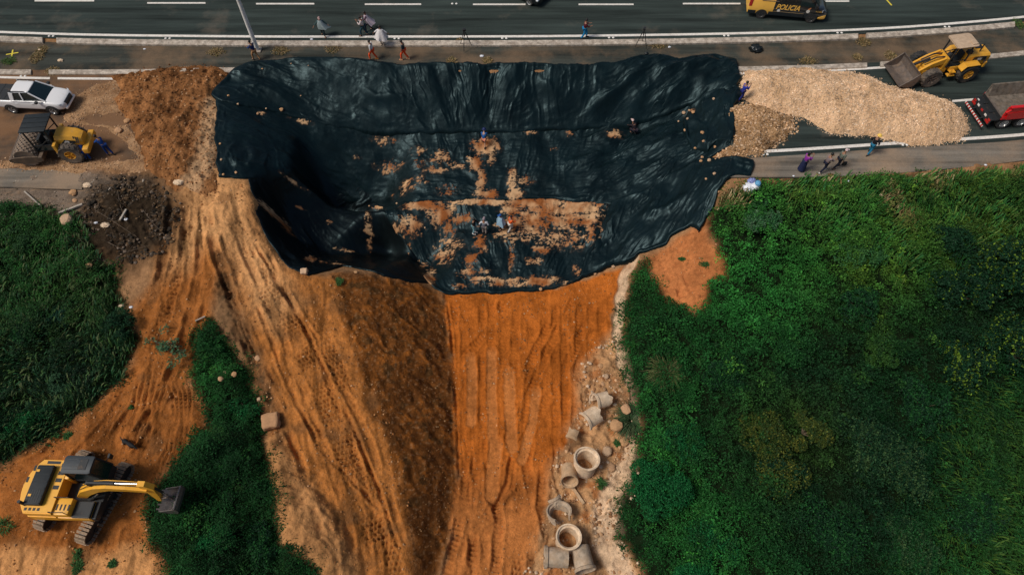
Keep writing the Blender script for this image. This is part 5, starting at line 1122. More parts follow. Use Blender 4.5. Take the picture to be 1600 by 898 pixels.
# near wall, far wall, front wall (hollow bed)
for s_ in (-1, 1):
    if s_ < 0: mb.box(L0+.02, L1, -1.22, -1.14, FL-.1, TP)
    if s_ < 0: mb.prism([(L0-.0,TP-.38),(L0+.45,TP+.06),(L1,TP+.06),(L1,TP-.06),(L0+.1,TP-.5)], s_*1.13, s_*1.30)
    mb.prism([(L0+.0,FL-.22),(L1,FL-.22),(L1,FL+.02),(L0+.0,FL+.02)], s_*1.12, s_*1.27)
    for k in range(9 if s_ < 0 else 0): mb.box(L0+.35+k*.6, L0+.43+k*.6, min(s_*1.2,s_*1.285), max(s_*1.2,s_*1.285), FL, TP)
mb.box(L1, L1+.1, -1.22, 1.22, FL-.1, TP+.35); mb.prism([(L0+.15,TP-.42),(L0+.35,1.02),(L1,1.02),(L1,TP-.1)], -1.33, -1.24); mb.box(L0+.1, L1, -1.36, -1.12, TP+.02, TP+.12, .03); mb.build('bed_side', M_RED, dt)
mb = MB(); mb.box(L0+.02, L1, -1.139, 1.139, FL-.08, FL, 0); mb.box(L0+.02, L1, 1.14, 1.22, FL-.1, TP+.02)
for s_ in (-1, 1):
    mb.loft([[(x, s_*1.13, FL), (x, s_*1.13, TP+.02), (x, s_*1.10, TP+.02), (x, s_*.85, FL)] for x in (L0+.05, L1-.02)])
mb.build('bed_floor', mat('scraped_bed_steel', (.15,.125,.10), .9, var=.5, vscale=3.5, dust=.4, dustcol=(.20,.14,.09), spec=.15), dt)
mb = MB(); mb.prism([(-.05,-1.22),(.02,-1.22),(.02,1.22),(-.05,1.22)], FL-.25, FL+.0, 'z'); mb.box(-.55,-.02,-1.2,1.2,FL-.35,FL-.25,.02); mb.box(-.62,-.54,-1.2,1.2,FL-.75,FL-.25,.02); mb.build('tailgate', M_BLACK, dt)
mb = MB(); mb.box(-.05,.03,-1.20,1.20,FL,FL+.05); mb.build('bed_edge', M_STEEL, dt)
for k in range(5):
    MB().box(-.645,-.62,-1.15+k*.5,-.92+k*.5,.78,.92).build('reflector', M_REDL if k % 2 == 0 else M_WHITE, dt)
MB().box(-.56,-.5,.75,.95,FL-.25,FL-.20).build('plate_lamp', M_WHITE, dt)
for s_ in (-1, 1): MB().box(-.66,-.6,min(s_*.75,s_*1.15),max(s_*.75,s_*1.15),.55,.72,.02).build('tail_light', M_REDL, dt)
ub = MB().box(-1.05,-.97,-1.25,1.25,.42,.54,.02).build('underrun_bar', M_WHITE, dt)
for k in range(10): MB().box(-1.06,-.965,-1.22+k*.25,-1.09+k*.25,.415,.545).build('bar_stripe', M_REDL, ub)
mb = MB()
for s_ in (-1, 1): mb.bar((-1.0,s_*.5,.48),(.1,s_*.5,.75),.08,.08); mb.box(-.4,8.2,min(s_*.38,s_*.5),max(s_*.38,s_*.5),.75,1.05)
mb.box(-.1,.1,-1.0,1.0,.6,.9); mb.build('chassis', M_BLACK, dt)
for x in (.62, 1.92, 6.6):
    for s_ in (-1, 1): wheel(dt, x, s_*1.02, .50, .30 if x > 5 else .42, s_, spokes=6, rimr=.60)
for s_ in (-1, 1):
    MB().prism([(.0,1.02),(.15,1.12),(2.4,1.12),(2.55,.95),(2.35,1.05),(.2,1.05)], s_*.82, s_*1.22).build('mudguard', M_RED, dt)
mb = MB(); mb.loft([[(x,1.2*k,.7),(x,1.22*k,1.6),(x2,1.12*k,h),(x2,-1.12*k,h),(x,-1.22*k,1.6),(x,-1.2*k,.7)] for x,x2,k,h in ((5.75,5.75,1,2.65),(6.9,6.8,1,2.75),(7.7,7.3,1,2.6),(7.8,7.65,.97,1.7))]); mb.build('cab', M_RED, dt, smooth=True, angle=30)
gh(MB(), ((7.81,7.42,1.05,1.02),(7.6,7.3,1.05,1.02),1.62,2.5)).build('windscreen', M_GLASS, dt)
place2(dt, (.62,-1.23,0), (1.92,-1.23,0), gp(1562,202,0), gp(1589.5,199.5,0))
# ------------------------------------------------------------------ wheel loader
wl = empty('wheel_loader', label='yellow wheel loader with a sun bleached roof facing the gravel heap', cat='wheel loader')
for x, nm_ in ((1.45, 'front'), (-1.45, 'rear')):
    for s_ in (-1, 1): wheel(wl, x, s_*.98, .72, .52, s_, tyre=M_TYREM if (s_ > 0 and x > 0) else M_TYRE, rim=M_YM if x < 0 else M_STEEL, lugs=18, rimr=.52)
mb = MB(); mb.box(-2.2,-.1,-.62,.62,.75,1.15,.05); mb.box(.1,2.0,-.55,.55,.65,1.05,.05); mb.box(-1.6,-1.3,-.95,.95,.6,.85); mb.box(1.3,1.6,-.95,.95,.6,.85)
mb.cyl((0,0,.5),(0,0,1.3),.22); mb.build('chassis', M_YM, wl, smooth=True)
mb = MB(); mb.loft([[(x,w_,1.15),(x,w_,zt-.12),(x,w_-.12,zt),(x,-w_+.12,zt),(x,-w_,zt-.12),(x,-w_,1.15)] for x,w_,zt in ((-1.0,.62,2.05),(-1.6,.64,2.05),(-2.9,.60,1.92),(-3.05,.52,1.75))]); mb.build('engine_hood', M_YM, wl, smooth=True, angle=30)
mb = MB(); mb.box(-2.55,-1.95,-.42,-.05,2.02,2.06); mb.build('air_vent', M_BLACK, wl)
MB().box(-2.45,-1.55,-.41+.9,.10+.9-.34,1.52,1.84).build('hood_stripe', M_BLACK, wl)
for s_ in (-1, 1):
    MB().box(-2.6,-1.7,s_*.645-.008,s_*.645+.008,1.5,1.8).build('decal_band', M_DKG, wl)
    MB().box(-2.25,-1.9,s_*.655-.006,s_*.655+.006,1.55,1.75).build('decal_patch', M_WHITE, wl)
    MB().prism([(-2.85,1.2),(-2.65,1.2),(-2.35,1.85),(-2.55,1.85)], s_*.638, s_*.648).build('side_grille', M_STEEL, wl)
    MB().loft([[(x, s_*.66, z), (x, s_*1.22, z), (x, s_*1.22, z+.05), (x, s_*.66, z+.05)] for x, z in ((-.62,1.15),(-.85,1.52),(-1.9,1.55),(-2.1,1.35))]).build('mudguard', M_YM, wl)
    mb = MB(); mb.box(-.55,.0,min(s_*.62,s_*.95),max(s_*.62,s_*.95),.55,.62); mb.box(-.5,-.05,min(s_*.62,s_*.95),max(s_*.62,s_*.95),.85,.9); mb.bar((-.05,s_*.92,.55),(-.05,s_*.92,1.2),.04); mb.build('step', M_YM, wl)
mb = MB(); mb.box(-2.95+.0,-2.75,-.7,.7,.8,1.3,.06); mb.build('counterweight', M_YM, wl); MB().cyl((-2.1,.25,2.0),(-2.1,.25,2.65),.05).build('exhaust_pipe', M_BLACK, wl)
MB().box(-1.35,-1.0,.18,.5,2.02,2.3,.04).build('air_filter', M_BLACK, wl)
mb = MB()
for x, y in ((-1.0,.60),(-1.0,-.60),(.28,.55),(.28,-.55)): mb.bar((x,y,1.15),(x*.9-.03,y*.97,2.92),.08,.08)
mb.bar((-.95,.6,1.7),(.27,.56,1.6),.05); mb.bar((-.95,-.6,1.7),(.27,-.56,1.6),.05); mb.build('cab_frame', M_BLACK, wl)
mb = MB(); mb.loft([[(x,.70*k,2.90),(x,.74*k,2.98),(x,.55*k,3.03),(x,-.55*k,3.03),(x,-.74*k,2.98),(x,-.70*k,2.90)] for x,k in ((.42,.9),(.32,1),(-.5,1.0),(-1.12,1),(-1.25,.9))]); mb.box(-1.18,-.75,.2,.60,3.02,3.10,.03); mb.box(-1.3,-1.2,-.5,.5,2.9,2.97); mb.build('roof', M_SAND, wl, smooth=True, angle=30)
mb = MB(); mb.box(-.85,-.35,-.28,.28,1.35,1.5,.05); mb.box(-.95,-.8,-.28,.28,1.45,2.05,.05); mb.build('seat', M_DKG, wl); mb = MB(); mb.box(.1,.3,-.4,.4,1.15,1.75,.04); mb.cyl((.05,0,1.75),(-.05,0,1.95),.18,n=14); mb.build('dashboard', M_BLACK, wl); MB().box(-.98,.26,-.56,.56,1.13,1.18).build('cab_floor', M_BLACK, wl)
mb = MB()
for s_ in (-1, 1):
    P = [(.35,1.85),(.55,1.95),(1.5,1.6),(2.6,.85),(2.7,.65),(2.6,.5),(1.5,1.2),(.5,1.5)]; mb.prism(P, s_*.38, s_*.52)
mb.loft([[(x,.36,z),(x,-.36,z),(x,-.36,z-.12),(x,.36,z-.12)] for x,z in ((.3,1.75),(1.1,1.62),(1.9,1.25))]); mb.box(1.55,1.75,-.40,.40,1.1,1.3); mb.box(.3,.55,-.55,.55,1.0,1.9,.05); mb.build('lift_arm', M_YM, wl, smooth=True)
for s_ in (-.2, .2): MB().tube([(.5,s_,1.85),(1.2,s_,1.9),(2.0,s_,1.5)], .055).build('hydraulic_cylinder', M_BLACK, wl, smooth=True)
MB().bar((1.5,0,1.7),(2.65,0,1.25),.14,.12).build('tilt_link', M_BLACK, wl)
# bucket: hollow shell, open to the front
def bucket(parent, x, z, wd, sc, m, teeth=0, rot=0., nm='bucket'):
    prof = [(0.95,.02),(.35,.0),(.08,.12),(.0,.42),(.08,.80),(.22,.98)]; t = .05; q = []
    for i, (a, b) in enumerate(prof):
        q.append((a*sc, b*sc))
    inner = [((a+t*1.2)*sc if i > 2 else (a+.02)*sc, (b+t)*sc if i < 3 else b*sc) for i, (a, b) in enumerate(prof)]
    mb = MB(); M = Matrix.Translation((x, 0, z)) @ Matrix.Rotation(rot, 4, 'Y'); n = len(prof)
    out = q+inner[::-1]; rings = [[tuple(M @ Vector((a, y, b))) for a, b in out] for y in (-wd/2, wd/2)]; mb.loft(rings)
    side = [(0.95*sc,.04*sc)]+[(a, b) for a, b in q[1:]]+[(.45*sc,.62*sc)]
    for s_ in (-1, 1): mb.prism(side, s_*(wd/2-.03), s_*(wd/2+.02), M=M)
    for k in range(teeth):
        y = -wd/2+wd*(k+.5)/teeth; mb.box(.9*sc,1.1*sc,y-.04,y+.04,.0,.06,M=M)
    return mb.build(nm, m, parent)
bucket(wl, 2.75, .12, 2.45, 1.32, M_STEEL, rot=R(-14))
place2(wl, (1.45,1.2,0), (-1.45,1.2,0), gp(1446,137,0), gp(1507,129,0))
# ------------------------------------------------------------------ soil roller
rl = empty('soil_roller', label='yellow soil roller with a studded steel drum and black cab roof on the left road', cat='road roller')
M_DRUM = mat('muddy_drum', (.20,.15,.11), .85, var=.35, vscale=6, dust=.7, dustcol=(.30,.20,.13))
dr = empty('drum', (1.45,0,.78)); dr.parent = rl
mb = MB(); mb.lathe([(.0,-1.03),(.62,-1.03),(.66,-1.05),(.70,-1.05),(.70,1.05),(.66,1.05),(.62,1.03),(.0,1.03)], 40); mb.build('drum_shell', M_DRUM, dr, smooth=True)
mb = MB()
for j in range(12):
    y = -.95+j*.173
    for k in range(16):
        q = 2*math.pi*(k+(j % 2)*.5)/16; M = Matrix.Rotation(q, 4, 'Y') @ Matrix.Translation((.69, y, 0)); b_ = [(-.0,-.07,-.07),(-.0,.07,-.07),(-.0,.07,.07),(-.0,-.07,.07),(.09,-.045,-.045),(.09,.045,-.045),(.09,.045,.045),(.09,-.045,.045)]
        mb.add([tuple(M @ Vector(v)) for v in b_], [(3,2,1,0),(4,5,6,7),(0,1,5,4),(1,2,6,5),(2,3,7,6),(3,0,4,7)])
mb.build('drum_pads', mat('drum_pads', (.30,.23,.17), .9, var=.3, vscale=8), dr)
mb = MB()
for s_ in (-1, 1): mb.prism([(.35,.62),(.55,.98),(1.4,1.02),(2.3,.98),(2.5,.74),(2.3,.55),(1.4,.42),(.6,.5)], s_*1.10, s_*1.20)
mb.box(2.3,2.5,-1.2,1.2,.68,.9,.03); mb.box(.3,.55,-1.2,1.2,.60,.95,.03); mb.build('drum_frame', mat('dull_brown_steel', (.12,.085,.06), .55, metal=.3, dust=.4), rl)
for s_ in (-1, 1): wheel(rl, -1.45, s_*.80, .78, .55, s_, tyre=M_TYREM, rim=M_YM, lugs=16, rimr=.45, nm='wheel')
mb = MB(); mb.box(-2.2,-.3,-.5,.5,.7,1.2,.05); mb.box(-.4,.4,-.35,.35,.65,1.0,.04); mb.build('chassis', M_BLACK, rl)
mb = MB(); mb.loft([[(x,w_,1.15),(x,w_,zt-.2),(x,w_-.15,zt),(x,-w_+.15,zt),(x,-w_,zt-.2),(x,-w_,1.15)] for x,w_,zt in ((-.85,.58,2.0),(-1.3,.60,2.02),(-2.1,.56,1.85),(-2.45,.46,1.65))]); mb.build('engine_hood', M_YM, rl, smooth=True, angle=30)
mb = MB()
for s_ in (-1, 1):
    for k in range(3): mb.bar((-2.05-k*.12,s_*.42,1.9-k*.05),(-2.05-k*.12,s_*.62,1.45),.06,.02)
mb.build('hood_slots', M_BLACK, rl)
for s_ in (-1, 1):
    MB().prism([(-1.15,1.5),(-2.0,1.45),(-2.1,1.62),(-1.5,1.8)], s_*.595, s_*.61).build('decal_band', M_BLACK, rl); MB().prism([(-1.35,1.52),(-1.7,1.5),(-1.75,1.68),(-1.5,1.72)], s_*.608, s_*.616).build('decal_patch', M_WHITE, rl)
    MB().box(-.95,-.75,min(s_*.6,s_*1.05),max(s_*.6,s_*1.05),1.0,1.75,.03).build('side_guard', M_YM, rl)
mb = MB(); mb.box(-2.75,-2.35,-.95,.95,.75,1.15,.08); mb.build('rear_bumper', M_YM, rl, smooth=True)
for s_ in (-1, 1):
    mb = MB()
    for x in (-.72, .62): mb.bar((x,s_*.71,1.0),(x,s_*.71,2.85),.08,.08)
    mb.bar((-.72,s_*.72,1.55),(.62,s_*.72,1.55),.05); mb.bar((-.72,s_*.72,2.15),(.62,s_*.72,1.15),.05); mb.build('cab_frame', M_BLACK, rl)
mb = MB(); mb.box(-.88,.80,-.85,.85,2.83,2.93,.05)
for k in range(3): mb.box(-.85,.77,-.5+k*.45,-.44+k*.45,2.93,2.955)
mb.build('roof', M_DKG, rl, smooth=True)
mb = MB(); mb.box(-.70,.60,-.68,.68,1.0,1.08); mb.box(-.45,-.05,-.25,.25,1.1,1.5,.05); mb.box(-.5,-.4,-.25,.25,1.5,2.0,.03); mb.box(.3,.5,-.3,.3,1.1,1.7,.04); mb.build('operator_seat', M_BLACK, rl)
for s_ in (-1, 1): MB().box(-.66,.56,s_*.70-.01,s_*.70+.01,1.1,1.52).build('cab_door', M_GLASS, rl)
for s_ in (-1, 1): MB().box(.70,.80,min(s_*.6,s_*.8),max(s_*.6,s_*.8),2.7,2.82,.02).build('work_lamp', M_LAMP, rl)
place2(rl, (1.45,1.15,0), (-1.45,1.08,0), gp(50,262,.03), gp(120,256,.03))
# ------------------------------------------------------------------ excavator
ex = empty('excavator', label='yellow tracked excavator with its arm reaching right into the bushes', cat='excavator')
M_TRK = mat('track_steel', (.30,.215,.145), .8, metal=.2, var=.3, vscale=5, dust=.5, dustcol=(.36,.24,.14))
TA = R(74)
uc = empty('undercarriage', (0,0,0), TA); uc.parent = ex
for s_ in (-1, 1):
    TL, TH, yw = 2.15, .44, .60; path = []
    nlk = 52
    def tp(u):
        per = 2*(2*(TL-TH))+2*math.pi*TH; d = u*per; a = 2*(TL-TH)
        if d < a: return (-(TL-TH)+d, 2*TH, 0)
        d -= a
        if d < math.pi*TH: q = d/TH; return ((TL-TH)+TH*math.sin(q), TH+TH*math.cos(q), q)
        d -= math.pi*TH
        if d < a: return ((TL-TH)-d, 0, math.pi)
        d -= a; q = math.pi+d/TH; return (-(TL-TH)+TH*math.sin(q), TH+TH*math.cos(q), q)
    mb = MB()
    for k in range(nlk):
        x, z, q = tp(k/nlk); M = Matrix.Translation((x, s_*1.25, z+.0)) @ Matrix.Rotation(q, 4, 'Y'); mb.box(-.068,.068,-yw/2,yw/2,-.03,.015,M=M); mb.box(.02,.055,-yw/2,yw/2,.012,.05,M=M)
        for yy in (-.12,.12): mb.box(-.05,.0,yy-.03,yy+.03,.013,.03,M=M)
    mb.build('track_shoes', M_TRK, uc)
    mb = MB(); mb.box(-1.6,1.6,s_*1.25-.16,s_*1.25+.16,.25,.65,.05)
    for k in range(7): mb.cyl((-1.35+k*.45,s_*1.25-.2,.18),(-1.35+k*.45,s_*1.25+.2,.18),.13,n=12)
    for x in (-1.71,1.71): mb.cyl((x,s_*1.25-.15,.44),(x,s_*1.25+.15,.44),.38,n=20)
    mb.build('track_frame', M_BLACK, uc, smooth=True)
mb = MB(); mb.box(-.8,.8,-1.1,1.1,.45,.80,.05); mb.cyl((0,0,.75),(0,0,1.02),.62,n=28); mb.build('centre_frame', M_BLACK, uc, smooth=True)
hs = empty('upper_body', (0,0,0), R(-2)); hs.parent = ex
mb = MB(); arc = [(-2.35*math.cos(a), 2.2*math.sin(a)) for a in np.linspace(-.70, .70, 15)]; pts = [(-.35,-1.42),(-1.55,-1.42)]+[(x, y) for x, y in arc]+[(-1.55,1.42),(-.35,1.42)]
mb.prism(pts, 1.05, 1.62, 'z'); pts2 = [(-.35,-1.38),(-1.5,-1.38)]+[(x*.985, y*.97) for x, y in arc]+[(-1.5,1.38),(-.35,1.38)]; mb.prism(pts2, 1.62, 2.12, 'z'); pts3 = [(x*.97, y*.96) for x, y in pts2]; mb.prism(pts3, 2.12, 2.18, 'z')
mb.build('counterweight', M_YM2, hs, smooth=True, angle=30)
mb = MB(); mb.box(-.345,1.35,-1.42,-.52,1.05,1.55,.05); mb.box(-.345,.45,-1.38,-.52,1.55,2.05,.06); mb.build('side_deck', M_YM2, hs, smooth=True); MB().box(-.345,-.1,.40,1.38,1.05,2.16,.05).build('side_deck', M_YM2, hs, smooth=True)
mb = MB(); mb.box(.46,1.40,-1.41,-.56,1.55,1.72,.05); mb.box(-.34,1.6,-.5,.44,1.0,1.35); mb.box(1.36,1.62,-1.40,-.5,1.05,1.5,.05); mb.box(-.05,1.5,.45,1.42,1.0,1.15); mb.build('walkway', M_BLACK, hs)
mb = MB(); mb.box(-1.75,-.88,-1.02,1.02,2.18,2.48,.10)
for k in range(6): mb.box(-1.70,-.93,-.95+k*.36,-.92+k*.36,2.475,2.495)
mb.build('engine_hood', M_DKG, hs, smooth=True)
mb = MB()
for i in range(6):
    for j in range(5): mb.box(-1.62+j*.12,-1.55+j*.12,-.86+i*.1,-.80+i*.1,2.481,2.492)
mb.build('hood_grille', M_BLACK, hs)
slots = [(-.72,-.42,y-.10,y+.10,2.178,2.190) for y in (-.05,.32,.69)]+[(x-.06,x+.06,y-.14,y+.14,2.178,2.190) for x, y in ((-2.02,.9),(-2.18,.3))]
slots += [(-.25+k*.2,-.17+k*.2,-1.15,-.85,2.052,2.062) for k in range(4)]+[(-1.75+k*.22,-1.62+k*.22,-1.24,-1.10,2.18,2.19) for k in range(4)]+[(-.70,-.52,1.0,1.2,2.178,2.19),(-1.5,-.8,1.15,1.3,2.178,2.19)]
for q_ in slots: MB().box(*q_).build('vent_slot', M_BLACK, hs)
for (x, y) in ((-1.6,.7),(-1.55,-.55)): MB().box(x-.08,x+.08,y-.06,y+.06,2.48,2.50).build('warning_sticker', M_YM2, hs)
MB().cyl((-1.78,-.95,2.1),(-1.78,-.95,2.75),.08).build('exhaust_pipe', M_BLACK, hs, smooth=True)
cb = empty('cab', (0,0,0)); cb.parent = hs
mb = MB(); mb.loft([[(x,y0,z),(x2,y1,z),(x2,y1,z2),(x,y0,z2)] for (x,x2,y0,y1,z,z2) in [(0,0,0,0,0,0)]], cap=False) if False else None
mb.box(-.10,1.62,.48,1.40,1.12,1.75,.05); mb.build('cab_base', M_DKG, cb, smooth=True)
mb = MB(); mb.add([(-.08,.50,1.75),(1.66,.50,1.75),(1.66,1.38,1.75),(-.08,1.38,1.75),(-.05,.54,2.85),(1.28,.54,2.85),(1.28,1.34,2.85),(-.05,1.34,2.85)], [(3,2,1,0),(4,5,6,7),(0,1,5,4),(1,2,6,5),(2,3,7,6),(3,0,4,7)]); mb.build('cab_glass', M_GLASS, cb)
mb = MB()
for (a, b) in (((-.08,.5),(-.05,.54)),((1.66,.5),(1.28,.54)),((1.66,1.38),(1.28,1.34)),((-.08,1.38),(-.05,1.34))): MB().bar((a[0],a[1],1.7),(b[0],b[1],2.87),.08).build('cab_pillar', M_BLACK, cb)
mb = MB(); mb.loft([[(x,.94+.46*k,2.84),(x,.94+.46*k,2.93),(x,.94+.34*k,2.99),(x,.94-.34*k,2.99),(x,.94-.46*k,2.93),(x,.94-.46*k,2.84)] for x,k in ((-.12,.92),(-.02,1),(.6,1),(1.25,1),(1.36,.9))])
for k in range(4): mb.box(-.05,.62,.66+k*.17,.69+k*.17,2.985,3.0)
mb.build('cab_roof', mat('cab_roof_grey', (.040,.047,.052), .6, dust=.2, dustcol=(.12,.1,.08)), cb, smooth=True, angle=35)
MB().box(.70,1.12,.66,1.22,2.988,3.01,.01).build('roof_hatch', M_BLACK, cb)
mb = MB(); mb.bar((1.6,1.38,2.3),(1.75,1.62,2.35),.03); mb.box(1.70,1.82,1.5,1.72,2.15,2.5,.02); mb.build('mirror', M_BLACK, cb)
MB().tube([(-.3,-1.35,2.05),(-.3,-1.35,2.5),(.45,-1.35,2.5),(.45,-1.35,2.05)], .02, 6).build('hand_rail', M_BLACK, hs); MB().tube([(-.3,-.6,2.05),(-.3,-.6,2.45),(.45,-.6,2.45)], .02, 6).build('hand_rail', M_BLACK, hs)
bo = MB(); prof = [(.35,1.35),(.35,1.75),(1.1,2.75),(2.2,3.55),(3.1,3.80),(4.2,3.72),(5.35,3.50),(5.45,3.30),(5.3,3.18),(4.2,3.32),(3.1,3.30),(2.3,2.95),(1.4,2.2),(.7,1.35)]
bo.prism(prof, -.38, .10); boom = bo.build('boom', M_YM2, hs)
for s_ in (-.44, .16):
    MB().cyl((.95,s_,1.3),(1.7,s_,2.2),.085).build('boom_cylinder', M_BLACK, boom, smooth=True); MB().cyl((1.7,s_,2.2),(2.15,s_,2.75),.045).build('cylinder_rod', M_CHROME, boom, smooth=True)
MB().cyl((2.1,-.14,3.98),(3.7,-.14,4.02),.10).build('arm_cylinder', M_BLACK, boom, smooth=True); MB().cyl((3.7,-.14,4.02),(5.1,-.14,4.05),.055).build('cylinder_rod', M_CHROME, boom, smooth=True)
mb = MB(); mb.box(2.0,2.2,-.24,-.04,3.5,4.0,.02)
for s_ in (-.20, .0): mb.tube([(.9,s_,2.6),(2.0,s_,3.62),(3.0,s_,3.9),(4.4,s_+.0,3.82),(5.2,s_,3.7)], .022, 6)
mb.build('hydraulic_hose', M_BLACK, boom, smooth=True)
st = MB(); st.prism([(5.05,4.15),(5.45,4.12),(5.75,3.55),(5.45,2.2),(5.15,1.15),(4.95,1.15),(4.95,1.35),(5.05,2.6),(5.15,3.3)], -.29, .01); stick = st.build('stick', M_YM2, hs)
MB().cyl((5.7,-.14,3.4),(5.75,-.14,2.5),.075).build('bucket_cylinder', M_BLACK, stick, smooth=True); MB().cyl((5.75,-.14,2.5),(5.72,-.14,1.75),.045).build('cylinder_rod', M_CHROME, stick, smooth=True)
mb = MB(); mb.bar((5.72,-.24,1.75),(5.25,-.24,1.55),.07); mb.bar((5.72,-.04,1.75),(5.25,-.04,1.55),.07); mb.bar((5.72,-.14,1.75),(5.75,-.14,1.1),.1); mb.build('bucket_linkage', M_STEEL, stick)
bk = bucket(hs, 0, 0, 1.22, 1.05, mat('bucket_steel', (.17,.15,.14), .45, metal=.55, var=.3, vscale=4, dust=.25), teeth=5, rot=0); bk.location = (6.05*.87,-.14,.35); bk.rotation_euler = (0, R(-22), math.pi)
boom.scale = (.87,.9,.90); stick.scale = (.87,.9,.90)
p = onG(140, 778); ex.location = (p[0], p[1], p[2]+.02)
# ------------------------------------------------------------------ street lamp
lp = empty('street_lamp', gp(402.5, 79, -.05), 0, 'tall pale concrete lamp post on the strip between the carriageways', 'street lamp')
M_POST = mat('post_concrete', (.78,.75,.70), .85, var=.2, vscale=3, dust=.2, dustcol=(.3,.26,.2)); MB().cyl((0,0,0),(0,0,11.5),.17,.10,n=20).build('pole', M_POST, lp, smooth=True)
MB().tube([(0,0,11.3),(0,.8,11.9),(0,2.4,12.1)], .05).build('bracket', M_STEEL, lp, smooth=True); MB().box(-.15,.15,2.2,2.9,12.03,12.18,.05).build('lamp_head', M_DKG, lp, smooth=True); MB().box(-.3,.3,-.3,.3,-.02,.10,.03).build('base', M_CONC, lp)
# ------------------------------------------------------------------ concrete pipes
M_PIPE = mat('pipe_concrete', (.52,.36,.22), .95, var=.35, vscale=3.5, bump=.5, bscale=12, dust=.6, dustcol=(.50,.30,.15), spec=.1); M_PIPE2 = mat('pipe_concrete_pale', (.72,.55,.38), .95, var=.3, vscale=3.5, bump=.5, bscale=12, dust=.5, dustcol=(.52,.33,.18), spec=.1)
M_PIPE3 = mat('pipe_concrete_grey', (.42,.33,.24), .95, var=.4, vscale=3, bump=.5, bscale=12, dust=.5, dustcol=(.42,.26,.14), spec=.1)
def pipe(label, px, py, axis_az, axis_el, r, L, m, a0=0, a1=360, z=None, roll=0., bell=True, dz=0.):
    """axis: bell end direction; open arc from a0 to a1 degrees makes a broken piece"""
    t = .11*r/.7; prof = [(r-t,-L/2),(r,-L/2),(r,L/2-.22)]+([(r+t*.9,L/2-.16),(r+t*.9,L/2),(r+.015,L/2),(r-t*.1,L/2-.12),(r-t,L/2-.16)] if bell else [(r,L/2),(r-t,L/2)])+[(r-t,-L/2)]
    full = abs(a1-a0) >= 360; n = 40 if full else max(8, int(abs(a1-a0)/9)); rs = np.random.default_rng(int(px)); mb = MB(); rings = []
    for k in range(n if full else n+1):
        q = R(a0+(a1-a0)*k/n); jag = 0 if full else (.0)
        rings.append([(rr*math.cos(q), rr*math.sin(q), o+((.10*math.sin(k*.55+r*9)+.05*math.sin(k*1.3)) if (not full and o in (-L/2,)) else 0)) for rr, o in prof[:-1]])
    if full: rings.append(rings[0]); mb.loft(rings, cap=False)
    else: mb.loft(rings, cap=True)
    o = mb.build('concrete_pipe', m, smooth=True, angle=30)
    ax = Vector((math.cos(R(axis_el))*math.cos(R(axis_az)), math.cos(R(axis_el))*math.sin(R(axis_az)), math.sin(R(axis_el)))); o.rotation_euler = (ax.to_track_quat('Z', 'Y').to_matrix() @ Matrix.Rotation(R(roll), 3, 'Z')).to_euler()
    p = onG(px, py); h = abs(math.sin(R(axis_el)))*L/2+abs(math.cos(R(axis_el)))*r if z is None else z; o.location = (p[0], p[1], p[2]+h*.92+dz)
    return tag(o, label, 'concrete pipe', 'concrete pipes and pieces lying beside the channel')
pipe('large upright concrete pipe with a wide bell mouth, biggest of the group', 913, 729, 65, 78, .70, 1.25, M_PIPE2)
pipe('short brown concrete pipe tilted with its mouth facing down the picture', 888, 746, -92, 28, .47, 1.15, M_PIPE, bell=True)
pipe('upright concrete pipe with a dark inside standing among broken ones', 886, 846, 60, 84, .66, 1.15, M_PIPE2, bell=True)
pipe('grey concrete pipe lying level at the lower left end of the group', 868, 873, 178, 3, .56, 1.35, M_PIPE3)
pipe('grey concrete pipe lying on its side at the lower right end of the group', 909, 876, -78, 4, .56, 1.35, M_PIPE3)
pipe('broken ring of concrete pipe leaning on the pipe with a dark inside', 873, 806, 100, 62, .66, .60, M_PIPE3, 150, 420)
pipe('pale broken concrete pipe with a jagged hole at the upper end of the group', 937, 631, 200, 14, .50, 1.05, M_PIPE2, -50, 235, dz=.05)
pipe('curved half shell of broken concrete pipe just below the uppermost pipe', 921, 658, 215, 10, .60, 1.15, M_PIPE2, 10, 150, roll=0, dz=-.15)
pipe('thin flat shard of broken pipe half buried in the sand', 892, 686, 250, 15, .60, .8, M_PIPE, 55, 120, dz=-.50)
pipe('dark jagged fragment of pipe above the broken ring', 866, 782, 120, 25, .45, .45, M_PIPE3, 30, 140, dz=-.25)
def plank(label, a, b, w_, h, m, nm='plank', cat='plank', lift=.06):
    A = onG(*a); B = onG(*b); o = MB().bar((0,0,0), tuple(B-A), w_, h, bev=.01).build(nm, m); o.location = A+np.array((0,0,lift)); return tag(o, label, cat)
M_WOODG = mat('weathered_wood', (.38,.33,.27), .9, var=.25, vscale=4, bump=.3, bscale=20)
plank('grey wooden post lying on the sand between the pipe groups', (894,761), (912,787), .17, .14, M_PIPE, 'post', 'post')
plank('thin pale pole lying on the grey left shoulder', (39,300), (66,324), .09, .09, M_WOODG, 'pole', 'pole')
plank('thicker pale post lying between the shoulder and the rubble', (93,334), (130,320), .14, .14, M_WOODG, 'post', 'post')
plank('short pale stick lying in the rubble', (188,345), (198,328), .12, .1, M_WOODG, 'stick', 'stick')
plank('white ended pole on the dirt beside the middle strip', (306,502), (321,495), .08, .08, M_WOODG, 'pole', 'pole')
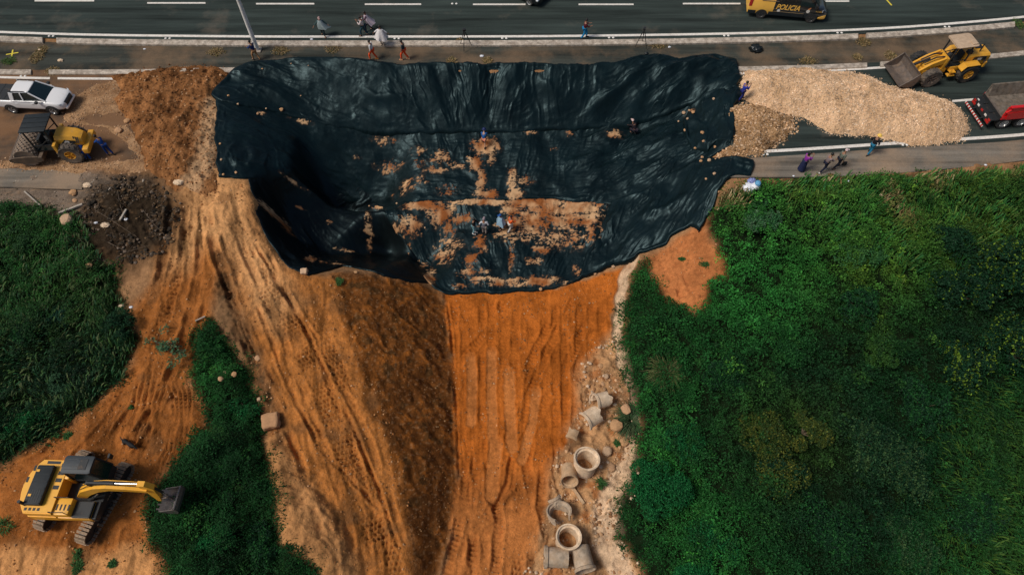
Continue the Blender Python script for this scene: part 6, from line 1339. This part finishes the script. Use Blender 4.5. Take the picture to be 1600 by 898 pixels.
# ------------------------------------------------------------------ people
_mats = {}
def cm(c, rough=.85):
    k = tuple(c)+(rough,)
    if k not in _mats: _mats[k] = mat('cloth', c, rough, var=.15, vscale=8, spec=.2)
    return _mats[k]
SKIN1 = mat('skin_brown', (.28,.14,.08), .55); SKIN2 = mat('skin_light', (.46,.26,.17), .55); M_HAIR = mat('hair', (.010,.008,.007), .6); M_EYE = mat('eye', (.02,.015,.012), .2)
def skin(name, V, E, Rr, m, parent, sub=1, root=0):
    me = bpy.data.meshes.new(name); me.from_pydata([tuple(v) for v in V], E, []); o = bpy.data.objects.new(name, me); COL.objects.link(o)
    o.modifiers.new('s', 'SKIN'); sv = me.skin_vertices[0].data if me.skin_vertices else None
    if sv is None: bpy.context.view_layer.update(); sv = me.skin_vertices[0].data
    for i, r in enumerate(Rr): sv[i].radius = (r, r) if not isinstance(r, tuple) else r; sv[i].use_root = (i == root)
    o.modifiers[0].use_smooth_shade = True
    if sub: mm = o.modifiers.new('b', 'SUBSURF'); mm.levels = sub; mm.render_levels = sub
    dg = bpy.context.evaluated_depsgraph_get(); m2 = bpy.data.meshes.new_from_object(o.evaluated_get(dg)); bpy.data.objects.remove(o); bpy.data.meshes.remove(me)
    m2.materials.clear(); m2.materials.append(m); return link(bpy.data.objects.new(name, m2), parent)
def person(label, feet, heading, top, bottom, skinm=None, hair='hair', headcol=None, pose='stand', cape=None, shoes=(.02,.02,.02), h=1.72, arms='down', z=None, stripes=None, shorts=False, on_sheet=False, skirt=False, bag=None):
    skinm = skinm or SKIN1; s = h/1.72
    root = empty('person', label=label, cat='person')
    lean = {'stand': .04, 'walk': .12, 'bend': .95, 'lean': .55, 'crouch': .75, 'climb': .55}[pose]; pel = {'crouch': .48, 'bend': .88, 'climb': .82}.get(pose, .93)
    def up(d, off_=0.): return Vector((math.sin(lean)*d+off_, 0, pel+math.cos(lean)*d))
    P = Vector((0,0,pel)); ab = up(.20); ch = up(.40); nk = up(.53); hd0 = nk+Vector((.02+.05*lean, 0, .085)); hd = hd0+Vector((.02+.03*lean,0,.11-.02*lean))
    st_ = {'stand': (.03,-.03), 'walk': (.24,-.26), 'bend': (.08,-.10), 'lean': (.0,-.28), 'crouch': (.22,.02), 'climb': (.34,-.20)}[pose]; J = {}
    for i, (sd, k) in enumerate(((1,'l'),(-1,'r'))):
        f = st_[i]; ank = Vector((f, sd*.11, .09+(.16 if pose == 'climb' and i == 0 else 0))); hip = Vector((0, sd*.095, pel-.03))
        if pose == 'crouch': kn = Vector((f*.3+.33, sd*.18, .42))
        else: kn = (hip+ank)/2+Vector((.06+abs(f)*.25,0,.02))
        toe = ank+Vector((.17,sd*.02,-.05)); J[k] = (hip, kn, ank, toe)
        sh = ch+Vector((0, sd*.185, .06)); A = {'down': ((-.02,.06,-.28),(.05,.04,-.52)), 'fwd': ((.16,.05,-.22),(.38,.0,-.18)), 'phone': ((.14,.04,-.24),(.34,-.10,-.02)), 'hips': ((-.08,.16,-.22),(.08,.02,-.38)), 'out': ((.05,.20,-.18),(.10,.36,-.34)), 'work': ((.24,.04,-.20),(.46,-.03,-.38)), 'back': ((-.10,.08,-.26),(-.12,-.06,-.46))}[arms if not isinstance(arms, tuple) else arms[i]]
        J['a'+k] = (sh, sh+Vector((A[0][0], sd*A[0][1], A[0][2])), sh+Vector((A[1][0], sd*A[1][1], A[1][2])))
    V = [P, ab, ch, nk, hd0, hd, hd+Vector((0,0,.075))]; E = [(0,1),(1,2),(2,3),(3,4),(4,5),(5,6)]; Q = [(.135,.11),(.125,.10),(.155,.11),.055,.06,.085,.055]
    for k in ('l', 'r'):
        b = len(V); V += list(J[k]); E += [(0,b),(b,b+1),(b+1,b+2),(b+2,b+3)]; Q += [.088,.058,.038,.035]
        sh, el, wr = J['a'+k]; b = len(V); d = (wr-el).normalized(); V += [sh, el, wr, wr+d*.07]; E += [(2,b),(b,b+1),(b+1,b+2),(b+2,b+3)]; Q += [.055,.040,.026,.030]
        sd = 1 if k == 'l' else -1; sdv = d.cross(Vector((0,0,1))).normalized() if abs(d.z) < .95 else Vector((1,0,0)); hb = b+3; nrm = d.cross(sdv).normalized()
        for fi, (o_, ln) in enumerate(((-.030,.062),(-.010,.078),(.010,.072),(.030,.055))):
            c0_ = len(V); V += [V[hb]+sdv*o_+d*.03, V[hb]+sdv*o_*1.15+d*(.03+ln*.55)+nrm*.008, V[hb]+sdv*o_*1.2+d*(.03+ln)+nrm*.026]; E += [(hb,c0_),(c0_,c0_+1),(c0_+1,c0_+2)]; Q += [.0095,.0085,.007]
        c0_ = len(V); V += [V[b+2]+d*.03+sdv*.035, V[b+2]+d*.065+sdv*.058+nrm*.01]; E += [(b+2,c0_),(c0_,c0_+1)]; Q += [.011,.009]
    V = [v*s for v in V]; Q = [tuple(a*s for a in q) if isinstance(q, tuple) else q*s for q in Q]
    body = skin('body', V, E, Q, skinm, root)
    # face: nose, mouth, eyes, ears joined as small features
    H = V[5]; mb = MB()
    mb.add([H+Vector((.082,0,.022))*s, H+Vector((.084,-.014,-.018))*s, H+Vector((.084,.014,-.018))*s, H+Vector((.112,0,-.014))*s], [(0,1,3),(0,3,2),(1,2,3)])
    for sd in (-1, 1): mb.add([H+Vector((-.01,sd*.082,.02))*s, H+Vector((.015,sd*.082,.01))*s, H+Vector((.005,sd*.086,-.03))*s, H+Vector((-.005,sd*.102,.0))*s], [(0,1,3),(1,2,3),(2,0,3)])
    mb.build('face_features', skinm, root)
    mb = MB()
    for sd in (-1, 1): mb.box((H.x+.076*s),(H.x+.086*s),H.y+sd*.03*s-.010,H.y+sd*.03*s+.010,H.z+.012*s,H.z+.022*s)
    mb.box(H.x+.074*s,H.x+.084*s,H.y-.02,H.y+.02,H.z-.045*s,H.z-.038*s); mb.build('eyes_and_mouth', M_EYE, root)
    # clothes
    tm = cm(top); tv = [P*s+Vector((0,0,-.03)), ab*s, ch*s, (ch*s+nk*s)/2]; te = [(0,1),(1,2),(2,3)]; tq = [(.165*s,.135*s),(.155*s,.125*s),(.185*s,.14*s),.09*s]
    for k in ('l', 'r'):
        sh, el, wr = J['a'+k]; b = len(tv); tv += [sh*s, el*s, (el*s*.25+wr*s*.75)]; te += [(2,b),(b,b+1),(b+1,b+2)]; tq += [.078*s,.058*s,.046*s]
    if cape is None or cape[1] < .9: shirt = skin('shirt', tv, te, tq, tm, root)
    if stripes:
        mb = MB()
        for dd in (.02,.12,.22,.32,.42):
            c_ = up(dd)*s; mb.lathe([(.19*s,-.022),(.195*s,0),(.19*s,.022)], 20, 'z', c_)
        mb.build('shirt_stripes', cm(stripes), root, smooth=True)
    bm_ = cm(bottom); bv = [P*s]; be = []; bq = [(.158*s,.13*s)]
    for k in ('l', 'r'):
        hip, kn, ank, toe = J[k]; b = len(bv); bv += [hip*s, kn*s]; be += [(0,b),(b,b+1)]; bq += [.108*s,.083*s]
        if not shorts: bv.append((ank+Vector((0,0,.02)))*s); be.append((b+1,b+2)); bq.append(.066*s)
        else: bv[-1] = (hip*.35+kn*.65)*s; bq[-1] = .095*s
    skin('trousers', bv, be, bq, bm_, root)
    if skirt:
        MB().lathe([(.17*s,.95*s),(.22*s,.6*s),(.26*s,.12*s)], 18, 'z').build('skirt', bm_, root, smooth=True)
    for k in ('l', 'r'):
        hip, kn, ank, toe = J[k]; a = ank*s; MB().loft([[Vector((a.x+x_, a.y+y_*w_, a.z-.09*s+z_)) for y_, z_ in ((-1,0),(1,0),(.8,h_),(-.8,h_))] for x_, w_, h_ in ((-.08,.035,.08),(.0,.045,.10),(.12,.048,.06),(.20,.035,.035))]).build('shoe', cm(shoes), root)
    r_ = .105*s
    if hair == 'hair' or hair == 'long':
        mb = MB(); mb.lathe([(.0,.125*s),(.05*s,.115*s),(.088*s,.075*s),(.100*s,.02*s),(.094*s,-.03*s)], 16, 'z', H+Vector((-.018*s,0,.012*s)))
        if hair == 'long': mb.lathe([(.07*s,.0),(.085*s,-.12*s),(.05*s,-.28*s),(.0,-.30*s)], 12, 'z', H+Vector((-.06*s,0,0)))
        mb.build('hair', M_HAIR if headcol is None else cm(headcol), root, smooth=True)
    elif hair == 'cap':
        mb = MB(); mb.lathe([(.0,.135*s),(.06*s,.125*s),(.098*s,.08*s),(.104*s,.03*s)], 16, 'z', H+Vector((-.008*s,0,.005))); mb.box(H.x+.06*s,H.x+.19*s,H.y-.07*s,H.y+.07*s,H.z+.035*s,H.z+.05*s,.01); mb.build('cap', cm(headcol), root, smooth=True)
    elif hair == 'helmet':
        mb = MB(); mb.lathe([(.0,.17*s),(.06*s,.16*s),(.115*s,.11*s),(.13*s,.05*s),(.165*s,.04*s),(.165*s,.03*s),(.12*s,.03*s)], 20, 'z', H); mb.build('helmet', cm(headcol, .4), root, smooth=True)
    elif hair == 'hood':
        mb = MB(); mb.lathe([(.0,.15*s),(.07*s,.135*s),(.115*s,.06*s),(.12*s,-.04*s),(.10*s,-.12*s)], 16, 'z', H+Vector((-.02*s,0,0))); mb.build('hood', cm(headcol, .4), root, smooth=True)
    if cape is not None:
        col_, ln, wide, wind = cape; n = 28; rings = []; base = nk*s
        for j in range(9):
            t = j/8; rr = (.10+(.26*wide)*t**.7)*s; ring = []
            for k in range(n):
                q = 2*math.pi*k/n; fold = 1+.14*t*math.sin(q*5+.6)+.08*t*math.sin(q*9); cx_ = base.x-(base.x)*t*.6+wind[0]*t*t; cy_ = wind[1]*t*t
                ring.append((cx_+rr*.85*fold*math.cos(q), cy_+rr*1.12*fold*math.sin(q), base.z+.03-t*ln*s+.03*t*math.sin(q*3)))
            rings.append(ring)
        MB().loft(rings, cap=False).build('rain_poncho', cm(col_, .35), root, smooth=True)
    if bag: MB().box(-.28*s,-.10*s,-.16*s,.16*s,1.0*s,1.42*s,.06).build('backpack', cm(bag), root, smooth=True)
    p = gp(feet[0], feet[1], z) if z is not None else surf_at(*feet); root.location = (p[0], p[1], p[2]-.0); root.rotation_euler = (0,0,R(heading)); return root
W_ = (.78,.75,.74)
person('person in a grey rain poncho walking on the upper carriageway, leftmost on the road', (506,56), -80, (.05,.09,.09), (.015,.03,.035), pose='walk', cape=((.30,.36,.36),.70,1.15,(.0,.22)), hair='cap', headcol=(.45,.30,.28), arms='out')
person('person in a white shirt and dark jeans beside the one in a blowing poncho', (570,56), 175, (.66,.56,.54), (.015,.045,.065), pose='walk', hair='hair', arms='phone')
person('person in a pale pinkish rain poncho blowing out to the right', (577,48), 190, (.10,.05,.07), (.012,.015,.03), pose='walk', cape=((.46,.38,.42),.72,1.1,(-.30,.05)), hair='hair', arms='fwd')
person('person in a long white rain poncho standing across the kerb', (598,71), 85, W_, (.55,.45,.35), pose='stand', cape=((.72,.68,.66),.85,1.35,(.0,.0)), hair='hair', shoes=(.5,.4,.3), arms='out')
person('person in a white top and bright orange trousers on the strip', (584,93), 170, (.70,.70,.68), (.85,.09,.02), pose='walk', hair='hair', z=-.05, shoes=(.8,.3,.06))
person('person in a dark grey top and bright orange trousers on the strip', (633,93), 170, (.035,.045,.055), (.85,.09,.02), pose='walk', hair='hair', z=-.05, shoes=(.8,.4,.2))
person('person in a dark blue jacket and tan trousers below the lamp post', (402,94), 150, (.012,.035,.13), (.42,.22,.10), pose='walk', hair='hair', z=-.05, arms='fwd')
person('person in a maroon jacket and bright blue jeans walking by the edge line', (912,60), 10, (.09,.012,.022), (.01,.20,.42), pose='walk', hair='hair', arms='fwd')
person('worker in a blue vest climbing the middle of the black sheet', (756,229), 80, (.015,.09,.28), (.55,.20,.12), skinm=SKIN2, pose='climb', shorts=True, hair='helmet', headcol=(.02,.03,.10), arms='work')
person('crouching worker in dark clothes with a pale cap at the right of the sheet', (991,210), 120, (.02,.015,.02), (.025,.02,.03), pose='crouch', hair='cap', headcol=(.62,.45,.42), arms='work')
person('person in bright blue at the top of the gravel beside the sheet edge', (1156,157), 20, (.02,.04,.33), (.015,.02,.12), pose='walk', hair='hair', arms='phone')
person('person in a purple top and long navy skirt holding a white paper', (1251,266), 20, (.24,.03,.30), (.015,.02,.06), pose='stand', hair='long', arms='phone', skirt=True, z=.03)
person('person in a mauve grey shirt, dark trousers and white shoes on the right path', (1284,268), 20, (.22,.17,.17), (.012,.014,.03), pose='walk', hair='hair', shoes=(.7,.68,.65), arms='fwd', z=.03)
person('person in a grey green shirt and pale cap holding a dark bag', (1305,262), 15, (.14,.155,.125), (.012,.014,.025), pose='walk', hair='cap', headcol=(.62,.48,.46), z=.03)
person('worker with a yellow helmet, black top and blue trousers on the edge line', (1356,240), 35, (.012,.012,.015), (.015,.14,.24), pose='walk', hair='helmet', headcol=(.85,.55,.12), z=.03, arms='hips')
person('person in a black top and light blue trousers, leftmost on the lower sheet', (741,364), -20, (.012,.012,.012), (.22,.42,.46), pose='stand', hair='hair', shoes=(.7,.7,.68), arms='fwd')
person('person in a blue and white striped shirt on the lower sheet', (757,365), 85, (.50,.52,.54), (.36,.30,.25), pose='stand', stripes=(.03,.06,.14), hair='cap', headcol=(.3,.24,.26), arms='hips')
person('person in a pale blue rain poncho on the lower sheet', (783,358), 200, (.25,.40,.52), (.012,.012,.016), pose='stand', cape=((.28,.42,.52),.72,1.1,(.0,.0)), hair='cap', headcol=(.02,.09,.30), arms='down')
person('worker in an orange jacket and white trousers on the lower sheet', (797,361), 30, (.85,.14,.03), (.62,.58,.52), pose='walk', hair='hair', arms='fwd')
person('mechanic in a blue uniform bent over the roller behind its big wheel', (140,250), 130, (.01,.05,.22), (.01,.045,.19), pose='bend', hair='hair', arms='work', z=.03)
person('mechanic in a blue uniform leaning on the rear of the roller', (172,241), 150, (.012,.06,.25), (.008,.035,.16), pose='lean', hair='hair', arms='work', z=.03)
tag(MB().box(-.15,.15,-.06,.06,0,.32,.05).build('handbag', M_BLACK, smooth=True), 'small dark bag beside the person in a grey green shirt', 'bag').location = gp(1318,258,.04)
# ------------------------------------------------------------------ black dog
dg_ = empty('dog', label='black dog walking with lowered head on the dirt above the excavator', cat='dog'); M_FUR = mat('black_fur', (.008,.008,.009), .85)
V = [(-.33,0,.50),(-.10,0,.49),(.18,0,.50),(.36,0,.60),(.50,0,.62),(.64,0,.57),(.72,0,.55)]; E = [(0,1),(1,2),(2,3),(3,4),(4,5),(5,6)]; Q = [(.10,.12),(.10,.12),(.12,.15),.075,.075,.045,.03]
for sd in (-1, 1):
    b = len(V); V += [(-.33,sd*.09,.42),(-.26,sd*.10,.30),(-.42,sd*.10,.19),(-.38+.05*sd,sd*.10,.03),(-.33+.05*sd,sd*.10,.02)]; E += [(0,b),(b,b+1),(b+1,b+2),(b+2,b+3),(b+3,b+4)]; Q += [.07,.045,.024,.022,.022]
    b = len(V); V += [(.20,sd*.09,.40),(.16,sd*.09,.27),(.20-.06*sd,sd*.09,.13),(.20-.08*sd,sd*.09,.03),(.25-.08*sd,sd*.09,.02)]; E += [(2,b),(b,b+1),(b+1,b+2),(b+2,b+3),(b+3,b+4)]; Q += [.055,.036,.024,.022,.022]
b = len(V); V += [(-.50,.0,.50),(-.66,.03,.40),(-.76,.06,.38)]; E += [(0,b),(b,b+1),(b+1,b+2)]; Q += [.035,.025,.015]
skin('body', [Vector(v) for v in V], E, Q, M_FUR, dg_)
mb = MB()
for sd in (-1, 1): mb.add([(.46,sd*.05,.68),(.52,sd*.06,.68),(.48,sd*.12,.62),(.49,sd*.07,.75)], [(0,1,3),(1,2,3),(2,0,3),(0,2,1)])
mb.build('ears', M_FUR, dg_); p = onG(207,697); dg_.location = p; dg_.rotation_euler = (0,0,R(-28))
# ------------------------------------------------------------------ tripods, bags, litter
def tripod(label, px, py, rot):
    t = empty('tripod', gp(px, py, .05), R(rot), label, 'tripod')
    for k in range(3):
        q = R(120*k); MB().cyl((.08*math.cos(q),.08*math.sin(q),1.35),(.52*math.cos(q),.52*math.sin(q),.0),.035,.022,n=8).build('leg', M_BLACK, t)
    mb = MB(); mb.cyl((0,0,1.0),(0,0,1.55),.035,n=10); mb.box(-.12,.12,-.09,.09,1.5,1.68,.02); mb.build('head', M_BLACK, t)
tripod('black tripod on the kerb beside a weed tuft, left one of two', 727, 74, 20); tripod('black tripod on the kerb beside dry weeds, right one of two', 1002, 72, 75)
def crumple(name, label, cat, px, py, sx, sy, sz, m, seed, z=None):
    bm = bmesh.new(); bmesh.ops.create_icosphere(bm, subdivisions=4, radius=1); V = np.array([v.co[:] for v in bm.verts]); F = np.array([[v.index for v in f.verts] for f in bm.faces]); bm.free()
    n = ridged(V[:, 0]*1.4+seed, V[:, 1]*1.4+V[:, 2], .7, 4, seed)-.4; V = V*(1+.45*n)[:, None]*np.array([sx, sy, sz]); V[:, 2] = np.maximum(V[:, 2], -sz*.3)
    o = npmesh(name, V, F, m, smooth=True); p = gp(px, py, z) if z is not None else surf_at(px, py); o.location = (p[0], p[1], p[2]+sz*.3); return tag(o, label, cat)
M_BAGK = mat('black_bag', (.008,.012,.013), .35); M_BAGW = mat('white_bag', (.72,.74,.78), .35); M_BAGB = mat('blue_bag', (.12,.36,.58), .4); M_BAGP = mat('lilac_bag', (.22,.26,.50), .4)
crumple('plastic_bundle', 'black crumpled plastic bundle lying on the strip between the kerbs', 'plastic bundle', 1180, 78, .48, .42, .34, M_BAGK, 3, z=-.05)
crumple('plastic_bundle', 'small black plastic scrap by the top edge of the sheet', 'plastic bundle', 1010, 84, .16, .13, .1, M_BAGK, 9, z=-.05)
crumple('plastic_bag', 'big white plastic bag in the grass below the right path', 'plastic bag', 1169, 294, .36, .40, .26, M_BAGW, 4)
crumple('plastic_bag', 'white plastic bag lying against the big one below the path', 'plastic bag', 1180, 292, .30, .28, .22, M_BAGW, 5)
crumple('plastic_bag', 'lilac plastic bag on top of the white bags below the path', 'plastic bag', 1174, 284, .28, .22, .22, M_BAGP, 6)
crumple('plastic_bag', 'light blue plastic bag beside the lilac one below the path', 'plastic bag', 1184, 287, .18, .22, .16, M_BAGB, 7)
for i, (a, b, lb, q) in enumerate([(753,88,'white paper scrap above the sheet left of centre',.16),(1046,74,'white paper scrap by the weeds right of the second tripod',.12),(487,62,'white scrap on the kerb left of the grey poncho',.12),(226,77,'white scrap on the dark strip in the upper left',.10),(62,78,'pale scrap in the gap of the upper left kerb',.1),
   (95,90+5,'pale crumpled scrap at the broken kerb end',.22),(150,348,'white scrap among the rubble',.12),(197,343,'white scrap beside the pale stick in the rubble',.14),(137,290,'large pale ash lump at the upper left of the rubble',.3),(165,352,'pale ash coloured plastic in the rubble',.3),(205,480,'white scrap beside the track edge at the left',.12),(280,285,'pale grey broken slab above the track',.35),(190,478,'grey scrap in the shaded track edge',.18),(1540,258,'white scrap in the grass at the right',.1),(1325,283,'white scrap below the right path',.1),(1378,305,'grey scrap in the dry patch of the right grass',.16),(1240,275,'small white scrap at the right path edge',.08)]):
    crumple('litter', lb, 'litter', a, b, q, q*.7, q*.4, M_BAGW if 'white' in lb else M_PIPE2, 20+i)
for i, (a, b, q, lb) in enumerate([(118,262+52,.18,'grey stone on the left shoulder near the pale post'),(115,302,.25,'round tan stone between shoulder and rubble'),(106,345,.45,'orange boulder at the lower edge of the left shoulder'),(186,262-57,.28,'dark clod beside the left soil heap'),(199,205-15,.22,'reddish clod at the foot of the left soil heap'),(352,580+2,.14,'small orange stone in the strip'),(345,592,.16,'orange stone in the strip near another'),(366,585,.16,'orange stone at the right edge of the strip'),(405,624,.14,'small grey stone above the square block'),(403,560,.2,'grey stone in the dark bank'),(140,415,.2,'pale flat stone at the foot of rubble'),(947,588,.2,'tan stone at the edge of the pit floor'),(942,600,.16,'tan stone below another at the floor edge'),(938,572,.18,'tan stone beside the channel head'),(905,668,.1,'small stone near the broken pipes'),(978,640,.35,'sandy boulder between pipes and channel'),(962,665,.4,'brown boulder beside the weeds near the pipes'),(948,705,.35,'brown boulder right of the large upright pipe'),(955,730,.3,'reddish boulder near the green plant'),(975,690,.3,'tan boulder against the channel')]):
    src = RP[i % 3]; o = src.copy(); COL.objects.link(o); o.name = 'stone'; p = surf_at(a, b); o.location = (p[0], p[1], p[2]+q*.3); o.scale = (q, q, q*.9); o.rotation_euler = (0,0,i); o['label'] = lb; o['category'] = 'stone'; o['group'] = 'loose boulders and stones'
